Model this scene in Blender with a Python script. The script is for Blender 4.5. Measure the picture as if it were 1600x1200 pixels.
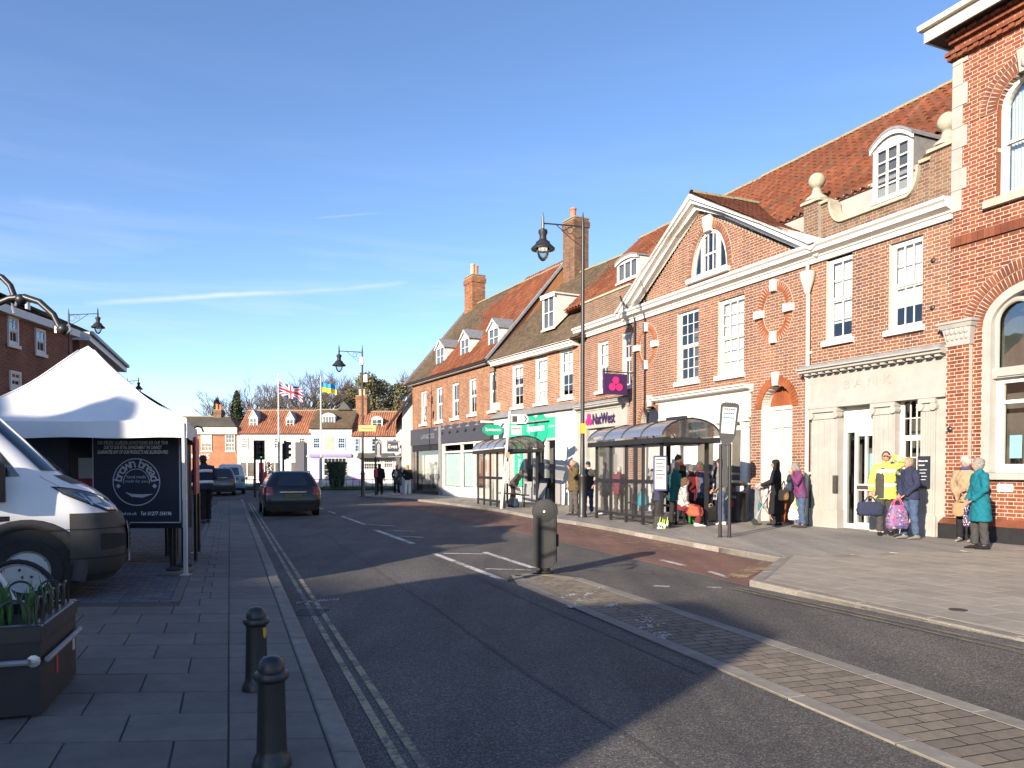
import bpy, bmesh, math, random
import numpy as np
from mathutils import Vector, Matrix

R = math.radians
random.seed(11)
rng = np.random.default_rng(11)
for o in list(bpy.data.objects):
 bpy.data.objects.remove(o)
SC = bpy.context.scene
COL = SC.collection

# --- camera
FPX, HZ, CAMZ, PITCH = 1200.0, 735.0, 1.5, R(1.3)
CY = HZ + FPX * math.tan(PITCH)
cd = bpy.data.cameras.new('camera')
cam = bpy.data.objects.new('camera', cd)
COL.objects.link(cam)
cd.sensor_width = 36.0
cd.sensor_fit = 'HORIZONTAL'
cd.lens = 36.0 * FPX / 1600.0
cd.shift_y = (CY - 600.0) / 1600.0
cd.clip_start, cd.clip_end = 0.05, 2000
cam.location = (0, 0, CAMZ)
cam.rotation_euler = (R(90) - PITCH, 0, 0)
SC.camera = cam

# --- light
SUN_AZ = (-0.575, -0.818)          # horizontal direction towards the sun
SUN_EL = R(16.5)
sl = bpy.data.lights.new('sun', 'SUN')
sl.energy = 5.0
sl.angle = R(0.53)
sl.color = (1.0, 0.86, 0.69)
sun = bpy.data.objects.new('sun', sl)
COL.objects.link(sun)
_d = Vector((-SUN_AZ[0] * math.cos(SUN_EL), -SUN_AZ[1] * math.cos(SUN_EL), -math.sin(SUN_EL)))
sun.rotation_euler = _d.to_track_quat('-Z', 'Y').to_euler()
sun.location = (-20, -30, 30)

W = bpy.data.worlds.new('World')
SC.world = W
W.use_nodes = True
wn, wl = W.node_tree.nodes, W.node_tree.links
wn.clear()

def wnode(t, **kw):
 n = wn.new(t)
 for k, v in kw.items():
  setattr(n, k, v)
 return n

w_out = wnode('ShaderNodeOutputWorld')
w_bg = wnode('ShaderNodeBackground')
w_bg.inputs['Strength'].default_value = 0.128
sky = wnode('ShaderNodeTexSky', sky_type='NISHITA')
sky.sun_disc = False
sky.sun_elevation = SUN_EL
sky.sun_rotation = math.atan2(SUN_AZ[0], SUN_AZ[1])
sky.altitude = 0
sky.air_density = 0.65
sky.dust_density = 0.15
sky.ozone_density = 1.3
w_tc = wnode('ShaderNodeTexCoord')
w_sep = wnode('ShaderNodeSeparateXYZ')
wl.new(w_tc.outputs['Generated'], w_sep.inputs[0])

def wmath(op, a, b=None, c=None, clamp=False):
 n = wnode('ShaderNodeMath', operation=op, use_clamp=clamp)
 for i, x in enumerate((a, b, c)):
  if x is None:
   continue
  if isinstance(x, (int, float)):
   n.inputs[i].default_value = x
  else:
   wl.new(x, n.inputs[i])
 return n.outputs[0]

def wramp(val, stops):
 n = wnode('ShaderNodeValToRGB')
 els = n.color_ramp.elements
 while len(els) < len(stops):
  els.new(0.5)
 for e, (p, c) in zip(els, stops):
  e.position = p
  e.color = (c, c, c, 1)
 wl.new(val, n.inputs[0])
 return n.outputs[0]

w_map = wnode('ShaderNodeMapping')
w_map.inputs['Scale'].default_value = (1.2, 1.2, 11)
w_map.inputs['Rotation'].default_value = (0.05, 0.06, 0)
wl.new(w_tc.outputs['Generated'], w_map.inputs[0])
w_no = wnode('ShaderNodeTexNoise')
w_no.inputs['Scale'].default_value = 2.3
w_no.inputs['Detail'].default_value = 7
w_no.inputs['Roughness'].default_value = 0.55
w_no.inputs['Distortion'].default_value = 0.4
wl.new(w_map.outputs[0], w_no.inputs['Vector'])
w_c = wramp(w_no.outputs['Fac'], [(0.47, 0.0), (0.74, 1.0)])
low = wramp(w_sep.outputs['Z'], [(0.0, 1.0), (0.12, 0.75), (0.30, 0.10), (0.5, 0.0)])
cloud = wmath('MULTIPLY', w_c, low)

def streak(p, q, wid, strength, nscale):
 """thin high contrail between two sky directions"""
 p, q = Vector(p).normalized(), Vector(q).normalized()
 n = p.cross(q).normalized()
 mid = (p + q).normalized()
 half = p.dot(mid)
 d1 = wnode('ShaderNodeVectorMath', operation='DOT_PRODUCT')
 wl.new(w_tc.outputs['Generated'], d1.inputs[0])
 d1.inputs[1].default_value = n
 d2 = wnode('ShaderNodeVectorMath', operation='DOT_PRODUCT')
 wl.new(w_tc.outputs['Generated'], d2.inputs[0])
 d2.inputs[1].default_value = mid
 sn = wnode('ShaderNodeTexNoise')
 sn.inputs['Scale'].default_value = nscale
 sn.inputs['Detail'].default_value = 5
 wl.new(w_tc.outputs['Generated'], sn.inputs['Vector'])
 off = wmath('MULTIPLY', wmath('SUBTRACT', sn.outputs['Fac'], 0.5), wid * 2.2)
 a = wmath('ABSOLUTE', wmath('ADD', d1.outputs['Value'], off))
 f = wmath('SUBTRACT', 1.0, wmath('DIVIDE', a, wid), clamp=True)
 g = wmath('DIVIDE', wmath('SUBTRACT', d2.outputs['Value'], half), 1.0 - half, clamp=True)
 g = wmath('POWER', g, 0.6)
 h = wramp(sn.outputs['Fac'], [(0.3, 0.25), (0.62, 1.0)])
 return wmath('MULTIPLY', wmath('MULTIPLY', f, g), wmath('MULTIPLY', h, strength))

def pxdir(u, v):
 xc, yc = (u - 800) / FPX, (CY - v) / FPX
 return Vector((xc, yc * math.sin(PITCH) + math.cos(PITCH), yc * math.cos(PITCH) - math.sin(PITCH)))

for a, b, wd, st, ns in (((130, 476), (640, 443), 0.0045, 1.0, 9), ((240, 445), (520, 452), 0.006, 0.3, 11),
                         ((490, 341), (600, 331), 0.0016, 0.45, 20), ((10, 318), (200, 338), 0.010, 0.16, 14)):
 cloud = wmath('MAXIMUM', cloud, streak(pxdir(*a), pxdir(*b), wd, st, ns))
cloud = wmath('MULTIPLY', cloud, 0.85, clamp=True)
w_hsv = wnode('ShaderNodeHueSaturation')
w_hsv.inputs['Saturation'].default_value = 1.1
w_hsv.inputs['Value'].default_value = 1.0
wl.new(sky.outputs[0], w_hsv.inputs['Color'])
w_mix = wnode('ShaderNodeMix', data_type='RGBA')
wl.new(cloud, w_mix.inputs[0])
w_tint = wnode('ShaderNodeMix', data_type='RGBA', blend_type='MULTIPLY')
w_tint.inputs[0].default_value = 1.0
w_tint.inputs[7].default_value = (1.02, 0.975, 1.02, 1)
wl.new(w_hsv.outputs[0], w_tint.inputs[6])
wl.new(w_tint.outputs[2], w_mix.inputs[6])
w_mix.inputs[7].default_value = (3.3, 3.65, 4.0, 1)
wl.new(w_mix.outputs[2], w_bg.inputs['Color'])
wl.new(w_bg.outputs[0], w_out.inputs['Surface'])

vs = SC.view_settings
vs.view_transform = 'Standard'
vs.look = 'None'
vs.gamma = 1.0
vs.use_curve_mapping = False
vs.exposure = 1.17
SC.cycles.use_adaptive_sampling = True
SC.cycles.max_bounces = 8
SC.cycles.transparent_max_bounces = 16
SC.cycles.use_denoising = True
SC.cycles.caustics_reflective = False
SC.cycles.caustics_refractive = False

# --- projection helpers
def ground(u, v, z=0.0):
 d = pxdir(u, v)
 t = (z - CAMZ) / d.z
 return Vector((d.x * t, d.y * t, z))

def atd(u, v, y):
 """point seen at pixel (u, v) whose world Y is y"""
 d = pxdir(u, v)
 t = y / d.y
 return Vector((d.x * t, y, CAMZ + d.z * t))

def project(P):
 x, y, z = P[0], P[1], P[2] - CAMZ
 dep = y * math.cos(PITCH) - z * math.sin(PITCH)
 if dep < 0.05:
  return None
 up = y * math.sin(PITCH) + z * math.cos(PITCH)
 return 800 + FPX * x / dep, CY - FPX * up / dep, dep

class Frame:
 """a vertical facade: local x runs left to right seen from the street, local y into the building, z up"""

 def __init__(self, p_left, p_right):
  a, b = Vector(p_left[:2]), Vector(p_right[:2])
  self.o = b
  self.e = (b - a).normalized()
  self.n = Vector((-self.e.y, self.e.x))
  self.len = (b - a).length
  self.rot = math.atan2(self.e.y, self.e.x)

 def hit(self, u, v, y=0.0):
  d = pxdir(u, v)
  q = self.o + self.n * y
  t = q.dot(self.n) / (d.x * self.n.x + d.y * self.n.y)
  P = Vector((d.x * t, d.y * t))
  return (P - self.o).dot(self.e), CAMZ + d.z * t

 def S(self, u, v=600, y=0.0):
  return self.hit(u, v, y)[0]

 def Z(self, u, v, y=0.0):
  return self.hit(u, v, y)[1]

 def world(self, s, y, z):
  p = self.o + self.e * s + self.n * y
  return Vector((p.x, p.y, z))

# --- mesh builder
class MB:
 def __init__(self):
  self.v, self.f, self.m = [], [], []
  self.cur = 0

 def face(self, idx):
  self.f.append(tuple(idx))
  self.m.append(self.cur)

 def add(self, verts, faces, M=None):
  b = len(self.v)
  if M is not None:
   verts = [M @ Vector(p) for p in verts]
  self.v.extend(tuple(p) for p in verts)
  for f in faces:
   self.face([b + i for i in f])
  return self

 def box(self, x0, x1, y0, y1, z0, z1):
  if x0 > x1: x0, x1 = x1, x0
  if y0 > y1: y0, y1 = y1, y0
  if z0 > z1: z0, z1 = z1, z0
  return self.add([(x0, y0, z0), (x1, y0, z0), (x1, y1, z0), (x0, y1, z0), (x0, y0, z1), (x1, y0, z1), (x1, y1, z1), (x0, y1, z1)],
      [(0, 3, 2, 1), (4, 5, 6, 7), (0, 1, 5, 4), (1, 2, 6, 5), (2, 3, 7, 6), (3, 0, 4, 7)])

 def bevbox(self, x0, x1, y0, y1, z0, z1, b=0.01):
  """box with chamfered top and vertical edges"""
  def ring(i, z):
   return [(x0 + i + b, y0 + i, z), (x1 - i - b, y0 + i, z), (x1 - i, y0 + i + b, z), (x1 - i, y1 - i - b, z),
     (x1 - i - b, y1 - i, z), (x0 + i + b, y1 - i, z), (x0 + i, y1 - i - b, z), (x0 + i, y0 + i + b, z)]
  return self.loft([ring(0, z0), ring(0, z1 - b), ring(b, z1)])

 def quad(self, *p):
  return self.add(p, [tuple(range(len(p)))])

 def prism(self, poly, y0, y1):
  """polygon in (x, z) extruded along y"""
  n = len(poly)
  vs_ = [(x, y0, z) for x, z in poly] + [(x, y1, z) for x, z in poly]
  fs = [tuple(range(n)), tuple(range(2 * n - 1, n - 1, -1))]
  fs += [(i, i + n, (i + 1) % n + n, (i + 1) % n) for i in range(n)]
  return self.add(vs_, fs)

 def prismx(self, poly, x0, x1):
  """polygon in (y, z) extruded along x"""
  n = len(poly)
  vs_ = [(x0, y, z) for y, z in poly] + [(x1, y, z) for y, z in poly]
  fs = [tuple(range(n)), tuple(range(2 * n - 1, n - 1, -1))]
  fs += [(i, i + n, (i + 1) % n + n, (i + 1) % n) for i in range(n)]
  return self.add(vs_, fs)

 def prismz(self, poly, z0, z1):
  n = len(poly)
  vs_ = [(p[0], p[1], z0) for p in poly] + [(p[0], p[1], z1) for p in poly]
  fs = [tuple(range(n - 1, -1, -1)), tuple(range(n, 2 * n))]
  fs += [(i, (i + 1) % n, (i + 1) % n + n, i + n) for i in range(n)]
  return self.add(vs_, fs)

 def loft(self, rings, caps=True, closed=True):
  b = len(self.v)
  n = len(rings[0])
  for r in rings:
   self.v.extend(tuple(p) for p in r)
  for k in range(len(rings) - 1):
   for i in range(n if closed else n - 1):
    j = (i + 1) % n
    self.face((b + k * n + i, b + k * n + j, b + (k + 1) * n + j, b + (k + 1) * n + i))
  if caps and closed:
   self.face([b + i for i in range(n - 1, -1, -1)])
   self.face([b + (len(rings) - 1) * n + i for i in range(n)])
  return self

 def tube(self, pts, rad, n=8, caps=True, flat=None):
  pts = [Vector(p) for p in pts]
  if isinstance(rad, (int, float)):
   rad = [rad] * len(pts)
  rings = []
  ref = None
  for i, p in enumerate(pts):
   t = (pts[min(i + 1, len(pts) - 1)] - pts[max(i - 1, 0)]).normalized()
   if ref is None:
    ref = Vector((0, 0, 1)) if abs(t.z) < 0.9 else Vector((0, 1, 0))
   a = t.cross(ref).normalized()
   b = a.cross(t).normalized()
   ref = b
   r = rad[i]
   rings.append([p + a * (r * math.cos(2 * math.pi * k / n)) + b * (r * (flat or 1) * math.sin(2 * math.pi * k / n)) for k in range(n)])
  return self.loft(rings, caps)

 def lathe(self, prof, n=16, c=(0, 0, 0), M=None, caps=True):
  rings = []
  for r, z in prof:
   ring = [Vector((r * math.cos(2 * math.pi * k / n), r * math.sin(2 * math.pi * k / n), z)) for k in range(n)]
   ring = [(M @ p if M is not None else p) + Vector(c) for p in ring]
   rings.append(ring)
  return self.loft(rings, caps)

 def ball(self, c, r, nu=12, nv=8, M=None):
  if isinstance(r, (int, float)):
   r = (r, r, r)
  rings = []
  for j in range(nv + 1):
   th = math.pi * (j / nv)
   th = min(max(th, 0.02), math.pi - 0.02)
   ring = []
   for i in range(nu):
    ph = 2 * math.pi * i / nu
    p = Vector((r[0] * math.sin(th) * math.cos(ph), r[1] * math.sin(th) * math.sin(ph), -r[2] * math.cos(th)))
    if M is not None:
     p = M @ p
    ring.append(p + Vector(c))
   rings.append(ring)
  return self.loft(rings, True)

 def mesh(self, name, mats, smooth=None, fix=True):
  me = bpy.data.meshes.new(name)
  me.from_pydata(self.v, [], self.f)
  for mt in (mats if isinstance(mats, (list, tuple)) else [mats]):
   me.materials.append(mt)
  if any(self.m):
   me.polygons.foreach_set('material_index', self.m)
  if fix and len(self.f) < 30000:
   bm = bmesh.new()
   bm.from_mesh(me)
   bmesh.ops.recalc_face_normals(bm, faces=bm.faces)
   bm.to_mesh(me)
   bm.free()
  if smooth:
   me.polygons.foreach_set('use_smooth', [True] * len(me.polygons))
   if smooth is not True:
    me.set_sharp_from_angle(angle=R(smooth))
  me.update()
  return me

 def build(self, name, mats, parent=None, smooth=None, loc=None, rotz=None, fix=True, label=None):
  o = bpy.data.objects.new(name, self.mesh(name, mats, smooth, fix))
  COL.objects.link(o)
  if parent is not None:
   o.parent = parent
  if loc is not None:
   o.location = loc
  if rotz is not None:
   o.rotation_euler = (0, 0, rotz)
  if label:
   o['label'] = label
  return o

def thing(name, label, cat, loc=(0, 0, 0), rotz=0.0, group=None):
 o = bpy.data.objects.new(name, None)
 COL.objects.link(o)
 o.empty_display_size = 0.2
 o.location = loc
 o.rotation_euler = (0, 0, rotz)
 return tag(o, label, cat, group)

def tag(o, label, cat, group=None):
 o['label'] = label
 o['category'] = cat
 if group:
  o['group'] = group
 return o

def struct(o):
 o['kind'] = 'structure'
 return o

def local_matrix(o):
 M = Matrix.Translation(o.location) @ o.rotation_euler.to_matrix().to_4x4()
 return M @ Matrix.Diagonal((*o.scale, 1.0)) if tuple(o.scale) != (1.0, 1.0, 1.0) else M

def world_matrix(o):
 M = local_matrix(o)
 while o.parent is not None:
  o = o.parent
  M = local_matrix(o) @ M
 return M

def copy_tree(o, parent=None):
 c = o.copy()
 COL.objects.link(c)
 if parent is not None:
  c.parent = parent
 for ch in o.children:
  copy_tree(ch, c)
 return c

class Pieces:
 """pieces laid on a surface: the nearest in view become objects that share a mesh, the rest one joined part"""

 def __init__(self, parent, name, mats, limit=300, rest=None, smooth=None):
  self.parent, self.name, self.mats, self.limit, self.rest, self.smooth = parent, name, mats, limit, rest, smooth
  self.protos, self.items = {}, []

 def add(self, key, proto, M):
  if key not in self.protos:
   self.protos[key] = proto
  self.items.append((key, np.array(M, dtype=float)))

 def done(self):
  PM = np.array(world_matrix(self.parent)) if self.parent is not None else np.eye(4)
  score = []
  for key, M in self.items:
   P = PM @ M[:, 3]
   q = project(P)
   if q is None or not (-15 < q[0] < 1615 and -15 < q[1] < 1215):
    score.append(0.0)
   else:
    score.append(1.0 / q[2])
  order = np.argsort(-np.array(score)) if self.items else []
  single = set(int(i) for i in order[:self.limit] if score[int(i)] > 0)
  meshes = {}
  verts, faces, base = [], [], 0
  for i, (key, M) in enumerate(self.items):
   pv, pf = self.protos[key]
   if i in single:
    if key not in meshes:
     mb = MB()
     mb.add(pv, pf)
     meshes[key] = mb.mesh(self.name, self.mats, self.smooth)
    o = bpy.data.objects.new(self.name, meshes[key])
    COL.objects.link(o)
    if self.parent is not None:
     o.parent = self.parent
    o.matrix_basis = Matrix(M.tolist())
   else:
    a = np.asarray(pv, dtype=float)
    w = a @ M[:3, :3].T + M[:3, 3]
    verts.append(w)
    faces.extend([tuple(base + k for k in f) for f in pf])
    base += len(a)
  if verts:
   me = bpy.data.meshes.new(self.rest or self.name)
   me.from_pydata(np.concatenate(verts).tolist(), [], faces)
   for mt in (self.mats if isinstance(self.mats, (list, tuple)) else [self.mats]):
    me.materials.append(mt)
   if self.smooth:
    me.polygons.foreach_set('use_smooth', [True] * len(me.polygons))
    if self.smooth is not True:
     me.set_sharp_from_angle(angle=R(self.smooth))
   o = bpy.data.objects.new(self.rest or self.name, me)
   COL.objects.link(o)
   if self.parent is not None:
    o.parent = self.parent
   o['kind'] = 'stuff'

UNIT = ([(-.5, -.5, -.5), (.5, -.5, -.5), (.5, .5, -.5), (-.5, .5, -.5), (-.5, -.5, .5), (.5, -.5, .5), (.5, .5, .5), (-.5, .5, .5)],
  [(0, 3, 2, 1), (4, 5, 6, 7), (0, 1, 5, 4), (1, 2, 6, 5), (2, 3, 7, 6), (3, 0, 4, 7)])

def TS(c, s, rz=0.0, ry=0.0):
 M = Matrix.Translation(c)
 if rz:
  M = M @ Matrix.Rotation(rz, 4, 'Z')
 if ry:
  M = M @ Matrix.Rotation(ry, 4, 'Y')
 return M @ Matrix.Diagonal((s[0], s[1], s[2], 1.0))
# --- materials
def new_mat(name):
 m = bpy.data.materials.new(name)
 m.use_nodes = True
 nt = m.node_tree
 nt.nodes.clear()
 out = nt.nodes.new('ShaderNodeOutputMaterial')
 bs = nt.nodes.new('ShaderNodeBsdfPrincipled')
 nt.links.new(bs.outputs[0], out.inputs[0])
 return m, nt, bs, out

def noise(nt, scale, detail=4, rough=0.6, coord='Object', vec_scale=None):
 tc = nt.nodes.new('ShaderNodeTexCoord')
 src = tc.outputs[coord]
 if coord == 'World':
  g = nt.nodes.new('ShaderNodeNewGeometry')
  src = g.outputs['Position']
 if vec_scale:
  mp = nt.nodes.new('ShaderNodeMapping')
  mp.inputs['Scale'].default_value = vec_scale
  nt.links.new(src, mp.inputs[0])
  src = mp.outputs[0]
 n = nt.nodes.new('ShaderNodeTexNoise')
 n.inputs['Scale'].default_value = scale
 n.inputs['Detail'].default_value = detail
 n.inputs['Roughness'].default_value = rough
 nt.links.new(src, n.inputs['Vector'])
 return n.outputs['Fac']

def wpos(nt):
 return nt.nodes.new('ShaderNodeNewGeometry').outputs['Position']

def wnoise(nt, scale, detail=4, rough=0.6, vec_scale=None):
 src = wpos(nt)
 if vec_scale:
  mp = nt.nodes.new('ShaderNodeMapping')
  mp.inputs['Scale'].default_value = vec_scale
  nt.links.new(src, mp.inputs[0])
  src = mp.outputs[0]
 n = nt.nodes.new('ShaderNodeTexNoise')
 n.inputs['Scale'].default_value = scale
 n.inputs['Detail'].default_value = detail
 n.inputs['Roughness'].default_value = rough
 nt.links.new(src, n.inputs['Vector'])
 return n.outputs['Fac']

def ramp(nt, fac, stops, interp='LINEAR'):
 n = nt.nodes.new('ShaderNodeValToRGB')
 n.color_ramp.interpolation = interp
 els = n.color_ramp.elements
 while len(els) < len(stops):
  els.new(0.5)
 for e, (p, c) in zip(els, stops):
  e.position = p
  e.color = (*c, 1) if len(c) == 3 else c
 nt.links.new(fac, n.inputs[0])
 return n.outputs[0]

def mixc(nt, fac, a, b, mode='MIX'):
 n = nt.nodes.new('ShaderNodeMix')
 n.data_type = 'RGBA'
 n.blend_type = mode
 for i, x in ((0, fac), (6, a), (7, b)):
  if isinstance(x, (int, float)):
   n.inputs[i].default_value = x
  elif isinstance(x, tuple):
   n.inputs[i].default_value = (*x, 1) if len(x) == 3 else x
  else:
   nt.links.new(x, n.inputs[i])
 return n.outputs[2]

def nmath(nt, op, a, b=None, clamp=False):
 n = nt.nodes.new('ShaderNodeMath')
 n.operation = op
 n.use_clamp = clamp
 for i, x in enumerate((a, b)):
  if x is None:
   continue
  if isinstance(x, (int, float)):
   n.inputs[i].default_value = x
  else:
   nt.links.new(x, n.inputs[i])
 return n.outputs[0]

def bump(nt, bs, h, strength=0.3, dist=0.01):
 b = nt.nodes.new('ShaderNodeBump')
 b.inputs['Strength'].default_value = strength
 b.inputs['Distance'].default_value = dist
 nt.links.new(h, b.inputs['Height'])
 nt.links.new(b.outputs[0], bs.inputs['Normal'])

def island(nt):
 g = nt.nodes.new('ShaderNodeNewGeometry')
 oi = nt.nodes.new('ShaderNodeObjectInfo')
 return nmath(nt, 'FRACT', nmath(nt, 'ADD', g.outputs['Random Per Island'], oi.outputs['Random']))

def mat(name, col, rough=0.6, var=0.12, scale=6.0, bmp=0.0, bscale=60.0, metal=0.0, spec=0.4, isl=0.0, dirt=0.0, dirtcol=(0.09, 0.08, 0.06), coat=0.0, bdist=0.006, gum=0.0):
 m, nt, bs, out = new_mat(name)
 c = tuple(col)
 lo = tuple(x * (1 - var) for x in c)
 hi = tuple(min(1, x * (1 + var)) for x in c)
 f = noise(nt, scale, 5, 0.62)
 colr = ramp(nt, f, [(0.3, lo), (0.7, hi)])
 if isl:
  r = island(nt)
  k = ramp(nt, r, [(0, (1 - isl,) * 3), (1, (1 + isl * 0.6,) * 3)])
  colr = mixc(nt, 1.0, colr, k, 'MULTIPLY')
 if dirt:
  d = wnoise(nt, 1.7, 6, 0.7)
  d2 = ramp(nt, d, [(0.42, (0, 0, 0)), (0.75, (1, 1, 1))])
  colr = mixc(nt, nmath(nt, 'MULTIPLY', d2, dirt), colr, dirtcol)
 if gum:
  vo = nt.nodes.new('ShaderNodeTexVoronoi')
  vo.inputs['Scale'].default_value = 3.1
  nt.links.new(wpos(nt), vo.inputs['Vector'])
  gk = nmath(nt, 'LESS_THAN', vo.outputs['Distance'], 0.055)
  colr = mixc(nt, nmath(nt, 'MULTIPLY', gk, gum), colr, tuple(x * .5 for x in c))
  st = ramp(nt, wnoise(nt, 1.1, 6, 0.7), [(0.5, (0, 0, 0)), (0.64, (1, 1, 1))])
  colr = mixc(nt, nmath(nt, 'MULTIPLY', st, .45), colr, tuple(x * .62 for x in c))
 nt.links.new(colr, bs.inputs['Base Color'])
 bs.inputs['Roughness'].default_value = rough
 bs.inputs['Metallic'].default_value = metal
 bs.inputs['Specular IOR Level'].default_value = spec
 if coat:
  bs.inputs['Coat Weight'].default_value = coat
  bs.inputs['Coat Roughness'].default_value = 0.06
 if bmp:
  bump(nt, bs, noise(nt, bscale, 4, 0.6), bmp, bdist)
 return m

def brick_mat(name, cols, soot=0.0):
 """each brick takes its own colour from its island and object"""
 m, nt, bs, out = new_mat(name)
 r = island(nt)
 n = len(cols)
 colr = ramp(nt, r, [((i + 0.5) / n, c) for i, c in enumerate(cols)])
 f = wnoise(nt, 38, 4, 0.7)
 colr = mixc(nt, 1.0, colr, ramp(nt, f, [(0.3, (0.78,) * 3), (0.7, (1.2,) * 3)]), 'MULTIPLY')
 w = wnoise(nt, 0.9, 5, 0.6)
 colr = mixc(nt, 1.0, colr, ramp(nt, w, [(0.35, (0.82, 0.80, 0.80)), (0.68, (1.10, 1.06, 1.02))]), 'MULTIPLY')
 v = wnoise(nt, 1.0, 5, 0.7, (2.6, 2.6, 0.35))
 colr = mixc(nt, 1.0, colr, ramp(nt, v, [(0.34, (0.74, 0.72, 0.72)), (0.6, (1.08, 1.06, 1.04))]), 'MULTIPLY')
 if soot:
  s = ramp(nt, wnoise(nt, 2.3, 6, 0.75), [(0.45, (0, 0, 0)), (0.7, (1, 1, 1))])
  colr = mixc(nt, nmath(nt, 'MULTIPLY', s, soot), colr, (0.17, 0.15, 0.11))
 nt.links.new(colr, bs.inputs['Base Color'])
 bs.inputs['Roughness'].default_value = 0.9
 bs.inputs['Specular IOR Level'].default_value = 0.2
 bump(nt, bs, wnoise(nt, 120, 4, 0.7), 0.35, 0.004)
 return m

def brick_tex(name, c1, c2, mortar, sx=0.225, sz=0.075, rot=0.0):
 """brickwork too far off to tell the bricks apart; object space, x-z plane"""
 m, nt, bs, out = new_mat(name)
 tc = nt.nodes.new('ShaderNodeTexCoord')
 sep = nt.nodes.new('ShaderNodeSeparateXYZ')
 nt.links.new(tc.outputs['Object'], sep.inputs[0])
 cb = nt.nodes.new('ShaderNodeCombineXYZ')
 nt.links.new(nmath(nt, 'ADD', sep.outputs['X'], sep.outputs['Y']), cb.inputs['X'])
 nt.links.new(sep.outputs['Z'], cb.inputs['Y'])
 b = nt.nodes.new('ShaderNodeTexBrick')
 b.inputs['Scale'].default_value = 1.0
 b.inputs['Brick Width'].default_value = sx
 b.inputs['Row Height'].default_value = sz
 b.inputs['Mortar Size'].default_value = 0.009
 b.inputs['Color1'].default_value = (*c1, 1)
 b.inputs['Color2'].default_value = (*c2, 1)
 b.inputs['Mortar'].default_value = (*mortar, 1)
 nt.links.new(cb.outputs[0], b.inputs['Vector'])
 w = noise(nt, 1.1, 5, 0.65)
 colr = mixc(nt, 1.0, b.outputs['Color'], ramp(nt, w, [(0.3, (0.72,) * 3), (0.7, (1.18,) * 3)]), 'MULTIPLY')
 nt.links.new(colr, bs.inputs['Base Color'])
 bs.inputs['Roughness'].default_value = 0.92
 bs.inputs['Specular IOR Level'].default_value = 0.2
 bump(nt, bs, b.outputs['Fac'], -0.4, 0.006)
 return m

def tile_mat(name, cols, lichen=0.35, lcol=(0.16, 0.15, 0.09)):
 m, nt, bs, out = new_mat(name)
 r = island(nt)
 n = len(cols)
 colr = ramp(nt, r, [((i + 0.5) / n, c) for i, c in enumerate(cols)])
 w = wnoise(nt, 0.55, 6, 0.65)
 colr = mixc(nt, 1.0, colr, ramp(nt, w, [(0.35, (0.72, 0.70, 0.68)), (0.68, (1.15, 1.1, 1.05))]), 'MULTIPLY')
 s = ramp(nt, wnoise(nt, 5.0, 7, 0.8), [(0.5, (0, 0, 0)), (0.66, (1, 1, 1))])
 colr = mixc(nt, nmath(nt, 'MULTIPLY', s, lichen), colr, lcol)
 nt.links.new(colr, bs.inputs['Base Color'])
 bs.inputs['Roughness'].default_value = 0.92
 bs.inputs['Specular IOR Level'].default_value = 0.2
 bump(nt, bs, wnoise(nt, 60, 4, 0.7), 0.3, 0.006)
 return m

def glass_mat(name, tint=(0.9, 0.95, 0.95), f0=0.06, rough=0.01, murk=0.0, murkcol=(0.3, 0.3, 0.3)):
 """thin pane: see-through plus a mirror reflection that grows at grazing angles"""
 m, nt, bs, out = new_mat(name)
 nt.nodes.remove(bs)
 t = nt.nodes.new('ShaderNodeBsdfTransparent')
 t.inputs[0].default_value = (*tint, 1)
 g = nt.nodes.new('ShaderNodeBsdfGlossy')
 g.inputs['Roughness'].default_value = rough
 g.inputs['Color'].default_value = (0.9, 0.93, 0.95, 1)
 lw = nt.nodes.new('ShaderNodeFresnel')
 lw.inputs['IOR'].default_value = 1.5
 wob = nt.nodes.new('ShaderNodeBump')
 wob.inputs['Strength'].default_value = 0.05
 wob.inputs['Distance'].default_value = 0.02
 nt.links.new(wnoise(nt, 1.6, 2, 0.5), wob.inputs['Height'])
 nt.links.new(wob.outputs[0], g.inputs['Normal'])
 fac = nmath(nt, 'ADD', nmath(nt, 'MULTIPLY', lw.outputs[0], 1.6), f0, clamp=True)
 mx = nt.nodes.new('ShaderNodeMixShader')
 nt.links.new(fac, mx.inputs[0])
 nt.links.new(t.outputs[0], mx.inputs[1])
 nt.links.new(g.outputs[0], mx.inputs[2])
 last = mx.outputs[0]
 if murk:
  d = nt.nodes.new('ShaderNodeBsdfDiffuse')
  d.inputs[0].default_value = (*murkcol, 1)
  m2 = nt.nodes.new('ShaderNodeMixShader')
  m2.inputs[0].default_value = murk
  nt.links.new(last, m2.inputs[1])
  nt.links.new(d.outputs[0], m2.inputs[2])
  last = m2.outputs[0]
 nt.links.new(last, out.inputs[0])
 return m

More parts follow.
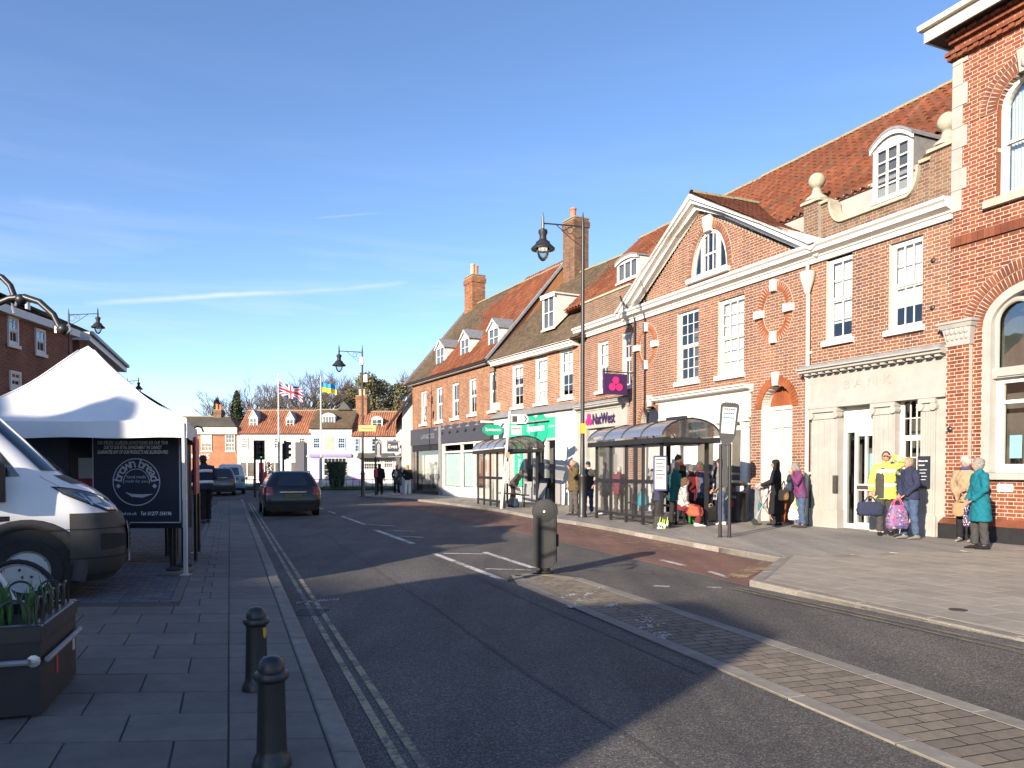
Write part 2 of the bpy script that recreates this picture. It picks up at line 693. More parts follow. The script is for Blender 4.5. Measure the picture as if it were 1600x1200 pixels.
def asphalt_mat(name, base, speck=0.5, warm=(1, 1, 1), patch=0.25):
 m, nt, bs, out = new_mat(name)
 p = wpos(nt)
 vo = nt.nodes.new('ShaderNodeTexVoronoi')
 vo.inputs['Scale'].default_value = 120
 nt.links.new(p, vo.inputs['Vector'])
 sp = nt.nodes.new('ShaderNodeSeparateColor')
 nt.links.new(vo.outputs['Color'], sp.inputs[0])
 s = ramp(nt, sp.outputs[0], [(0.0, tuple(base * (1 - speck) * w for w in warm)), (0.6, tuple(base * w for w in warm)),
                                 (0.86, tuple(base * (1 + speck) * w for w in warm)), (0.97, tuple(base * (1 + 2.4 * speck) * w for w in warm))])
 big = wnoise(nt, 0.35, 6, 0.65)
 colr = mixc(nt, 1.0, s, ramp(nt, big, [(0.3, (1 - patch,) * 3), (0.7, (1 + patch,) * 3)]), 'MULTIPLY')
 st = wnoise(nt, 1.0, 5, 0.6, (1.6, 0.16, 1))
 colr = mixc(nt, 1.0, colr, ramp(nt, st, [(0.35, (0.76, 0.76, 0.78)), (0.65, (1.2, 1.18, 1.13))]), 'MULTIPLY')
 stain = ramp(nt, wnoise(nt, 2.7, 6, 0.75), [(0.58, (0, 0, 0)), (0.72, (1, 1, 1))])
 colr = mixc(nt, nmath(nt, 'MULTIPLY', stain, 0.5), colr, (base * 0.45,) * 3)
 ck = nt.nodes.new('ShaderNodeTexVoronoi')
 ck.feature = 'DISTANCE_TO_EDGE'
 ck.inputs['Scale'].default_value = 0.33
 wv = nt.nodes.new('ShaderNodeVectorMath')
 wv.operation = 'ADD'
 nz = nt.nodes.new('ShaderNodeTexNoise')
 nz.inputs['Scale'].default_value = 1.4
 nz.inputs['Detail'].default_value = 5
 nt.links.new(p, nz.inputs['Vector'])
 nt.links.new(p, wv.inputs[0])
 nt.links.new(nz.outputs['Color'], wv.inputs[1])
 nt.links.new(wv.outputs[0], ck.inputs['Vector'])
 cr = ramp(nt, ck.outputs['Distance'], [(0.0, (1, 1, 1)), (0.006, (0, 0, 0))])
 crm = ramp(nt, wnoise(nt, 0.5, 3), [(0.52, (0, 0, 0)), (0.62, (1, 1, 1))])
 colr = mixc(nt, nmath(nt, 'MULTIPLY', nmath(nt, 'MULTIPLY', cr, crm), 0.6), colr, (0.015, 0.015, 0.015))
 nt.links.new(colr, bs.inputs['Base Color'])
 bs.inputs['Roughness'].default_value = 0.82
 bs.inputs['Specular IOR Level'].default_value = 0.35
 bump(nt, bs, vo.outputs['Distance'], 0.6, 0.006)
 return m

def worn_paint(name, col, wear=0.5, under=(0.06, 0.06, 0.06)):
 m, nt, bs, out = new_mat(name)
 f = wnoise(nt, 22, 6, 0.8)
 g = wnoise(nt, 3.0, 4, 0.6)
 t = nmath(nt, 'ADD', nmath(nt, 'MULTIPLY', f, 0.65), nmath(nt, 'MULTIPLY', g, 0.5))
 k = ramp(nt, t, [(0.5 + 0.15 * (wear - 0.5), (0, 0, 0)), (0.62 + 0.15 * (wear - 0.5), (1, 1, 1))])
 colr = mixc(nt, k, tuple(col), under)
 nt.links.new(colr, bs.inputs['Base Color'])
 bs.inputs['Roughness'].default_value = 0.8
 bump(nt, bs, f, 0.3, 0.004)
 return m

def check_mat(name, cols, sc):
 """woven plaid"""
 m, nt, bs, out = new_mat(name)
 tc = nt.nodes.new('ShaderNodeTexCoord')
 sep = nt.nodes.new('ShaderNodeSeparateXYZ')
 nt.links.new(tc.outputs['Object'], sep.inputs[0])
 a = nmath(nt, 'GREATER_THAN', nmath(nt, 'FRACT', nmath(nt, 'MULTIPLY', nmath(nt, 'ADD', sep.outputs['X'], sep.outputs['Y']), sc)), 0.55)
 b = nmath(nt, 'GREATER_THAN', nmath(nt, 'FRACT', nmath(nt, 'MULTIPLY', sep.outputs['Z'], sc)), 0.55)
 f = nmath(nt, 'MULTIPLY', nmath(nt, 'ADD', a, b), 0.5)
 nt.links.new(ramp(nt, f, [(0.0, cols[0]), (0.45, cols[1]), (0.95, cols[2])]), bs.inputs['Base Color'])
 bs.inputs['Roughness'].default_value = 0.9
 return m

def spot_mat(name, base, spots, sc, size=0.3):
 m, nt, bs, out = new_mat(name)
 tc = nt.nodes.new('ShaderNodeTexCoord')
 vo = nt.nodes.new('ShaderNodeTexVoronoi')
 vo.inputs['Scale'].default_value = sc
 vo.inputs['Randomness'].default_value = 0.7
 nt.links.new(tc.outputs['Object'], vo.inputs['Vector'])
 f = nmath(nt, 'LESS_THAN', vo.outputs['Distance'], size)
 if len(spots) == 1:
  sc_ = spots[0]
 else:
  sp = nt.nodes.new('ShaderNodeSeparateColor')
  nt.links.new(vo.outputs['Color'], sp.inputs[0])
  sc_ = ramp(nt, sp.outputs[0], [((i + 0.5) / len(spots), c) for i, c in enumerate(spots)], 'CONSTANT')
 nt.links.new(mixc(nt, f, base, sc_), bs.inputs['Base Color'])
 bs.inputs['Roughness'].default_value = 0.7
 return m

def emit_mat(name, col, st):
 m, nt, bs, out = new_mat(name)
 bs.inputs['Base Color'].default_value = (*col, 1)
 bs.inputs['Emission Color'].default_value = (*col, 1)
 bs.inputs['Emission Strength'].default_value = st
 return m

M = {}
M['brick_red'] = brick_mat('red brick', [(0.195, 0.085, 0.052), (0.225, 0.100, 0.058), (0.245, 0.115, 0.066), (0.205, 0.09, 0.055), (0.26, 0.130, 0.076), (0.175, 0.085, 0.062)])
M['brick_vic'] = brick_mat('victorian red brick', [(0.175, 0.0518, 0.0281), (0.231, 0.0777, 0.0385), (0.203, 0.0629, 0.0326), (0.259, 0.0962, 0.0488)])
M['brick_old'] = brick_mat('weathered brick', [(0.158, 0.0825, 0.0525), (0.195, 0.112, 0.0675), (0.135, 0.0788, 0.0562), (0.217, 0.128, 0.0788)], 0.6)
M['brick_far'] = brick_mat('orange brick', [(0.224, 0.0963, 0.0538), (0.299, 0.142, 0.0728), (0.257, 0.117, 0.0616), (0.34, 0.177, 0.0952)])
M['brick_arch'] = brick_mat('rubbed orange brick', [(0.26, 0.0825, 0.034), (0.285, 0.099, 0.0422), (0.242, 0.0759, 0.032)])
M['brick_dark'] = brick_mat('dark red brick band', [(0.175, 0.062, 0.038), (0.21, 0.075, 0.043), (0.16, 0.058, 0.036), (0.23, 0.09, 0.05)])
M['mortar'] = mat('lime mortar', (0.444, 0.403, 0.344), 0.95, 0.14, 9, 0.4, 90)
M['mortar_dim'] = mat('grey mortar', (0.288, 0.26, 0.22), 0.95, 0.14, 9, 0.4, 90)
M['stone'] = mat('pale limestone', (0.335, 0.325, 0.30), 0.85, 0.10, 3, 0.3, 50, dirt=0.3, dirtcol=(0.22, 0.205, 0.17))
M['stone_w'] = mat('weathered stone', (0.40, 0.37, 0.29), 0.92, 0.22, 5, 0.5, 40, dirt=0.5, dirtcol=(0.17, 0.16, 0.10))
M['white'] = mat('white gloss paint', (0.64, 0.623, 0.582), 0.45, 0.05, 4, 0.1, 30, dirt=0.10, dirtcol=(0.41, 0.377, 0.312))
M['cream'] = mat('cream paint', (0.518, 0.476, 0.399), 0.6, 0.06, 3, 0.15, 30, dirt=0.2, dirtcol=(0.315, 0.28, 0.217))
M['render'] = mat('white render', (0.532, 0.514, 0.476), 0.85, 0.06, 2, 0.3, 40, dirt=0.22, dirtcol=(0.315, 0.294, 0.252))
M['lead'] = mat('grey lead', (0.24, 0.245, 0.255), 0.55, 0.2, 6, 0.2, 20, metal=0.2)
M['slate'] = tile_mat('slate', [(0.085, 0.0833, 0.0765), (0.111, 0.104, 0.0918), (0.0723, 0.0723, 0.0697), (0.128, 0.119, 0.102)], 0.4)
M['pantile'] = tile_mat('red pantile', [(0.13, 0.062, 0.04), (0.156, 0.0482, 0.0254), (0.197, 0.0684, 0.0358), (0.127, 0.041, 0.0243), (0.219, 0.0821, 0.0433), (0.168, 0.0547, 0.0289)], 0.45, (0.075, 0.0629, 0.0375))
M['pantile_far'] = tile_mat('weathered orange pantile', [(0.33, 0.135, 0.08), (0.42, 0.19, 0.11), (0.27, 0.12, 0.08), (0.46, 0.22, 0.13)], 0.3, (0.2, 0.17, 0.1))
M['joint_d'] = mat('dark joint', (0.04, 0.036, 0.03), 0.95)
M['plaintile'] = tile_mat('old brown tile', [(0.0892, 0.068, 0.0493), (0.123, 0.0892, 0.0612), (0.106, 0.0833, 0.057), (0.149, 0.102, 0.068)], 0.5, (0.178, 0.17, 0.102))
M['lichen'] = mat('lichened ridge', (0.24, 0.215, 0.135), 0.95, 0.3, 12, 0.5, 40)
M['iron'] = mat('black iron paint', (0.018, 0.019, 0.021), 0.42, 0.2, 10, 0.15, 40, spec=0.5)
M['iron_dull'] = mat('dull black paint', (0.017, 0.017, 0.019), 0.55, 0.25, 8, 0.2, 30, dirt=0.25, dirtcol=(0.045, 0.045, 0.045))
M['bollard'] = mat('black plastic speckled with dirt', (0.010, 0.0105, 0.0105), 0.65, 0.3, 60, 0.4, 120, dirt=0.35, dirtcol=(0.045, 0.045, 0.042))
M['steel'] = mat('grey steel', (0.45, 0.45, 0.45), 0.4, 0.1, 8, metal=0.7)
M['alu'] = mat('grey painted aluminium', (0.52, 0.52, 0.51), 0.4, 0.06, 8, metal=0.15)
M['polegrey'] = mat('weathered white pole', (0.58, 0.57, 0.54), 0.6, 0.12, 12, dirt=0.4, dirtcol=(0.25, 0.24, 0.2))
M['dark'] = mat('dark interior', (0.035, 0.034, 0.033), 0.9, 0.3, 2)  # near-black colour stands in for an unlit room
M['dim'] = mat('dim interior', (0.11, 0.10, 0.085), 0.9, 0.4, 1.2)  # dimness of unlit rooms put into the colour
M['curtain'] = mat('white blind', (0.78, 0.75, 0.68), 0.9, 0.08, 4)
M['blind_blue'] = mat('pale blue blind', (0.56, 0.68, 0.70), 0.8, 0.05, 4)
M['glass'] = glass_mat('window glass')
M['glass_shelter'] = glass_mat('scuffed shelter glazing', (0.93, 0.93, 0.92), 0.02, 0.04, 0.05, (0.42, 0.40, 0.36))
M['glass_roof'] = glass_mat('smoked shelter roof', (0.6, 0.6, 0.58), 0.05, 0.15, 0.5, (0.17, 0.17, 0.175))
M['glass_car'] = glass_mat('tinted car glass', (0.30, 0.32, 0.31), 0.08, 0.01)
M['asphalt'] = asphalt_mat('asphalt', 0.088, 0.5, (1.04, 0.97, 0.89))
M['asphalt_red'] = asphalt_mat('red bus bay surfacing', 0.125, 0.35, (1.32, 0.72, 0.56), 0.3)
M['tarmac'] = asphalt_mat('footway tarmac', 0.25, 0.28, (1.05, 0.98, 0.88), 0.15)
M['joint'] = mat('sandy joint', (0.085, 0.078, 0.066), 0.95, 0.3, 12, 0.3, 60)
M['joint_l'] = mat('pale sandy joint', (0.19, 0.165, 0.13), 0.95, 0.3, 12, 0.3, 60)
M['slab'] = mat('concrete paving slab', (0.165, 0.152, 0.130), 0.88, 0.16, 5, 0.25, 130, isl=0.13, dirt=0.45, dirtcol=(0.085, 0.08, 0.07), gum=0.6)
M['slab_r'] = mat('buff paving slab', (0.305, 0.273, 0.224), 0.88, 0.12, 5, 0.25, 120, isl=0.12, dirt=0.4, dirtcol=(0.195, 0.169, 0.137), gum=0.55)
M['kerb'] = mat('concrete kerb', (0.235, 0.215, 0.18), 0.88, 0.18, 9, 0.4, 90, isl=0.15, dirt=0.6, dirtcol=(0.11, 0.10, 0.085))
M['paver'] = mat('buff paver', (0.205, 0.17, 0.128), 0.9, 0.2, 14, 0.3, 110, isl=0.25, dirt=0.5, dirtcol=(0.10, 0.085, 0.065))
M['block'] = mat('blue grey block', (0.115, 0.12, 0.135), 0.85, 0.15, 12, 0.3, 90, isl=0.25)
M['block_br'] = mat('brown block', (0.125, 0.085, 0.068), 0.9, 0.2, 12, 0.3, 90, isl=0.25)
M['yellow_line'] = worn_paint('worn yellow line', (0.36, 0.31, 0.18), 0.65, (0.10, 0.095, 0.08))
M['yellow_faint'] = worn_paint('faint yellow line', (0.22, 0.19, 0.12), 0.3, (0.10, 0.095, 0.085))
M['yellow_bay'] = worn_paint('worn yellow bay line', (0.42, 0.32, 0.12), 0.25, (0.13, 0.075, 0.055))
M['white_line'] = worn_paint('worn white line', (0.56, 0.54, 0.49), 0.75, (0.12, 0.115, 0.105))
M['white_scrap'] = mat('scraped white paint', (0.42, 0.40, 0.36), 0.9, 0.3, 30)
M['grass'] = mat('grass', (0.055, 0.085, 0.025), 0.95, 0.4, 6, 0.8, 40)
M['leaf_dark'] = mat('dark evergreen leaf', (0.028, 0.045, 0.020), 0.7, 0.3, 3, isl=0.6)
M['leaf_con'] = mat('conifer leaf', (0.050, 0.065, 0.024), 0.8, 0.3, 3, isl=0.6)
M['leaf_ivy'] = mat('ivy leaf', (0.17, 0.155, 0.08), 0.8, 0.3, 3, isl=0.6, spec=0.2)
M['leaf_daff'] = mat('daffodil leaf', (0.060, 0.135, 0.035), 0.5, 0.25, 8, isl=0.4)
M['bark'] = mat('grey bark', (0.155, 0.125, 0.105), 0.95, 0.3, 8, 0.5, 20)
M['twig'] = mat('winter twig', (0.125, 0.098, 0.088), 0.95, 0.3, 3, isl=0.4)
M['canvas'] = mat('white canvas', (0.74, 0.735, 0.72), 0.8, 0.04, 2, 0.12, 14, dirt=0.15, dirtcol=(0.5, 0.49, 0.46), bdist=0.02)
M['navy_panel'] = mat('navy panel', (0.022, 0.026, 0.040), 0.45, 0.1, 4)
M['grey_panel'] = mat('charcoal fascia', (0.050, 0.052, 0.064), 0.5, 0.08, 4)
M['red'] = mat('red paint', (0.36, 0.03, 0.035), 0.5, 0.08, 4)
M['paint_white'] = mat('white van paint', (0.74, 0.74, 0.74), 0.3, 0.02, 4, coat=0.8, dirt=0.12, dirtcol=(0.35, 0.33, 0.3))
M['plastic'] = mat('grey bumper plastic', (0.045, 0.043, 0.041), 0.62, 0.12, 5, 0.15, 150, dirt=0.5, dirtcol=(0.085, 0.075, 0.062))
M['stone_dim'] = mat('darker letter stone', (0.315, 0.303, 0.275), 0.9)  # slightly darker tone stands in for the shade of carved relief
M['tyre'] = mat('tyre rubber', (0.022, 0.022, 0.022), 0.85, 0.15, 20, 0.2, 60)
M['rim'] = mat('steel wheel', (0.50, 0.50, 0.50), 0.4, 0.1, 12, metal=0.6)
M['paint_dark'] = mat('dark grey car paint', (0.018, 0.018, 0.020), 0.35, 0.04, 4, coat=0.35, dirt=0.2, dirtcol=(0.035, 0.035, 0.036))
M['paint_grey'] = mat('grey car paint', (0.06, 0.06, 0.062), 0.3, 0.04, 4, metal=0.3, coat=0.8)
M['paint_blue'] = mat('pale blue car paint', (0.16, 0.42, 0.58), 0.3, 0.04, 4, coat=0.8)
M['lamp_red'] = mat('red tail lamp', (0.30, 0.012, 0.012), 0.15, 0.1, 10, spec=0.6, coat=0.6)
M['lamp_clear'] = mat('clear lamp lens', (0.10, 0.105, 0.115), 0.08, 0.4, 22, metal=0.4, coat=1.0)
M['chrome'] = mat('chrome', (0.62, 0.62, 0.62), 0.12, 0.05, 4, metal=1.0)
M['plate_yellow'] = mat('yellow number plate', (0.13, 0.095, 0.02), 0.5, 0.05, 6)
M['plate_white'] = mat('white number plate', (0.6, 0.6, 0.58), 0.5, 0.05, 6)
M['sign_green'] = mat('bright green fascia', (0.035, 0.52, 0.23), 0.4, 0.03, 3)
M['sign_green2'] = mat('deep green sign', (0.015, 0.33, 0.20), 0.4, 0.04, 3)
M['purple'] = mat('purple sign', (0.045, 0.018, 0.075), 0.4, 0.05, 4)
M['magenta'] = mat('magenta logo', (0.62, 0.025, 0.16), 0.45, 0.05, 4)
M['amber'] = mat('yellow sticker', (0.62, 0.36, 0.02), 0.5, 0.08, 10)
M['lettering'] = mat('white lettering', (0.78, 0.78, 0.76), 0.6, 0.03, 6)
M['letter_dim'] = mat('pale grey lettering', (0.46, 0.48, 0.52), 0.6, 0.05, 6)
M['letter_dark'] = mat('dark lettering', (0.03, 0.03, 0.035), 0.6, 0.05, 6)
M['poster'] = mat('printed paper', (0.46, 0.455, 0.43), 0.6, 0.05, 6)
M['poster_blue'] = mat('pale blue poster', (0.33, 0.60, 0.68), 0.6, 0.05, 6)
M['pot'] = mat('terracotta pot', (0.46, 0.16, 0.08), 0.85, 0.15, 8)
M['pot_buff'] = mat('buff chimney pot', (0.48, 0.34, 0.22), 0.85, 0.15, 8)
M['lilac'] = mat('lilac paint', (0.52, 0.36, 0.52), 0.6, 0.05, 6)
M['violet'] = mat('violet paint', (0.22, 0.19, 0.42), 0.6, 0.05, 6)
M['bluetrim'] = mat('pale blue trim', (0.40, 0.52, 0.66), 0.6, 0.05, 6)
M['sign_yellow'] = mat('pale yellow board', (0.42, 0.36, 0.14), 0.6)
M['pink'] = mat('pink coat', (0.60, 0.09, 0.20), 0.9, 0.1, 8)
M['skin'] = mat('skin', (0.36, 0.195, 0.135), 0.55, 0.08, 14)
M['skin_pink'] = mat('ruddy skin', (0.40, 0.205, 0.15), 0.55, 0.08, 14)
M['eye'] = mat('dark eye', (0.03, 0.025, 0.02), 0.3, 0.1, 10)
M['lip'] = mat('lip', (0.36, 0.13, 0.11), 0.5, 0.1, 10)
M['soil'] = mat('soil', (0.035, 0.025, 0.018), 0.95, 0.4, 20, 0.6, 40)
M['lens_green'] = emit_mat('lit green lens', (0.02, 0.75, 0.42), 2.2)
M['lens_off'] = mat('dark signal lens', (0.05, 0.012, 0.012), 0.3, 0.1, 10)
_cl = {'black': (0.016, 0.016, 0.018), 'navy': (0.026, 0.032, 0.062), 'brown': (0.095, 0.070, 0.035), 'charcoal': (0.05, 0.048, 0.048), 'burgundy': (0.13, 0.022, 0.032),
       'teal': (0.009, 0.125, 0.165), 'teal_dull': (0.03, 0.14, 0.14), 'purple': (0.125, 0.035, 0.10), 'hivis': (0.50, 0.58, 0.09), 'silver': (0.72, 0.73, 0.72), 'denim': (0.055, 0.085, 0.15),
       'beige': (0.29, 0.215, 0.135), 'bluegrey': (0.12, 0.135, 0.22), 'coral': (0.50, 0.10, 0.055), 'red': (0.42, 0.03, 0.035), 'white': (0.70, 0.69, 0.66), 'greyhair': (0.22, 0.205, 0.185),
       'whitehair': (0.38, 0.355, 0.32), 'blonde': (0.22, 0.18, 0.12), 'darkhair': (0.045, 0.032, 0.025), 'ginger': (0.42, 0.17, 0.06), 'tan': (0.30, 0.20, 0.11), 'grey': (0.17, 0.17, 0.165),
       'cyan': (0.03, 0.42, 0.62), 'lime': (0.42, 0.54, 0.07), 'green': (0.03, 0.14, 0.04), 'trousergrey': (0.075, 0.068, 0.066), 'indigo': (0.06, 0.062, 0.16), 'brownhair': (0.10, 0.06, 0.035)}
CL = {k: mat(k + ' cloth', c, 0.92, 0.14, 16, 0.35, 60, spec=0.2) for k, c in _cl.items()}
CL['plaid'] = check_mat('plaid cloth', [(0.60, 0.58, 0.54), (0.17, 0.18, 0.22), (0.02, 0.02, 0.03)], 5.5)
CL['polka'] = spot_mat('polka dot cloth', (0.07, 0.035, 0.085), [(0.7, 0.66, 0.68)], 26, 0.32)
CL['floral'] = spot_mat('floral bag print', (0.13, 0.12, 0.26), [(0.33, 0.05, 0.16), (0.36, 0.12, 0.09), (0.05, 0.06, 0.18), (0.36, 0.32, 0.4)], 24, 0.5)
CL['mottled'] = spot_mat('mottled grey wool', (0.30, 0.29, 0.28), [(0.5, 0.48, 0.46), (0.12, 0.12, 0.14)], 30, 0.5)
# --- ground, road, pavements
PZ = 0.10
g = MB()
g.quad((-300, -120, -0.02), (300, -120, -0.02), (300, 500, -0.02), (-300, 500, -0.02))
struct(g.build('ground', M['asphalt'], fix=False))
g = MB()
n_ = 24
g.quad((-30, -20, 0), (16, -20, 0), (16, 140, 0), (-30, 140, 0))
road = struct(g.build('road', M['asphalt'], fix=False))

KD = Vector((-0.3452, 0.9386))            # direction of the left kerb
KR = Vector((0.9990, 0.0447))             # direction of the slab rows
K0 = Vector((-0.69, 3.61))

def kb(a, b, z=0.0):
 p = K0 + KR * a + KD * b
 return Vector((p.x, p.y, z))

def strip(mb, p, q, w, z):
 p, q = Vector(p[:2]), Vector(q[:2])
 d = (q - p).normalized()
 n = Vector((-d.y, d.x)) * (w / 2)
 mb.quad((p.x - n.x, p.y - n.y, z), (q.x - n.x, q.y - n.y, z), (q.x + n.x, q.y + n.y, z), (p.x + n.x, p.y + n.y, z))

g = MB()
pts = [kb(-0.14, -12), kb(-0.14, 36), kb(-60, 36), kb(-60, -12)]
g.prismz([(p.x, p.y) for p in pts], -0.05, PZ - 0.010)
lp = struct(g.build('pavement', M['joint']))
SHEAR = Matrix(((KR.x, KD.x, 0, 0), (KR.y, KD.y, 0, 0), (0, 0, 1, 0), (0, 0, 0, 1)))

def slabproto(w, l, t, bev=0.004):
 rings = []
 for i, z in ((0, -t), (0, -bev), (bev, 0)):
  rings.append([(-w / 2 + i, -l / 2 + i, z), (w / 2 - i, -l / 2 + i, z), (w / 2 - i, l / 2 - i, z), (-w / 2 + i, l / 2 - i, z)])
 mb = MB()
 mb.loft(rings)
 vv, ff = mb.v, [f for k, f in enumerate(mb.f) if k != len(mb.f) - 2]
 if True:
  sv = [tuple((SHEAR @ Vector((*p, 1)))[:3]) for p in vv]
 return sv, ff

def straightproto(w, l, t, bev=0.004):
 rings = []
 for i, z in ((0, -t), (0, -bev), (bev, 0)):
  rings.append([(-w / 2 + i, -l / 2 + i, z), (w / 2 - i, -l / 2 + i, z), (w / 2 - i, l / 2 - i, z), (-w / 2 + i, l / 2 - i, z)])
 mb = MB()
 mb.loft(rings)
 return mb.v, [f for k, f in enumerate(mb.f) if k != len(mb.f) - 2]

def tiltM(p, amt=0.0012):
 return Matrix.Translation(p) @ Matrix.Rotation(random.gauss(0, amt), 4, 'X') @ Matrix.Rotation(random.gauss(0, amt), 4, 'Y')

SB = 4.92                                  # where the block paved square begins
ps = Pieces(lp, 'paving_slab', M['slab'], 300, 'paving_slabs')
RL, SW = 0.468, 0.555
row = 0
b = -2.4
while b < 34:
 bc = b + RL / 2
 cw = 0.50
 ps.add(('c', cw), slabproto(cw - 0.011, RL - 0.011, 0.04), tiltM(kb(-0.145 - cw / 2, bc, PZ)))
 a = -0.145 - cw
 off = (row % 2) * SW / 2
 lim = -9.0 if bc < SB - 0.2 else -1.16
 if lim < -2:
  x = a
  w = SW if not off else SW / 2
  while x > lim:
   ps.add(('s', round(w, 3)), slabproto(w - 0.011, RL - 0.011, 0.04), tiltM(kb(x - w / 2, bc, PZ + random.gauss(0, 0.0012))))
   x -= w
   w = SW
 else:
  tot = a - lim
  cut = [0.6, 0.4] if row % 2 else [0.4, 0.6]
  x = a
  for c_ in cut:
   w = round(tot * c_, 3)
   ps.add(('n', w), slabproto(w - 0.011, RL - 0.011, 0.04), tiltM(kb(x - w / 2, bc, PZ + random.gauss(0, 0.0012))))
   x -= w
 b += RL
 row += 1
ps.done()
ks = Pieces(lp, 'kerb_stone', M['kerb'], 60, 'kerb_stones')
b = -3.0
while b < 36:
 ks.add('k', slabproto(0.135, 0.905, 0.16, 0.012), tiltM(kb(-0.07, b, PZ + 0.002), 0.001))
 b += 0.915
ks.done()
bp = Pieces(lp, 'paving_block', M['block'], 300, 'paving_blocks')
bb = Pieces(lp, 'brown_paving_block', M['block_br'], 0, 'brown_paving_blocks')
for i in range(-2, 84):
 bc = SB + 0.06 + i * 0.105
 if i < 0:
  continue
 far = bc > SB + 3.75
 off = 0.105 if i % 2 else 0.0
 for j in range(44):
  ac = -1.28 - off - j * 0.21
  (bb if far else bp).add('b', slabproto(0.2, 0.098, 0.04, 0.006), tiltM(kb(ac, bc, PZ - 0.002 + random.gauss(0, 0.0012)), 0.004))
bp.done()
bb.done()
ed = Pieces(lp, 'edging_slab', M['slab'], 40, 'edging_slabs')
for i in range(40):
 ed.add('e', slabproto(0.10, 0.60, 0.04), tiltM(kb(-1.215, SB + 0.3 + i * 0.61, PZ)))
ed.done()

RK = [(-7.6, 52), (-8.7, 46.0), (-8.6, 43.0), (-7.2, 40.8), (-4.6, 37.2), (-1.87, 31.1), (-.32, 27.1), (.53, 24.3), (1.45, 21.8), (2.1, 20), (3.15, 16.3), (3.62, 14.6), (4.3, 12.3), (3.03, 9.77), (4.22, 6.34), (8.0, -4.6)]

def smooth_line(pts, step=0.5):
 out = []
 P = [Vector(p) for p in pts]
 for i in range(len(P) - 1):
  p0, p1, p2, p3 = P[max(i - 1, 0)], P[i], P[i + 1], P[min(i + 2, len(P) - 1)]
  n = max(1, int((p2 - p1).length / step))
  for k in range(n):
   t = k / n
   out.append(0.5 * ((2 * p1) + (-p0 + p2) * t + (2 * p0 - 5 * p1 + 4 * p2 - p3) * t * t + (-p0 + 3 * p1 - 3 * p2 + p3) * t ** 3))
 out.append(P[-1])
 return out

RKs = smooth_line(RK[:12], 0.8) + [Vector(p) for p in RK[12:]]
g = MB()
poly = [(p.x, p.y) for p in RKs] + [(60, -4.6), (60, 60), (-7.6, 60)]
g.prismz(poly, -0.05, PZ - 0.006)
rp = struct(g.build('pavement', M['tarmac'], fix=False))

def resample(line, step):
 out, acc = [line[0]], 0.0
 for i in range(len(line) - 1):
  a, b_ = line[i], line[i + 1]
  L = (b_ - a).length
  t = step - acc
  while t <= L:
   out.append(a + (b_ - a) * (t / L))
   t += step
  acc = (acc + L) % step
 return out

def kerbrun(parent, line, w, L, z, matk, inward=1, limit=80, depth=0.16, bev=0.014):
 pk = Pieces(parent, 'kerb_stone', matk, limit, 'kerb_stones')
 segs = []
 start = 0
 for i in range(1, len(line) - 1):
  d1, d2 = (line[i] - line[i - 1]).normalized(), (line[i + 1] - line[i]).normalized()
  if d1.dot(d2) < 0.85:
   segs.append(line[start:i + 1])
   start = i
 segs.append(line[start:])
 for sg in segs:
  tot = sum((sg[i + 1] - sg[i]).length for i in range(len(sg) - 1))
  n = max(1, round(tot / L))
  rs = resample(sg, tot / n * 0.99999)
  if len(rs) == n:
   rs.append(sg[-1])
  for i in range(len(rs) - 1):
   a, b_ = rs[i], rs[i + 1]
   d = b_ - a
   nrm = Vector((-d.y, d.x)).normalized() * inward
   c = (a + b_) / 2 + nrm * (w / 2)
   ln = round(d.length - 0.008, 2)
   pk.add(('k', ln), straightproto(w, ln, depth, bev), Matrix.Translation((c.x, c.y, z)) @ Matrix.Rotation(math.atan2(-d.x, d.y), 4, 'Z'))
 pk.done()

kerbrun(rp, RKs, 0.16, 0.915, PZ + 0.004, M['kerb'], 1, 90)
fd = Vector((0.40, -0.9165))
fn = Vector((0.9165, 0.40))
sp_ = Pieces(rp, 'paving_slab', M['slab_r'], 300, 'paving_slabs')

def inpoly(p, poly_):
 c = False
 n = len(poly_)
 for i in range(n):
  a, b_ = poly_[i], poly_[(i + 1) % n]
  if (a[1] > p[1]) != (b_[1] > p[1]) and p[0] < (b_[0] - a[0]) * (p[1] - a[1]) / (b_[1] - a[1]) + a[0]:
   c = not c
 return c

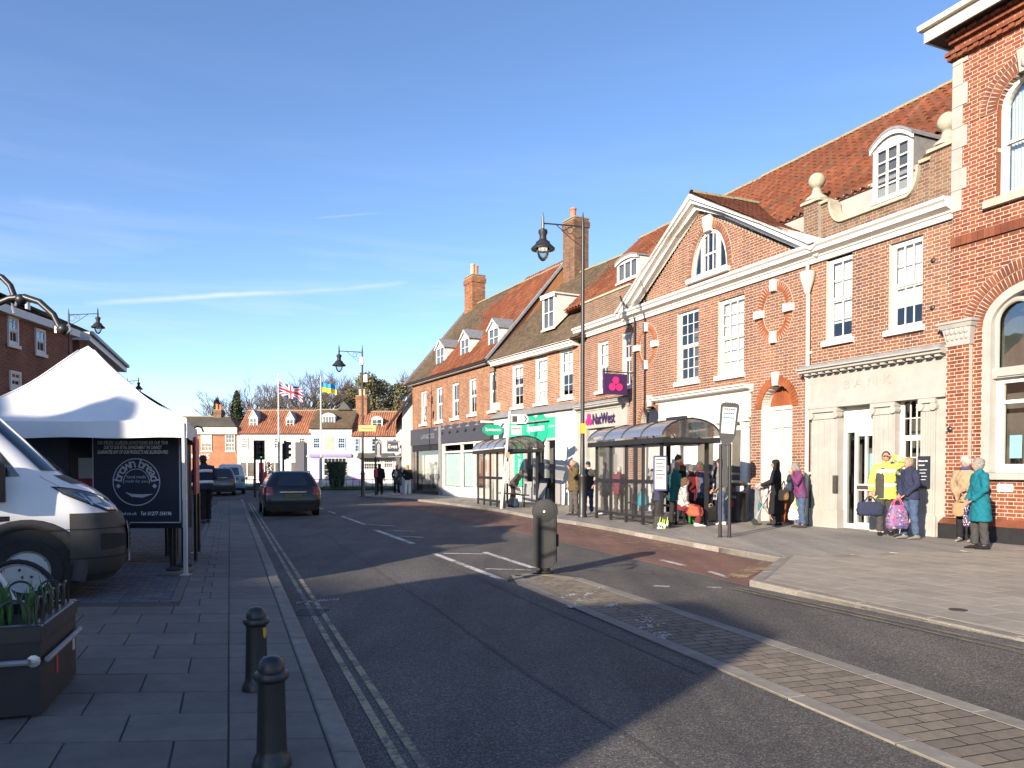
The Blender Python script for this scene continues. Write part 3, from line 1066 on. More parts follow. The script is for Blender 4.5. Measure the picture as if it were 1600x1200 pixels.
g = MB()
g.prismz([(4.42, 12.36), (3.20, 9.77), (4.36, 6.37), (8.3, -3.2), (20, -3.2), (10.4, 13.05), (9.3, 13.5), (6.4, 12.9)], PZ - 0.03, PZ + 0.0035)
sb_ = g.build('slab_bedding', M['joint_l'], rp)
og = Vector((4.6, 12.3))
for i in range(-30, 34):
 for j in range(-14, 34):
  off = 0.3 if j % 2 else 0.0
  p = og + fd * (i * 0.6 + off) + fn * (j * 0.45)
  if not inpoly((p.x, p.y), [(4.2, 12.3), (2.9, 9.75), (4.1, 6.3), (8.0, -3.3), (20, -3.3), (10.4, 13.05), (9.3, 13.5), (6.4, 12.9)]):
   continue
  cor = [p + fd * sx * .2965 + fn * sy * .2215 for sx, sy in ((-1, -1), (1, -1), (1, 1), (-1, 1))]
  full = True
  for qa, qb in ((Vector((4.47, 12.26)), Vector((3.24, 9.76))), (Vector((3.24, 9.76)), Vector((4.38, 6.40))), (Vector((4.38, 6.40)), Vector((8.2, -4.5)))):
   nn = Vector((-(qb - qa).y, (qb - qa).x)).normalized()
   out = []
   for k in range(len(cor)):
    c0, c1 = cor[k], cor[(k + 1) % len(cor)]
    d0, d1 = (c0 - qa).dot(nn), (c1 - qa).dot(nn)
    if d0 >= 0:
     out.append(c0)
    if d0 * d1 < 0:
     out.append(c0.lerp(c1, d0 / (d0 - d1)))
     full = False
    elif d0 < 0:
     full = False
   cor = out
   if len(cor) < 3:
    break
  if len(cor) < 3:
   continue
  if full:
   sp_.add('s', straightproto(0.593, 0.443, 0.03, 0.0015), tiltM((p.x, p.y, PZ + 0.006), 0.0002) @ Matrix.Rotation(math.atan2(fd.y, fd.x), 4, 'Z'))
  else:
   m_ = MB()
   m_.prismz([(c.x - p.x, c.y - p.y) for c in cor], -.03, 0)
   sp_.add(('c', i, j), (m_.v, m_.f), Matrix.Translation((p.x, p.y, PZ + 0.006)))
sp_.done()
g = MB()
p = ground(1497, 954, PZ)
g.lathe([(0.085, 0), (0.085, 0.012), (0.06, 0.014)], 14, (p.x, p.y, PZ))
g.build('stopcock_cover', M['iron_dull'], rp)

bay = [Vector(p) for p in ((4.24, 12.2), (3.05, 9.95), (2.75, 11.0), (1.65, 14.2), (0.2, 18.4), (-1.3, 22.6), (-3.0, 27.5), (-5.2, 33.5), (-6.8, 37.6))]
back = [p for p in RKs if 13 < p.y < 38.5]
g = MB()
pl = [(p.x, p.y) for p in bay[::1]] + [(p.x, p.y) for p in back]
g.prismz([(x, y) for x, y in pl], 0.0005, 0.004)
struct(g.build('bus_bay', M['asphalt_red'], fix=False))

g = MB()
kq = [Vector((3.03, 9.77)), Vector((4.22, 6.34)), Vector((8.0, -4.6))]
ko = Vector((-0.94, -0.34))
for q0, q1 in ((kq[0], kq[1]), (kq[1], kq[2])):
 e0, e1 = q0 + ko * 1.3, q1 + ko * 1.3
 za = 0.02 if q0 is kq[0] else 0.082
 g.quad((q0.x, q0.y, za), (e0.x, e0.y, .0015), (e1.x, e1.y, .0015), (q1.x, q1.y, .082))
struct(g.build('road', M['asphalt'], fix=False))

ym = MB()
for off in (0.215, 0.325):
 a0 = -2.5
 while a0 < 33.5:
  a1 = a0 + 1.5
  if not (4.55 < a0 + 0.75 < 5.0):
   strip(ym, kb(off, a0), kb(off, a1), 0.052, 0.0045)
  a0 = a1
struct(ym.build('yellow_line', M['yellow_line'], fix=False))
ym = MB()
for off in (0.20, 0.31):
 q0, q1 = Vector((3.03, 9.77)), Vector((4.22, 6.34))
 n = Vector((-0.94, -0.34)) * off
 zl = .082 * (1 - off / 1.3) + .006
 for a_, b_, za in ((q0, q1, .02 * (1 - off / 1.3) + .006), (q1, Vector((8.0, -4.6)), zl)):
  u_ = (b_ - a_).normalized()
  v_ = Vector((-u_.y, u_.x)) * .028
  ym.quad((*(a_ + n - v_), za), (*(b_ + n - v_), zl), (*(b_ + n + v_), zl), (*(a_ + n + v_), za))
struct(ym.build('yellow_line', M['yellow_faint'], fix=False))
ym = MB()
strip(ym, ground(1148, 903), ground(1214, 875), 0.30, 0.0085)
for k in (1.15, 2.1):
 prev = None
 for p in RKs:
  if 13.5 < p.y < 30:
   q = p + Vector((-0.93, -0.36)) * (0.25 * k)
   if prev is not None:
    strip(ym, prev, q, 0.07, 0.0085)
   prev = q
for i in range(7):
 a_ = Vector((3.15, 14.3)) + Vector((-0.33, 0.944)) * (i * 1.5)
 strip(ym, a_, a_ + Vector((-0.75, 0.55)), 0.07, 0.0088)
struct(ym.build('bay_marking', M['yellow_bay'], fix=False))
wm = MB()
for a_, b_, w_ in (((679, 865.5), (785, 906), .11), ((756, 862.8), (833, 887.5), .11), ((693, 864.8), (762, 866), .10), ((759, 889), (830, 891), .10),
                   ((535, 807), (571, 820), .10), ((586, 828), (645, 849.5), .13), ((576, 820), (618, 822), .10), ((602, 829), (648, 830.2), .10), ((624, 838), (662, 839.8), .10),
                   ((514, 799), (524, 802.5), .10), ((497, 793), (504, 795.5), .10), ((1033, 875), (1069, 884), .10), ((1107, 893), (1137, 902.5), .10), ((1021, 915.8), (1046, 916.8), .10), ((1105, 917.4), (1127, 919), .08)):
 strip(wm, ground(*a_), ground(*b_), w_, 0.0045)
for i in range(12):
 p = ground(466 + i * 5.6, 941.5 - i * 0.45)
 strip(wm, (p.x, p.y - 0.07), (p.x, p.y + 0.05), 0.02, 0.0045)
struct(wm.build('white_line', M['white_line'], fix=False))

M['asphalt_dark'] = asphalt_mat('newer asphalt', 0.066, 0.45, (1.0, 0.98, 0.95), .2)
g = MB()
for k in range(11):
 strip(g, kb(1.55 + .03 * math.sin(k * 2), k * 1.5 - 1), kb(1.55 + .03 * math.sin(k * 2 + 2), k * 1.5 + .5), .035, .003)
 strip(g, kb(2.75 + .04 * math.sin(k * 3), k * 1.7 + 2), kb(2.75 + .04 * math.sin(k * 3 + 3), k * 1.7 + 3.7), .03, .003)
g.build('asphalt_patch', M['asphalt_dark'], road, fix=False)
p = kb(.2, 4.75)
g = MB()
for k in range(7):
 g.box(p.x - .16, p.x + .16, p.y - .2 + k * .06, p.y - .17 + k * .06, 0, .008)
g.build('drain_grate', M['iron_dull'], road)

IL0, ID = Vector((-0.105, 10.56)), Vector((0.3245, -0.9459))
IN = Vector((0.9459, 0.3245))
IW = 1.02
ipoly = []
for t, wv in ((0.0, 0.06), (-0.30, 0.2), (-0.42, 0.45), (-0.42, 0.62), (-0.25, 0.85), (0.05, 1.02)):
 ipoly.append(IL0 + ID * t + IN * wv)
il = IL0 + ID * 0.12
outl = [IL0 + ID * 13] + [il] + ipoly + [IL0 + ID * 13 + IN * IW]
g = MB()
g.prismz([(p.x, p.y) for p in outl], -0.05, 0.0104)
isl_ = struct(g.build('traffic_island', M['joint_d'], fix=True))
kl = [IL0 + ID * (13 - i * 0.5) for i in range(26)] + [il] + ipoly + [IL0 + ID * (0.2 + i * 0.5) + IN * IW for i in range(26)]
kerbrun(isl_, kl, 0.15, 0.9, 0.014, M['kerb'], -1, 40, 0.08, 0.002)
pv = Pieces(isl_, 'paver', M['paver'], 300, 'pavers')
yaw = math.atan2(ID.y, ID.x)
t = -0.16
r_ = 0
while t < 13:
 lw = 0.122
 ncol = 3
 span = IW - 0.31
 ws = [0.21, 0.21, span - 0.42] if r_ % 2 else [span - 0.42, 0.21, 0.21]
 x = 0.155
 for w in ws:
  c = IL0 + ID * (t + lw / 2) + IN * (x + w / 2)
  if t > 0.0 or (0.3 < x + w / 2 < 0.75):
   pv.add(('p', round(w, 3)), straightproto(lw - 0.017, w - 0.017, 0.03, 0.001), tiltM((c.x, c.y, 0.0114 + random.gauss(0, 0.0002)), 0.0004) @ Matrix.Rotation(yaw, 4, 'Z'))
  x += w
 t += lw
 r_ += 1
pv.done()
g = MB()
for a_, b_, w_ in (((890, 945), (917, 925), .07), ((917, 925), (943, 914.5), .06), ((876, 931), (898, 925), .06), ((1002, 968), (1012, 957), .10), ((1010, 982), (1020, 968), .12), ((1030, 992), (1036, 984), .08), ((945, 945), (962, 940), .06)):
 p, q = ground(*a_, 0.04), ground(*b_, 0.04)
 for k in range(34):
  c0 = p.lerp(q, random.random()) + Vector((random.gauss(0, w_ * .45), random.gauss(0, w_ * .45), 0))
  a, r = random.uniform(0, 3.14), random.uniform(.006, .024)
  g.quad(*[(c0.x + r * random.uniform(.5, 1.2) * math.cos(a + q_), c0.y + 1.6 * r * random.uniform(.5, 1.2) * math.sin(a + q_), 0.0165 + .00005 * k) for q_ in (0, 1.3, 2.9, 4.4)])
g.build('paint_spill', M['white_scrap'], isl_, fix=False)

g = MB()
g.prismz([(-36, 58), (-8.5, 58), (-8.5, 68), (-36, 68)], -0.05, 0.14)
gr_ = struct(g.build('lawn', M['grass']))
gb = MB()
for i in range(2600):
 x, y = random.uniform(-35.9, -8.6), random.uniform(58.02, 62)
 h = random.uniform(0.05, 0.13)
 a = random.uniform(0, 3.14)
 w = 0.03
 gb.quad((x - w * math.cos(a), y - w * math.sin(a), 0.14), (x + w * math.cos(a), y + w * math.sin(a), 0.14), (x + random.gauss(0, .03), y + random.gauss(0, .03), 0.14 + h))
go = gb.build('grass', M['grass'], fix=False)
tag(go, 'short green grass on the strip in front of the far white houses', 'grass')
go['kind'] = 'stuff'
g = MB()
g.prismz([(-60, 68.02), (10, 68.02), (10, 120), (-60, 120)], -0.05, 0.10)
struct(g.build('pavement', M['tarmac']))
# --- building helpers
def rect(a, b, z0, z1):
 return lambda z: (a, b) if z0 < z < z1 else None

def archo(c, hw, z0, zs, rise=None):
 rise = rise or hw

 def f(z):
  if z0 < z <= zs:
   return (c - hw, c + hw)
  if zs < z < zs + rise:
   h = hw * math.sqrt(max(0, 1 - ((z - zs) / rise) ** 2))
   return (c - h, c + h)
  return None
 return f

def subtract(iv, cut):
 out = []
 for a, b in iv:
  if cut[1] <= a or cut[0] >= b:
   out.append((a, b))
   continue
  if cut[0] > a:
   out.append((a, cut[0]))
  if cut[1] < b:
   out.append((cut[1], b))
 return out

def bricklay(P, mort, s0, s1, z0, z1, y=0.0, openings=(), region=None, course=0.075, depth=0.10, back=0.22, jt=0.013, wob=0.0012):
 n = int(round((z1 - z0) / course))
 for i in range(n):
  zc = z0 + (i + 0.5) * course
  iv = region(zc) if region else [(s0, s1)]
  for o in openings:
   c = o(zc)
   if c:
    iv = subtract(iv, c)
  ph = 0.16875 if i % 2 else 0.0
  for a, b in iv:
   if b - a < 0.015:
    continue
   mort.box(a + 0.002, b - 0.002, y + 0.003, y + back, zc - course / 2, zc + course / 2)
   k = math.floor((a - ph) / 0.3375)
   x = k * 0.3375 + ph
   while x < b:
    for w in (0.225, 0.1125):
     l, r = max(x, a), min(x + w, b)
     if r - l > 0.018:
      P.add('b', UNIT, TS(((l + r) / 2, y + depth / 2 + random.uniform(-wob, wob), zc + random.gauss(0, 0.0008)), (r - l - jt, depth, course - jt)))
     x += w

def voussoirs(P, c, z, rx, rz, th, a0, a1, n, y, depth, mb=None):
 for i in range(n):
  a = a0 + (a1 - a0) * (i + 0.5) / n
  ex, ez = rx + th / 2, rz + th / 2
  px, pz = c + ex * math.sin(a), z + ez * math.cos(a)
  nx, nz = math.sin(a) / ex, math.cos(a) / ez
  ang = math.atan2(nx, nz)
  tx, tz = ex * math.cos(a), -ez * math.sin(a)
  w = math.hypot(tx, tz) * abs(a1 - a0) / n
  P.add('b', UNIT, TS((px, y + depth / 2, pz), (w - 0.013, depth, th), 0, ang))
  if mb is not None:
   mb.add(*UNIT, TS((px, y + depth / 2 + .0035, pz), (w + .002, depth, th + .012), 0, ang))

PANE = None

def pane(parent, s0, s1, y, z0, z1, material=None):
 global PANE
 if PANE is None:
  mb = MB()
  mb.quad((-.5, 0, -.5), (.5, 0, -.5), (.5, 0, .5), (-.5, 0, .5))
  PANE = {}
 material = material or M['glass']
 if material.name not in PANE:
  mb = MB()
  mb.quad((-.5, 0, -.5), (.5, 0, -.5), (.5, 0, .5), (-.5, 0, .5))
  PANE[material.name] = mb.mesh('pane', material, fix=False)
 o = bpy.data.objects.new('pane', PANE[material.name])
 COL.objects.link(o)
 o.parent = parent
 o.location = ((s0 + s1) / 2, y, (z0 + z1) / 2)
 o.scale = (s1 - s0, 1, z1 - z0)
 o.rotation_euler = (random.gauss(0, 0.004), 0, random.gauss(0, 0.004))
 return o

def sash(parent, s0, s1, z0, z1, cols=3, rows=(2, 2), y=0.10, fw=0.06, blind=None, single=False, sill=0.10, sillp=0.10, wm=None, bar=0.022, meet=True, sillm=None, blindy=0.13, back=None):
 wm = wm or M['white']
 mb = MB()
 mb.box(s0, s0 + fw, y, y + 0.09, z0, z1)
 mb.box(s1 - fw, s1, y, y + 0.09, z0, z1)
 mb.box(s0 + fw, s1 - fw, y, y + 0.09, z1 - fw, z1)
 mb.box(s0 + fw, s1 - fw, y, y + 0.09, z0, z0 + fw * 1.2)
 a, b = s0 + fw, s1 - fw
 zb, zt = z0 + fw * 1.2, z1 - fw
 tot = sum(rows)
 zm = zb + (zt - zb) * rows[0] / tot
 if meet:
  mb.box(a, b, y + 0.012, y + 0.08, zm - 0.022, zm + 0.022)
 st = 0.035
 sashes = [(zb, zm - (0.022 if meet else 0), rows[0], y + 0.045), (zm + (0.022 if meet else 0), zt, rows[1], y + 0.018)] if rows[1] else [(zb, zt, rows[0], y + 0.03)]
 cells = []
 for lo, hi, nr, yy in sashes:
  mb.box(a, a + st, yy, yy + 0.035, lo, hi)
  mb.box(b - st, b, yy, yy + 0.035, lo, hi)
  mb.box(a + st, b - st, yy + 0.001, yy + 0.034, lo, lo + st)
  mb.box(a + st, b - st, yy + 0.001, yy + 0.034, hi - st, hi)
  aa, bb_, l2, h2 = a + st, b - st, lo + st, hi - st
  cw, ch = (bb_ - aa) / cols, (h2 - l2) / nr
  for i in range(1, cols):
   mb.box(aa + i * cw - bar / 2, aa + i * cw + bar / 2, yy + 0.003, yy + 0.03, l2, h2)
  for j in range(1, nr):
   mb.box(aa, bb_, yy + 0.005, yy + 0.028, l2 + j * ch - bar / 2, l2 + j * ch + bar / 2)
  if single:
   cells.append((aa, bb_, l2, h2, yy + 0.016))
  else:
   for i in range(cols):
    for j in range(nr):
     cells.append((aa + i * cw + bar / 2, aa + (i + 1) * cw - bar / 2, l2 + j * ch + bar / 2, l2 + (j + 1) * ch - bar / 2, yy + 0.016))
 w = mb.build('window', wm, parent, fix=False)
 for c in cells:
  pane(w, c[0], c[1], c[4], c[2], c[3])
 if sill:
  q = MB()
  q.bevbox(s0 - 0.08, s1 + 0.08, -sillp, y + 0.02, z0 - sill, z0 - 0.002, 0.01)
  q.build('sill', sillm or wm, w)
 if back:
  q = MB()
  q.box(s0 + .02, s1 - .02, y + back, y + back + .006, z0, z1)
  q.build('dark_backing', M['dark'], w)  # dark sheet close behind the glass, in place of a shaded room
 if blind:
  q = MB()
  lo = zb + (zt - zb) * (1 - blind)
  n = 24
  pts_ = []
  for i in range(n + 1):
   x = a + (b - a) * i / n
   pts_.append((x, y + blindy + 0.006 * math.sin(i * 2.4)))
  q.loft([[(p[0], p[1], lo) for p in pts_], [(p[0], p[1], zt) for p in pts_]], closed=False)
  q.build('blind', M['curtain'], w, fix=False)
 return w

def pantile(w=0.25, l=0.40, n=6):
 top, bot = [], []
 vs_, fs = [], []
 for j, yy in enumerate((0, l)):
  for i in range(n + 1):
   t = i / n
   h = 0.042 * math.sin(t * 2 * math.pi - 0.5) + 0.03 * (1 - j)
   vs_.append(((t - 0.5) * (w + 0.012), yy, h))
 for i in range(n):
  fs.append((i, i + 1, n + 1 + i + 1, n + 1 + i))
 for i in range(n + 1):
  x, yy, h = vs_[i]
  vs_.append((x, yy, h - 0.022))
 o = 2 * (n + 1)
 for i in range(n):
  fs.append((i, o + i, o + i + 1, i + 1))
 return vs_, fs

def plaintile(w=0.165, l=0.2, t=0.014):
 return [(-w / 2, 0, 0.012), (w / 2, 0, 0.012), (w / 2, l, 0), (-w / 2, l, 0), (-w / 2, 0, 0.012 - t), (w / 2, 0, 0.012 - t)], [(0, 1, 2, 3), (4, 5, 1, 0)]

PANT, PLAIN = pantile(), plaintile()

def tileroof(P, O, ea, eb, La, Lb, kind='pan', clip=None, rnd=1.0):
 """tiles over the rectangle O + a*ea + b*eb (eb climbs the slope)"""
 ea, eb = Vector(ea).normalized(), Vector(eb).normalized()
 nn = ea.cross(eb)
 tw, tl = (0.25, 0.335) if kind == 'pan' else (0.168, 0.115)
 proto = PANT if kind == 'pan' else PLAIN
 na, nb_ = int(La / tw), int(Lb / tl) + 1
 B = Matrix((ea, eb, nn)).transposed().to_4x4()
 for j in range(nb_):
  for i in range(na + (1 if kind != 'pan' else 0)):
   a = (i + 0.5) * tw + (tw / 2 if (kind != 'pan' and j % 2) else 0)
   b = j * tl
   if a > La or (clip and not clip(a, b + tl / 2)):
    continue
   p = Vector(O) + ea * a + eb * b + nn * (0.035 + random.gauss(0, 0.004) * rnd)
   Mx = Matrix.Translation(p) @ B @ Matrix.Rotation(random.gauss(0, 0.012) * rnd, 4, 'Z') @ Matrix.Rotation(random.gauss(0, 0.012) * rnd, 4, 'X')
   P.add(kind, proto, Mx)

def ridge_tiles(parent, p0, p1, r=0.12, material=None):
 P = Pieces(parent, 'ridge_tile', material or M['lichen'], 40, 'ridge_tiles', 40)
 p0, p1 = Vector(p0), Vector(p1)
 d = p1 - p0
 n = max(1, int(d.length / 0.45))
 vs_, fs = [], []
 for x in (0, 1):
  for i in range(7):
   a = math.pi * i / 6
   vs_.append((x * 0.45, -math.cos(a) * r * (1.05 if x == 0 else 0.97), math.sin(a) * r))
 for i in range(6):
  fs.append((i, i + 1, 8 + i, 7 + i))
 e = d.normalized()
 up = Vector((0, 0, 1))
 side = up.cross(e).normalized()
 B = Matrix((e, side, e.cross(side))).transposed().to_4x4()
 for i in range(n):
  P.add('r', (vs_, fs), Matrix.Translation(p0 + d * (i / n) + Vector((0, 0, random.gauss(0, .008)))) @ B @ Matrix.Diagonal((d.length / n / 0.45, 1, 1, 1)))
 P.done()

def dormer(parent, s0, s1, y, z0, z1, slope_tan, top='gable', cols=2, rows=(1, 1), cheek=None, roofm=None, rise=0.35, winm=None):
 """window standing on a roof slope; y is the front, the roof behind climbs by slope_tan"""
 cheek = cheek or M['white']
 roofm = roofm or M['lead']
 dep = (z1 - z0) / slope_tan + 0.1
 fw = 0.09
 mb = MB()
 ck = MB()
 ck.prismx([(y + 0.02, z0), (y + 0.02, z1), (y + dep, z1)], s0, s0 + 0.05)
 ck.prismx([(y + 0.02, z0), (y + 0.02, z1), (y + dep, z1)], s1 - 0.05, s1)
 mb.box(s0, s0 + fw, y - 0.03, y + 0.015, z0, z1)
 mb.box(s1 - fw, s1, y - 0.03, y + 0.015, z0, z1)
 mb.box(s0 + fw, s1 - fw, y - 0.032, y + 0.013, z0 - 0.06, z0 + 0.06)
 mb.box(s0 + fw, s1 - fw, y - 0.03, y + 0.015, z1 - 0.08, z1)
 mb.box(s0 - 0.06, s1 + 0.06, y - 0.08, y - 0.034, z0 - 0.07, z0)
 c = (s0 + s1) / 2
 d = MB()
 if top == 'gable':
  mb.prism([(s0, z1), (s1, z1), (c, z1 + rise)], y - 0.02, y + 0.02)
  yr = y + dep + rise / slope_tan
  for sg in (-1, 1):
   e0 = (c + sg * ((s1 - s0) / 2 + 0.10), z1 - 0.08)
   a = [(e0[0], y - 0.12, e0[1]), (c, y - 0.12, z1 + rise + 0.03), (c, yr, z1 + rise + 0.03), (e0[0], y + dep, e0[1])]
   bq = [(p[0], p[1], p[2] + 0.05) for p in a]
   d.add(a + bq, [(0, 1, 2, 3), (4, 7, 6, 5), (0, 4, 5, 1), (1, 5, 6, 2), (2, 6, 7, 3), (3, 7, 4, 0)])
  bgb = MB()
  for sg in (-1, 1):
   e0 = (c + sg * ((s1 - s0) / 2 + 0.08), z1 - 0.12)
   bgb.prism([e0, (e0[0], e0[1] + 0.11), (c, z1 + rise + 0.03), (c, z1 + rise - 0.08)], y - 0.115, y - 0.08)
 elif top == 'flat':
  d.box(s0 - 0.08, s1 + 0.08, y - 0.12, y + dep + 0.1, z1 + 0.005, z1 + 0.07)
  bgb = MB()
  bgb.box(s0 - 0.07, s1 + 0.07, y - 0.10, y - 0.05, z1 - 0.11, z1)
 else:
  n = 10
  arc = [(c + (s1 - s0) / 2 * 1.06 * math.sin(-1 + 2 * i / n), 0) for i in range(n + 1)]
  hw = (s1 - s0) / 2 + 0.05
  arc = [(c - hw + 2 * hw * i / n, z1 + rise * (1 - (2 * i / n - 1) ** 2)) for i in range(n + 1)]
  mb.prism([(s0, z1 - 0.01), (s1, z1 - 0.01)] + [(c + (p[0] - c) * 0.97, p[1] - 0.01) for p in reversed(arc)], y - 0.018, y + 0.02)
  low = [(p[0], y - 0.12, p[1]) for p in arc]
  up_ = [(p[0], y - 0.12, p[1] + 0.06) for p in reversed(arc)]
  r0 = low + up_
  r1 = [(p[0], y + dep + rise / slope_tan * 0.8, p[2]) for p in r0]
  d.loft([r0, r1])
  bgb = MB()
  bgb.loft([[(p[0], y - 0.10, p[1] - 0.10) for p in arc], [(p[0], y - 0.10, p[1]) for p in arc], [(p[0], y - 0.05, p[1]) for p in arc], [(p[0], y - 0.05, p[1] - 0.10) for p in arc]], closed=False, caps=False)
 dm = mb.build('dormer', winm or M['white'], parent)
 ck.build('cheek', cheek, dm)
 d.build('dormer_roof', roofm, dm)
 bgb.build('bargeboard', winm or M['white'], dm)
 a, b, lo, hi = s0 + fw, s1 - fw, z0 + 0.06, z1 - 0.08
 q = MB()
 tot = sum(rows)
 cw, ch = (b - a) / cols, (hi - lo) / tot
 for i in range(1, cols):
  q.box(a + i * cw - 0.025, a + i * cw + 0.025, y - 0.025, y + 0.01, lo, hi)
 for j in range(1, tot):
  q.box(a, b, y - 0.02, y + 0.006, lo + j * ch - 0.017, lo + j * ch + 0.017)
 q.box(a, a + 0.03, y - 0.022, y + 0.008, lo, hi)
 q.box(b - 0.03, b, y - 0.022, y + 0.008, lo, hi)
 q.build('glazing_bars', winm or M['white'], dm, fix=False)
 for i in range(cols):
  for j in range(tot):
   pane(dm, a + i * cw + 0.02, a + (i + 1) * cw - 0.02, y - 0.006, lo + j * ch + 0.015, lo + (j + 1) * ch - 0.015)
 bk = MB()
 bk.box(s0 + 0.06, s1 - 0.06, y + 0.05, y + 0.056, z0, z1)
 bk.build('dark_backing', M['dim'], dm)  # dim sheet behind the dormer panes imitates the unlit inside
 return dm

def chimney(parent, s0, s1, y0, y1, z0, z1, pots, bm=None, mm=None, band=True, name='chimney'):
 mort = MB()
 mort.box(s0 + 0.008, s1 - 0.008, y0 + 0.008, y1 - 0.008, z0, z1)
 ch = mort.build(name, mm or M['mortar_dim'], parent)
 P = Pieces(ch, 'brick', bm or M['brick_old'], 0, 'bricks')
 n = int((z1 - z0) / 0.075)
 for i in range(n):
  zc = z0 + (i + 0.5) * 0.075
  gro = 0.0
  if band and (n - 5 <= i < n - 1):
   gro = 0.05
  for (a, b, fx) in ((s0 - gro, s1 + gro, 0), (y0 - gro, y1 + gro, 1)):
   for side in (0, 1):
    x = a - (0.11 if i % 2 else 0)
    while x < b:
     l, r = max(x, a), min(x + 0.225, b)
     x += 0.225
     if r - l < 0.04:
      continue
     c = (l + r) / 2
     if fx == 0:
      P.add('b', UNIT, TS((c, (y0 - gro + 0.05) if side == 0 else (y1 + gro - 0.05), zc), (r - l - 0.01, 0.1, 0.065)))
     else:
      P.add('b', UNIT, TS(((s0 - gro + 0.05) if side == 0 else (s1 + gro - 0.05), c, zc), (0.1, r - l - 0.01, 0.065)))
 P.done()
 cp = MB()
 cp.bevbox(s0 - 0.04, s1 + 0.04, y0 - 0.04, y1 + 0.04, z1, z1 + 0.09, 0.04)
 cp.build('chimney_cap', M['lichen'], ch)
 for (ps, py, r, h, pm) in pots:
  q = MB()
  q.lathe([(r * 1.15, 0), (r, 0.08), (r * 0.88, h * 0.85), (r * 1.08, h * 0.88), (r * 1.08, h), (r * 0.8, h), (r * 0.75, h * 0.7)], 12, (ps, py, z1 + 0.07))
  q.build('chimney_pot', pm, ch, 40)
 return ch

def lettering(parent, text, c, width=None, height=None, material=None, ext=0.006, basis='xz', shear=0.0, name='lettering', rotz=0.0, bold=0.0, rot=0.0, spacing=1.0):
 """flat letters, centred on c, reading along local x, facing local -y"""
 cu = bpy.data.curves.new('letters', 'FONT')
 cu.body = text
 cu.align_x = 'CENTER'
 cu.align_y = 'CENTER'
 cu.resolution_u = 3
 cu.shear = shear
 cu.offset = bold
 cu.space_character = spacing
 tmp = bpy.data.objects.new('letters', cu)
 me = bpy.data.meshes.new_from_object(tmp)
 bpy.data.objects.remove(tmp)
 n = len(me.vertices)
 a = np.zeros(n * 3)
 me.vertices.foreach_get('co', a)
 a = a.reshape(-1, 3)
 w, h = np.ptp(a[:, 0]), np.ptp(a[:, 1])
 mid = (a.max(0) + a.min(0)) / 2
 a = a - mid
 sx = sy = 1.0
 if width:
  sx = sy = width / w
 if height:
  sy = height / h
  if not width:
   sx = sy
 fs = [tuple(p.vertices) for p in me.polygons]
 bpy.data.meshes.remove(me)
 vs_ = np.stack([a[:, 0] * sx, np.zeros(n), a[:, 1] * sy], 1)
 if rot:
  cr, sr = math.cos(rot), math.sin(rot)
  vs_ = np.stack([vs_[:, 0] * cr - vs_[:, 2] * sr, vs_[:, 1], vs_[:, 0] * sr + vs_[:, 2] * cr], 1)
 mb = MB()
 mb.add([tuple(p) for p in vs_], fs)
 if isinstance(parent, MB):
  parent.add([tuple(p + np.array(c)) for p in vs_], fs)
  return None
 return mb.build(name, material, parent, loc=c, rotz=rotz, fix=False)

def cornice(mb, s0, s1, zb, zt, p=0.34, y=0.0):
 h = zt - zb
 mb.prismx([(y + 0.02, zb), (y - 0.05, zb), (y - 0.05, zb + h * .25), (y - 0.10, zb + h * .30), (y - 0.10, zb + h * .38), (y - p * .8, zb + h * .52), (y - p * .8, zb + h * .74),
               (y - p, zb + h * .84), (y - p, zt), (y + 0.02, zt + 0.02)], s0, s1)

# --- the brick bank with the pediment
FB = Frame((7.8 - .4 * 10, 19.1 + .9165 * 10), (7.8, 19.1))
S, Z = FB.S, FB.Z
bank = thing('bank_building', 'red brick Georgian bank with white pediment, red pantile roof and ball finials', 'building', (FB.o.x, FB.o.y, 0), FB.rot)
sD, sR, sL = S(1267, 500), S(1487, 500), S(988, 560)
zc0, zc1 = Z(1272, 412), FB.Z(1272, 379, -.3)
zap_s, zap = FB.hit(1088, 306, -.15)
ped_l, ped_r = sL - 0.05, sD + 0.02
ped_c = zap_s
shop_top = Z(1259, 579)
b_win = [(1291, 408, 534, 1331), (1389, 383, 517, 1441)]        # uL, vTop(left), vBottom(left), uR
p_win = [(1058, 490, 598, 1091), (1122, 472, 588, 1162)]
ops, wins = [], []
for (ul, vt, vb, ur) in b_win + p_win:
 a, b = S(ul, (vt + vb) / 2), S(ur, (vt + vb) / 2)
 zb, zt = Z(ul, vb), Z(ul, vt)
 wins.append((a, b, zb, min(zt, zc0 - 0.03)))
 ops.append(rect(a, b, zb, min(zt, zc0 - 0.03)))
fs0, fs1 = S(1030, 680), S(1173, 680)              # white shopfront under the pediment
fz1 = Z(1174, 601)
ops.append(rect(fs0, fs1, 0, fz1 - 0.02))
na0, na1 = S(1181, 700), S(1246, 700)
nch = (na0 + na1) / 2
nhw = (na1 - na0) / 2 - 0.20
nzs = Z(1190, 628)
nsp = Z(1183, 640)
ops.append(archo(nch, nhw, 0.0, nsp, nhw * 1.05))
la0, la1 = S(998, 650), S(1036, 650)
lac, lahw = (la0 + la1) / 2, (la1 - la0) / 2 - 0.16
lsp = Z(1000, 662)
ops.append(archo(lac, lahw, 0.0, lsp, lahw))
awc, awz = FB.hit(1107, 415)
aw_hw, aw_rise = abs(S(1138, 400) - S(1078, 420)) / 2 * 0.93, Z(1107, 352) - Z(1107, 426) - 0.12
awb = Z(1107, 427)
ops.append(archo(awc, aw_hw, awb, awb + 0.05, aw_rise))
PLN = 0.98                                        # top of the grey plinth

def reg_lower(z):
 if z < shop_top:
  return [(sL, sD - 0.02)]
 return [(sL, sR)]

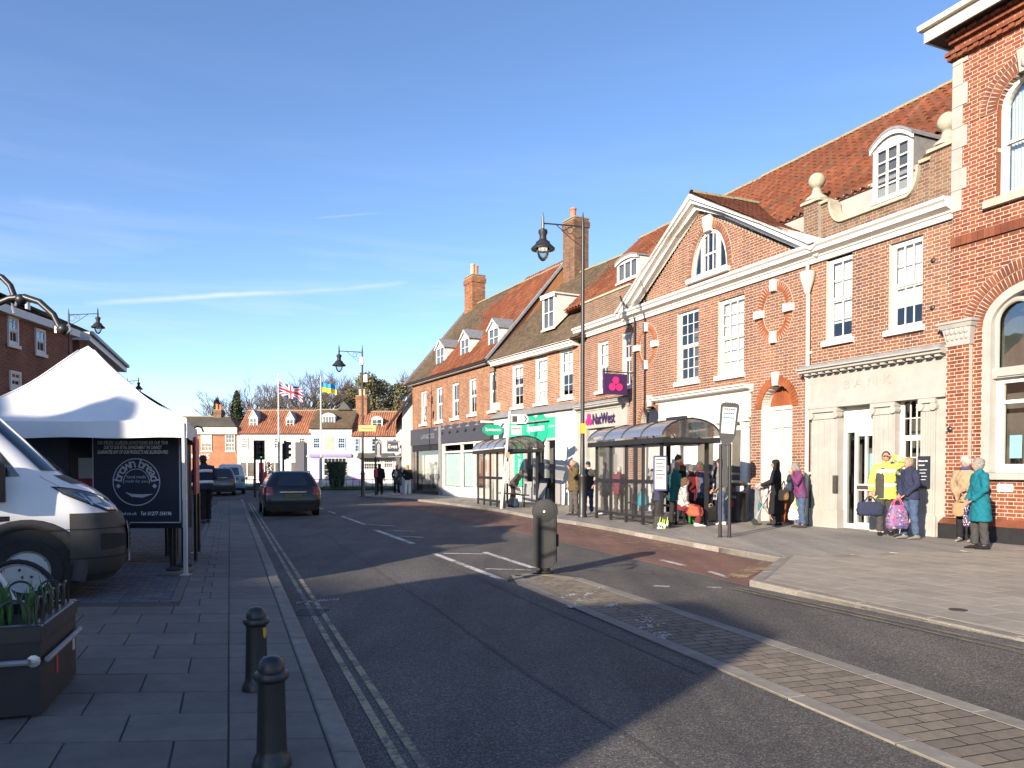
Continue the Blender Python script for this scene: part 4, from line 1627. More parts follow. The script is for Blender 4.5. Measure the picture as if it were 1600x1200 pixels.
mort = MB()
bw = Pieces(None, 'brick', M['brick_red'], 300, 'bricks')
bricklay(bw, mort, sL, sR, PLN, zc0, 0.0, ops, reg_lower)
rake = 0.30

def reg_tymp(z):
 f = (zap - 0.45 - z) / (zap - 0.45 - zc0 - 0.25)
 if f <= 0:
  return []
 return [(ped_c - (ped_c - ped_l - .2) * f, ped_c + (ped_r - .2 - ped_c) * f)]

bricklay(bw, mort, sL, sD, zc1 - 0.15, zap - 0.45, 0.02, [ops[-1]], reg_tymp)
bwall = mort.build('wall', M['mortar'], bank, fix=False)
bw.parent = bwall
rmb = MB()
va = Pieces(bwall, 'arch_brick', M['brick_arch'], 120, 'arch_bricks')
ks_ = MB()
for (u, v, tu, tv, bu, bv, wu) in ((1211, 487, 1208, 441, 1210, 535, 28), (1011, 541, 1012, 507, 1011, 577, 17)):
 cs, cz = FB.hit(u, v)
 hz = (Z(tu, tv) - Z(bu, bv)) / 2
 hx = abs(S(u + wu, v) - S(u - wu, v)) / 2
 voussoirs(va, cs, cz, hx - 0.24, hz - 0.24, 0.235, 0, 2 * math.pi, 52, -0.022, 0.10, rmb)
 for a in (0, 90, 180, 270):
  a = R(a)
  ks_.add(UNIT[0], UNIT[1], TS((cs + (hx - .12) * math.sin(a), -0.05, cz + (hz - .12) * math.cos(a)), (0.16 if a in (0, R(180)) else 0.30, 0.16, 0.30 if a in (0, R(180)) else 0.2)))
voussoirs(va, nch, nsp, nhw, nhw * 1.05, 0.22, -math.pi / 2, math.pi / 2, 26, -0.02, 0.14)
ks_.prism([(nch - .07, nsp + nhw * 1.05 - .02), (nch + .07, nsp + nhw * 1.05 - .02), (nch + .10, nsp + nhw * 1.05 + .34), (nch - .10, nsp + nhw * 1.05 + .34)], -0.09, 0.1)
vb_ = Pieces(bwall, 'arch_brick', M['brick_red'], 60, 'arch_bricks')
voussoirs(vb_, lac, lsp, lahw, lahw, 0.22, -math.pi / 2, math.pi / 2, 20, -0.02, 0.14, rmb)
ks_.prism([(lac - .07, lsp + lahw - .02), (lac + .07, lsp + lahw - .02), (lac + .11, lsp + lahw + .36), (lac - .11, lsp + lahw + .36)], -0.09, 0.1)
voussoirs(vb_, awc, awb + .05, aw_hw, aw_rise, 0.22, -math.pi / 2, math.pi / 2, 34, 0.0, 0.14, rmb)
ks_.prism([(awc - .13, awb + aw_rise - .05), (awc + .13, awb + aw_rise - .05), (awc + .2, awb + aw_rise + .42), (awc - .2, awb + aw_rise + .42)], -0.09, 0.1)
va.done()
vb_.done()
rmb.build('arch_mortar', M['mortar'], bwall, fix=False)['kind'] = 'stuff'
ks_.build('keystones', M['white'], bwall)
g = MB()
for xa, xb in ((fs1 + .02, nch - nhw - .02), (nch + nhw + .02, sD - .03), (sL, lac - lahw)):
 g = MB()
 g.box(xa, xb, -0.05, 0.2, 0.09, PLN)
 g.build('plinth', M['lead'], bank)
bw.done()
g = MB()
cornice(g, sL - 0.15, sR + 0.04, zc0, zc1, 0.34)
g.build('cornice', M['white'], bank)
g = MB()
th = 0.50
for sg, end in ((-1, ped_l - 0.35), (1, ped_r + 0.28)):
 e = (end, zc1 - 0.02)
 t = (ped_c, zap + 0.05)
 for (y0, y1, up0, up1) in ((-0.42, 0.05, -0.02, -0.17), (-0.34, 0.04, -0.172, -0.30), (-0.16, 0.03, -0.302, -0.47)):
  poly_ = [(e[0], e[1] + max(up0, -0.0) if False else e[1] + up0 + .02), (t[0], t[1] + up0), (t[0], t[1] + up1), (e[0] - sg * up1 * 0.9, e[1] + .004)]
  g.prism(poly_, y0, y1)
g.build('pediment_moulding', M['white'], bank)
g = MB()
n = 18
oo = [(awc + aw_hw * math.cos(math.pi * i / n), awb + aw_rise * math.sin(math.pi * i / n)) for i in range(n + 1)]
ii = [(awc + (aw_hw - .11) * math.cos(math.pi * i / n), awb + .10 + (aw_rise - .20) * math.sin(math.pi * i / n)) for i in range(n + 1)]
g.loft([[(p[0], 0.06, p[1]) for p in oo], [(p[0], 0.06, p[1]) for p in ii], [(p[0], 0.16, p[1]) for p in ii]], closed=False, caps=False)
g.box(awc - aw_hw - .12, awc + aw_hw + .12, -0.12, 0.15, awb - 0.14, awb - 0.002)
g.box(awc - aw_hw, awc + aw_hw, 0.062, 0.16, awb, awb + 0.10)
c0 = aw_hw * 0.42
for x in (-c0, c0):
 zt_ = awb + .05 + (aw_rise - .1) * math.sqrt(1 - (x / (aw_hw)) ** 2)
 g.box(awc + x - .075, awc + x + .075, 0.05, 0.15, awb + .08, zt_)
zm = awb + aw_rise * 0.46
g.box(awc - c0, awc + c0, 0.058, 0.13, zm - .03, zm + .03)
for x in (-c0 / 3, c0 / 3):
 g.box(awc + x - .014, awc + x + .014, 0.07, 0.10, awb + .08, awb + aw_rise - .1)
lw_ = g.build('arched_window', M['white'], bank)
for k in range(3):
 for (lo, hi) in ((awb + .1, zm - .03), (zm + .03, awb + aw_rise - .22)):
  pane(lw_, awc - c0 + .075 + k * (2 * c0 - .15) / 3, awc - c0 + .075 + (k + 1) * (2 * c0 - .15) / 3, 0.085, lo, hi)
gq = MB()
gq.prism([(p[0], p[1]) for p in ii], 0.10, 0.105)
gq.build('glass', M['glass'], lw_)
sash(bank, *wins[0], 2, (2, 2), 0.09, blind=0.80, sill=0.13)
sash(bank, *wins[1], 3, (2, 2), 0.09, blind=0.76, sill=0.13)
sash(bank, *wins[2], 3, (3, 3), 0.09, sill=0.14)
sash(bank, *wins[3], 3, (3, 3), 0.09, blind=1.0, sill=0.14)
g = MB()
g.box(sL, sR, 0.9, 0.95, 0.1, zc0)
g.box(awc - 1, awc + 1, 0.9, 0.95, awb - .2, awb + aw_rise)
g.box(sL, sR, 0.22, 0.9, zc0 - .02, zc0)
g.build('dim_interior', M['dim'], bank)

zh, zlw = Z(1285, 317), Z(1335, 337)
prof = [(sD - 0.28, zh), (S(1288, 317), zh)]
n = 8
sa, sb2 = S(1292, 320), S(1313, 340)
prof += [(sa + (sb2 - sa) * (1 - math.cos(math.pi / 2 * i / n)) * 1.0, zh + (zlw - zh) * math.sin(math.pi / 2 * i / n)) for i in range(n + 1)]
sc_, sd_ = S(1412, 300), S(1433, 270)
prof += [(sc_ + (sd_ - sc_) * math.sin(math.pi / 2 * i / n), zlw + (zh - zlw) * (1 - math.cos(math.pi / 2 * i / n))) for i in range(n + 1)]
prof += [(sR - 0.0, zh)]

def reg_par(z):
 iv = [(sD - .28, sR)]
 if z > zlw:
  l = [p[0] for p in prof[:2 + n + 1] if p[1] >= z]
  r = [p[0] for p in prof[2 + n + 1:] if p[1] >= z]
  iv = [(sD - .28, max(l))] if l else []
  if r:
   iv.append((min(r), sR))
 return iv

mort = MB()
bp2 = Pieces(None, 'brick', M['brick_old'], 120, 'bricks')
bricklay(bp2, mort, sD, sR, zc1 + .01, zh, 0.10, (), reg_par)
for (a, b) in ((sD - .28, sD + .22), (sR - .55, sR - .03)):
 bricklay(bp2, mort, a, b, zc1 + .01, zh + .10, 0.0, (), None, back=0.4)
pw = mort.build('parapet', M['mortar_dim'], bank, fix=False)
bp2.parent = pw
bp2.done()
g = MB()
for i in range(len(prof) - 1):
 (a, z0_), (b, z1_) = prof[i], prof[i + 1]
 d = Vector((b - a, z1_ - z0_))
 if d.length < 1e-4:
  continue
 nn = Vector((-d.y, d.x)).normalized() * 0.07
 g.prism([(a, z0_), (b, z1_), (b + nn.x, z1_ + nn.y), (a + nn.x, z0_ + nn.y)], 0.03, 0.38)
g.build('coping', M['stone_w'], pw)
for c_ in (sD - .03, sR - .29):
 g = MB()
 g.bevbox(c_ - .33, c_ + .33, -0.07, 0.45, zh + .10, zh + .19, 0.03)
 g.lathe([(.28, 0), (.27, .06), (.14, .16), (.10, .30), (.13, .33)], 14, (c_, 0.19, zh + .19))
 g.ball((c_, 0.19, zh + .19 + .33 + .17), .205, 16, 10)
 g.build('ball_finial', M['stone_w'], pw, 40)

YR = 4.3
zr = FB.Z(1500, 125, YR)
zr2 = FB.Z(1000, 376, YR)
ze = FB.Z(1330, 302, .5)
rs0, rs1 = FB.S(1000, 376, YR) + .45, sR + 0.02
g = MB()
tanr = (zr - ze) / (YR - .5)
g.prismx([(0.42, ze - .1), (YR, zr - 0.02), (YR + 4.0, ze - .1)], rs0 - 0.3, rs1)
rf = g.build('roof', M['pantile'], bank)
tp = Pieces(rf, 'tile', M['pantile'], 300, 'tiles', 50)
eb = Vector((0, YR - .5, zr - ze))
tileroof(tp, (rs0 - .3, 0.42, ze - .08), (1, 0, 0), eb, rs1 - rs0 + .3, eb.length + .08, 'pan', lambda a, b: not (FB.S(1367, 260, .45) - .05 < a + rs0 - .3 < FB.S(1428, 250, .45) + .05 and b < 1.75))
tp.done()
ridge_tiles(rf, (rs0 - .3, YR, zr - .02), (rs1, YR, zr - .02), 0.13)
g = MB()
pz = zap + 0.06
ybk = 0.5 + (pz - ze) / tanr
lft, rgt = ped_l - .35, ped_r + .28
g.add([(lft, -0.40, zc1), (ped_c, -0.40, pz), (rgt, -0.40, zc1), (lft, 1.2, zc1), (ped_c, ybk + .6, pz), (rgt, 1.2, zc1)], [(0, 1, 4, 3), (1, 2, 5, 4)])
pr = g.build('pediment_roof', M['plaintile'], bank)
tq = Pieces(pr, 'tile', M['plaintile'] if False else M['pantile'], 60, 'tiles', 40)
e1 = Vector((ped_c - rgt, 0, pz - zc1))
L1 = e1.length
tileroof(tq, (rgt, -.4, zc1), (0, 1, 0), e1, ybk + .8, L1, 'plain', lambda a, b: a - .4 < 1.2 + (ybk - .7) * (b / L1))
tq.done()
ridge_tiles(pr, (ped_c, -0.35, pz), (ped_c, ybk + .5, pz), 0.11)
g = MB()
g.prismx([(0.1, zc1 + .02), (0.35, zc1 + .05), (1.0, zc1 + .06), (1.0, zc1)], ped_r + .02, sD + .9)
g.build('lead_flashing', M['lead'], bank)
g = MB()
g.box(ped_c, sR, 0.46, 0.5, zc1, ze + .02)
g.build('upstand', M['stone'], bank)
dm_s0, dm_s1 = FB.S(1367, 260, .45), FB.S(1428, 250, .45)
dmz1 = FB.Z(1367, 238, .45)
dormer(bank, dm_s0, dm_s1, 0.42, FB.Z(1367, 318, .45), dmz1, tanr, 'arc', 3, (2, 2), M['lead'], M['lead'], 0.28)

g = MB()
dp = S(1267, 480)
g.lathe([(.055, 0.12), (.055, zc0 - .75)], 10, (dp, -0.09, 0))
g.lathe([(.06, zc0 - .75), (.10, zc0 - .62), (.17, zc0 - .42), (.19, zc0 - .28), (.19, zc0 - .2)], 12, (dp, -0.12, 0))
g.lathe([(.045, zc0 - .2), (.045, zc0 + .02)], 8, (dp, -0.12, 0))
for z in (1.4, 3.0, shop_top + .4):
 g.box(dp - .1, dp + .1, -0.06, 0.0, z, z + .06)
g.build('downpipe', M['cream'], bank, 40)
g = MB()
dp2 = S(994, 600)
g.lathe([(.04, .12), (.04, zc0 + .2)], 8, (dp2, -0.07, 0))
g.tube([(dp2, -.07, zc0 + .15), (dp2 - .3, -.42, zc0 + .75), (dp2 - .35, -.45, zc1 + .5)], .035, 6)
g.build('downpipe', M['iron'], bank, 40)

g = MB()
st0, st1 = sD + 0.02, sR + 0.02
zf0 = Z(1270, 640)                                  # underside of the frieze
zf1 = Z(1262, 592)
g.box(st0, st1 - .05, -0.10, 0.25, zf0, zf1)
cornice(g, st0 - .12, st1, zf1, shop_top - .02, 0.34, -0.06)
nd_ = 17
for i in range(nd_):
 x = st0 + .05 + (st1 - st0 - .25) * i / (nd_ - 1)
 g.box(x, x + .12, -0.27, -0.12, zf1 + .04, zf1 + .14)
g.box(st0, st1 - .05, -0.135, -0.10, zf0 + .0, zf0 + .09)
pil = [(S(1271, 700), S(1311, 700)), (S(1366, 700), S(1401, 700)), (S(1441, 700), S(1464, 700))]
for a, b in pil:
 g.box(a, b, -0.06, 0.25, 0.55, zf0)
 g.bevbox(a - .04, b + .04, -0.11, 0.25, 0.09, 0.55, 0.02)
 for k in range(5):
  x = a + .05 + (b - a - .1) * k / 4
  g.box(x - .012, x + .012, -0.075, -0.06, .6, zf0 - .3)
 g.box(a - .03, b + .03, -0.12, 0.2, zf0 - .10, zf0 - .001)
 for e_ in (a + .02, b - .02):
  g.add(*(lambda q: (q.v, q.f))(MB().lathe([(.001, -.1), (.085, -.1), (.085, .06), (.001, .06)], 12, (e_, -0.07, zf0 - .18), Matrix.Rotation(R(90), 3, 'X'))))
 g.box(a, b, -0.09, 0.2, zf0 - .27, zf0 - .20)
g.box(pil[2][1] + .002, st1 - .05, -0.03, 0.25, 0.09, zf0)
dz1 = Z(1315, 634)
g.box(pil[0][1] + .002, pil[1][0] - .002, -0.03, 0.25, dz1, zf0 - .001)
wz0, wz1 = Z(1403, 748), Z(1403, 622)
g.box(pil[1][1] + .002, pil[2][0] - .002, -0.03, 0.25, wz1, zf0 - .001)
g.box(pil[1][1] + .002, pil[2][0] - .002, -0.03, 0.25, 0.09, wz0)
g.box(pil[1][1] + .002, pil[2][0] - .002, -0.10, 0.0, wz0 - .13, wz0 - .04)
sf = g.build('stone_front', M['stone'], bank, fix=False)
lettering(sf, 'BANK', ((st0 + st1) / 2 - .12, -0.112, (zf0 + zf1) / 2 + .12), width=1.35, height=.20, material=M['stone_dim'], name='lettering', spacing=1.6)
q = MB()
q.box(st0 - .1, st1 - .02, -0.33, 0.0, shop_top - .015, shop_top + .06)
q.build('lead_capping', M['lead'], sf)
sash(sf, pil[1][1] + .004, pil[2][0] - .004, wz0, wz1, 3, (2, 2), 0.10, fw=.05, sill=0, blindy=.5)
g = MB()
da, db = pil[0][1] + .01, pil[1][0] - .01
dh = Z(1318, 676)
g.box(da, da + .10, 0.14, 0.22, 0.1, dz1)
g.box(db - .05, db, 0.14, 0.22, 0.1, dz1)
g.box(da, db, 0.141, 0.221, dh, dh + .10)
g.box(da, db, 0.141, 0.221, dz1 - .06, dz1)
dl = da + .34
g.box(da + .10, dl, 0.15, 0.2, 0.1, 0.22)
for x in (dl, dl + .30, db - .14):
 g.box(x, x + (.08 if x != dl + .30 else .05), 0.13, 0.2, 0.1, dh)
g.box(dl + .08, db - .14, 0.135, 0.195, 0.1, 0.26)
g.box(dl + .08, db - .14, 0.135, 0.195, 1.02, 1.18)
g.box(dl + .08, db - .14, 0.135, 0.195, dh - .10, dh)
dr = g.build('door', M['alu'], bank, fix=False)
g = MB()
g.box(dl + .1, db - .16, 0.10, 0.13, 1.06, 1.14)
g.build('push_bar', M['plastic'], dr)
g = MB()
g.box(da + .1, db - .05, 0.16, 0.18, dh + .10, dz1 - .06)
g.build('transom_panel', M['white'], dr)
for (a, b, lo, hi) in ((da + .10, dl, .22, dh), (dl + .08, dl + .30, .26, 1.02), (dl + .08, dl + .30, 1.18, dh - .1), (dl + .35, db - .14, .26, 1.02), (dl + .35, db - .14, 1.18, dh - .1)):
 pane(dr, a, b, 0.165, lo, hi)
g = MB()
g.box(dl + .34, db - .15, 0.24, 0.245, 1.25, 1.9)
g.build('poster', M['poster_blue'], dr)
g = MB()
g.box(da - .09, da + .02, -0.12, -0.06, .95, 1.38)
g.build('entry_panel', M['plastic'], bank)
g = MB()
n0, n1 = S(1439, 735, ), S(1457, 735)
nz0, nz1 = Z(1439, 763), Z(1439, 713)
g.box(n0, n1, -0.115, -0.065, nz0, nz1)
nb = g.build('branch_notice', M['navy_panel'], bank)
lettering(nb, 'About this', ((n0 + n1) / 2, -0.118, nz1 - .10), width=(n1 - n0) * .82, material=M['lettering'], bold=.02)
lettering(nb, 'branch', ((n0 + n1) / 2 - .03, -0.118, nz1 - .19), width=(n1 - n0) * .5, material=M['lettering'], bold=.02)
for k in range(4):
 q = MB()
 q.box(n0 + .06, n0 + .06 + (n1 - n0) * (.62 - .1 * (k % 2)), -0.1175, -0.116, nz1 - .30 - k * .07, nz1 - .285 - k * .07)
 q.build('small_print', M['letter_dim'], nb)

g = MB()
fb0 = Z(1172, 652)
g.box(fs0 + .02, fs1 - .02, -0.04, 0.2, fb0, fz1 - .18)
cornice(g, fs0 - .12, fs1 + .10, fz1 - .2, fz1, 0.36, -0.02)
g.box(fs0 + .02, fs1 - .02, -0.07, 0.0, fb0 + .16, fb0 + .20)
g.box(fs0 + .02, fs1 - .02, 0.45, 0.5, 0.09, fb0)
for k in range(5):
 x = fs0 + .3 + k * (fs1 - fs0 - .6) / 5
 for z0_, z1_ in ((.3, 1.15), (1.35, fb0 - .35)):
  g.box(x + .06, x + (fs1 - fs0 - .6) / 5 - .06, .43, .449, z0_, z1_)
g.box(fs0 + .02, fs1 - .02, 0.2, 0.5, fb0, fb0 + .05)
ff = g.build('shopfront', M['white'], bank)
for u in (1052, 1117, 1160):
 c_ = S(u, 690)
 q = MB()
 q.lathe([(.20, .09), (.20, .28), (.16, .32), (.155, 1.2), (.135, fb0 - .28), (.17, fb0 - .24), (.15, fb0 - .2), (.2, fb0 - .10)], 16, (c_, 0.12, 0))
 q.box(c_ - .22, c_ + .22, -0.10, 0.34, fb0 - .10, fb0 - .001)
 q.build('column', M['white'], ff, 40)
q = MB()
a, b = S(1074, 690), S(1100, 690)
q.box(a, b, 0.40, 0.425, 0.1, fb0 - .15)
q.box(S(1127, 690), S(1150, 690), .40, .425, 1.2, fb0 - .3)
q.build('door', M['dim'], ff)  # dim sheets stand in for the unlit doorway and window opening
q = MB()
q.box(S(1066, 665), S(1096, 665), -0.62, -0.52, Z(1080, 678), Z(1080, 652))
q.box(S(1080, 665) - .02, S(1080, 665) + .02, -0.52, -0.05, Z(1080, 656), Z(1080, 653))
q.build('projecting_sign', M['navy_panel'], ff)
g = MB()
g.box(nch - nhw - .05, nch + nhw + .05, 0.32, 0.36, 0.1, nsp + nhw * 1.1)
nw = g.build('niche_wall', M['brick_arch'], bank)
g = MB()
n = 14
arc = [(nch - nhw, 0.1)] + [(nch - nhw * math.cos(math.pi * i / n), nsp + nhw * 1.05 * math.sin(math.pi * i / n)) for i in range(n + 1)] + [(nch + nhw, 0.1)]
g.loft([[(p[0], 0.02, p[1]) for p in arc], [(p[0], 0.33, p[1]) for p in arc]], closed=False, caps=False)
g.build('niche_reveal', M['white'], bank, fix=False)
sash(nw, nch - nhw + .10, nch + nhw - .10, 1.05, Z(1204, 632) - .05, 2, (2, 2), 0.20, blind=1.0, sill=.1, sillp=-0.1, blindy=.075)
g = MB()
n = 12
arc = [(lac - lahw, lsp)] + [(lac - lahw * math.cos(math.pi * i / n), lsp + lahw * math.sin(math.pi * i / n)) for i in range(n + 1)]
g.prism(arc, 0.2, 0.24)
fl = g.build('fanlight', M['navy_panel'], bank)
g = MB()
g.box(lac - lahw, lac + lahw, 0.18, 0.24, 0.1, lsp - .1)
g.box(lac - lahw, lac + lahw, 0.10, 0.2, lsp - .1, lsp)
for x in (-.5, .5):
 for z in (.3, 1.2):
  g.box(lac + x * lahw - lahw * .35, lac + x * lahw + lahw * .35, 0.165, 0.18, z, z + .75)
g.build('door', M['alu'], bank)

# --- plain part of the bank row, left of the pediment
sN0 = S(905, 600)
nat = thing('shop_building', 'narrow brick building with purple lettered stone shopfront between pediment and green opticians', 'building', (FB.o.x, FB.o.y, 0), FB.rot)
nsh = Z(985, 616)
nwin = [(933, 536, 612, 949), (971, 520, 605, 985)]
nops = []
nws = []
for (ul, vt, vb, ur) in nwin:
 a, b, zb, zt = S(ul, 570), S(ur, 570), Z(ul, vb), min(Z(ul, vt), zc0 - .05)
 nws.append((a, b, zb, zt))
 nops.append(rect(a, b, zb, zt))
mort = MB()
nb_ = Pieces(None, 'brick', M['brick_red'], 60, 'bricks')
bricklay(nb_, mort, sN0, sL - .003, nsh, zc0, 0.03, nops)
bricklay(nb_, mort, S(975, 720), sL - .003, PLN, nsh, 0.03, [])
nwl = mort.build('wall', M['mortar'], nat, fix=False)
nb_.parent = nwl
nb_.done()
zpt = Z(906, 476)
mort = MB()
npb = Pieces(None, 'brick', M['brick_old'], 20, 'bricks')
bricklay(npb, mort, sN0, sL - .3, zc1 + .012, zpt, 0.10)
npw = mort.build('parapet', M['mortar_dim'], nat, fix=False)
npb.parent = npw
npb.done()
g = MB()
g.box(sN0 - .02, sL - .3, 0.06, 0.36, zpt, zpt + .07)
g.build('coping', M['stone_w'], npw)
g = MB()
cornice(g, sN0 - .04, sL - .152, zc0, zc1, 0.34)
g.build('cornice', M['white'], nat)
for w in nws:
 sash(nat, *w, 2, (2, 2), 0.10, sill=.12, blind=.5 if w is nws[0] else None)
g = MB()
g.box(sN0, sL, 0.9, 0.94, .1, zc0)
g.build('dim_interior', M['dim'], nat)
nf0, nf1 = Z(940, 668), Z(940, 640)
sh1 = S(982, 650)
g = MB()
g.box(sN0 + .02, sh1, -0.05, 0.25, nf0, nf1)
cornice(g, sN0 - .02, sh1 + .06, nf1, nf1 + .22, 0.3, -0.03)
a0 = S(918, 720)
g.box(sN0 + .02, a0, -0.05, 0.3, .09, nf0)
g.box(a0 + 2.1, S(975, 720) - .01, -0.03, 0.25, .09, nf0)
g.box(a0, a0 + .5, .1, .3, .09, nf0)
g.box(a0, a0 + 2.1, .0, .3, .09, .7)
nsf = g.build('stone_front', M['stone'], nat)
g = MB()
g.box(sN0 - .02, sh1 + .06, -0.32, 0.03, nf1 + .225, nf1 + .30)
g.build('lead_capping', M['lead'], nsf)
l0, l1 = S(929, 655), S(964, 655)
lettering(nsf, 'NatWest', ((l0 + l1) / 2, -0.10, (nf0 + nf1) / 2), width=(l1 - l0) * 1.0, height=.42, material=M['purple'], bold=.025)
g = MB()
cx = S(923, 657)
for (dx, dz) in ((0, .12), (-.11, -.08), (.11, -.08)):
 g.add(*(lambda q: (q.v, q.f))(MB().lathe([(.001, -.02), (.125, -.02), (.125, .02), (.001, .02)], 14, (cx + dx, -0.085, (nf0 + nf1) / 2 + dz), Matrix.Rotation(R(90), 3, 'X'))))
g.build('logo', M['magenta'], nsf)
g = MB()
g.box(a0 + .5, a0 + 2.1, .12, .16, .7, nf0)
wv = g.build('window', M['alu'], nat)
for k in range(2):
 pane(wv, a0 + .55 + k * .78, a0 + 1.28 + k * .78, .11, .75, nf0 - .05)
g = MB()
g.box(a0 + .52, a0 + 2.08, .115, .118, .7, nf0)
g.build('dim_interior', M['dim'], wv)  # dim sheet directly behind the panes, imitating an unlit shop
dormer(nat, FB.S(967, 425, .6), FB.S(1000, 415, .6), 0.55, FB.Z(967, 444, .6), FB.Z(967, 414, .6), tanr, 'arc', 3, (1, 0), M['white'], M['lead'], .14)
hs = thing('hanging_sign', 'purple square bank sign with magenta three-lobed emblem on a wall bracket', 'sign', FB.world(S(992, 600), -0.75, 0), FB.rot)
hz0, hz1 = 0, 0
q0 = FB.world(S(992, 600), -0.75, 0)
dep = q0.y
hz1 = CAMZ + (HZ - 585) / FPX * dep
hz0 = CAMZ + (HZ - 617) / FPX * dep
g = MB()
g.box(-0.05, 0.05, -0.52, 0.40, hz0, hz1)
g.build('board', M['purple'], hs)
g = MB()
g.tube([(0, -.55, hz1 + .07), (0, .75, hz1 + .07)], .022, 6)
for y in (-.4, .3):
 g.tube([(0, y, hz1 + .07), (0, y, hz1 - .02)], .012, 5)
g.tube([(0, .7, hz1 + .07), (0, .74, hz0)], .018, 5)
g.build('bracket', M['iron'], hs)
g = MB()
for (dy, dz) in ((0, .13), (-.14, -.10), (.14, -.10)):
 g.add(*(lambda q: (q.v, q.f))(MB().lathe([(.001, -.012), (.13, -.012), (.13, .012), (.001, .012)], 14, (.058, -.06 + dy, (hz0 + hz1) / 2 + dz), Matrix.Rotation(R(90), 3, 'Y'))))
g.build('emblem', M['magenta'], hs)
# --- tall Victorian hall at the right
hall = thing('hall_building', 'tall Victorian red brick hall with stone quoins and arched windows at the right edge', 'building', (FB.o.x, FB.o.y, 0), FB.rot)
YA = -.06
hs = lambda u, v=600: FB.S(u, v, YA)
hz = lambda u, v: FB.Z(u, v, YA)
a0, a1 = sR + .035, sR + 7.4
zt = hz(1502, 58)
uc, uh = hs(1606, 220), hs(1606, 220) - hs(1558, 220)
usill, uspr = hz(1557, 310), hz(1560, 172)
lc, lh_ = hs(1622, 640), hs(1622, 640) - hs(1535, 640)
lspr, lsill, lrise = hz(1536, 512), hz(1546, 738), .78
pl_t = hz(1480, 808)
ops = [archo(uc, uh, usill, uspr, uh * .95), archo(lc, lh_, lsill, lspr, lrise)]
for k in (1, ):
 ops.append(archo(uc + 3.1 * k, uh, usill, uspr, uh * .95))
mort = MB()
P = Pieces(None, 'brick', M['brick_vic'], 300, 'bricks')
bricklay(P, mort, a0, a1, pl_t, zt, YA, ops)
px1 = hs(1519, 650)
bricklay(P, mort, a0 - .02, px1, pl_t, hz(1500, 541), YA - .11, (), None, back=.10)
for sd in (-1, 1):
 bricklay(P, mort, uc + (uh + .0) * sd - .02, uc + uh * sd + .02, usill + .9, usill + .96, YA - .002, ())
hw_ = mort.build('wall', M['mortar'], hall, fix=False)
P.parent = hw_
rmb = MB()
V = Pieces(hw_, 'arch_brick', M['brick_dark'], 120, 'arch_bricks')
voussoirs(V, lc, lspr, lh_ + .002, lrise, .22, -math.pi / 2, math.pi / 2, 46, YA - .02, .14, rmb)
voussoirs(V, lc, lspr, lh_ + .23, lrise + .23, .21, -math.pi / 2, math.pi / 2, 54, YA - .03, .14, rmb)
for c_ in (uc, uc + 3.1):
 voussoirs(V, c_, uspr, uh + .002, uh * .95, .21, -math.pi / 2, math.pi / 2, 30, YA - .015, .14, rmb)
 voussoirs(V, c_, uspr, uh + .215, uh * .95 + .215, .12, -math.pi / 2, math.pi / 2, 36, YA - .035, .14, rmb)
zb0, zb1 = hz(1493, 387), hz(1493, 371)
n = int((a1 - a0) / .118)
for i in range(n):
 V.add('b', UNIT, TS((a0 + (i + .5) * .118, YA + .0, (zb0 + zb1) / 2), (.108, .12, zb1 - zb0 - .02)))
zc_b = hz(1497, 93)
for i in range(n):
 V.add('b', UNIT, TS((a0 - .1 + (i + .5) * .118, YA - .03 - .03 * (i % 2), zc_b + .04), (.10, .16, .075)))
 V.add('b', UNIT, TS((a0 - .12 + (i + .5) * .118, YA - .06, zc_b + .125), (.108, .2, .07)))
 V.add('b', UNIT, TS((a0 - .06 + (i + .5) * .118, YA - .03, zt - .06), (.108, .16, .07)))
 V.add('b', UNIT, TS((a0 - .10 + (i + .5) * .118, YA - .07 - .03 * (i % 2), zt + .02), (.10, .2, .07)))
V.done()
rmb.build('arch_mortar', M['mortar'], hw_, fix=False)['kind'] = 'stuff'
P.done()
g = MB()
z = hz(1497, 330)
k = 0
while z < zc_b - .1:
 w_ = .30 if k % 2 else .20
 g.bevbox(a0 - .03, a0 + w_, YA - .025, .2, z, min(z + .42, zc_b - .02), .008)
 z += .425
 k += 1
g.build('quoin', M['stone'], hall)
g = MB()
g.box(a0 + .26, a1, .55, .6, .1, zt)
g.box(a0, a0 + .24, .17, 8, .1, zt)
g.build('dim_interior', M['dim'], hall)
g = MB()
g.box(a0 - .36, a1, -.42, .3, zt + .07, zt + .12)
g.build('soffit', M['iron_dull'], hall)
g = MB()
g.box(a0 - .36, a1, -.46, -.422, zt + .05, zt + .30)
g.box(a0 - .40, a0 - .362, -.46, 8, zt + .05, zt + .30)
g.prismx([(-.56, zt + .302), (-.42, zt + .302), (-.42, zt + .40), (-.58, zt + .40)], a0 - .48, a1)
g.build('eaves_board', M['cream'], hall)
g = MB()
g.add([(a0 - .4, -.5, zt + .40), (a1, -.5, zt + .40), (a1, 4, zt + 3.4), (a0 + 3, 4, zt + 3.4), (a0 - .7, 8, zt + .42)], [(0, 1, 2, 3), (0, 3, 4)])
g.build('roof', M['slate'], hall)
g = MB()
g.box(a0 - .10, a1, YA - .20, .1, .09, pl_t - .12)
g.build('plinth', M['iron_dull'], hall)
g = MB()
g.prismx([(YA - .21, pl_t - .118), (YA - .0, pl_t - .118), (YA - .0, pl_t + .02)], a0 - .10, a1)
g.build('ledge', M['brick_dark'], hall)
cz0, cz1 = hz(1500, 541), hz(1500, 503)
g = MB()
xm, hw2 = (a0 - .02 + px1) / 2, (px1 - a0 + .02) / 2
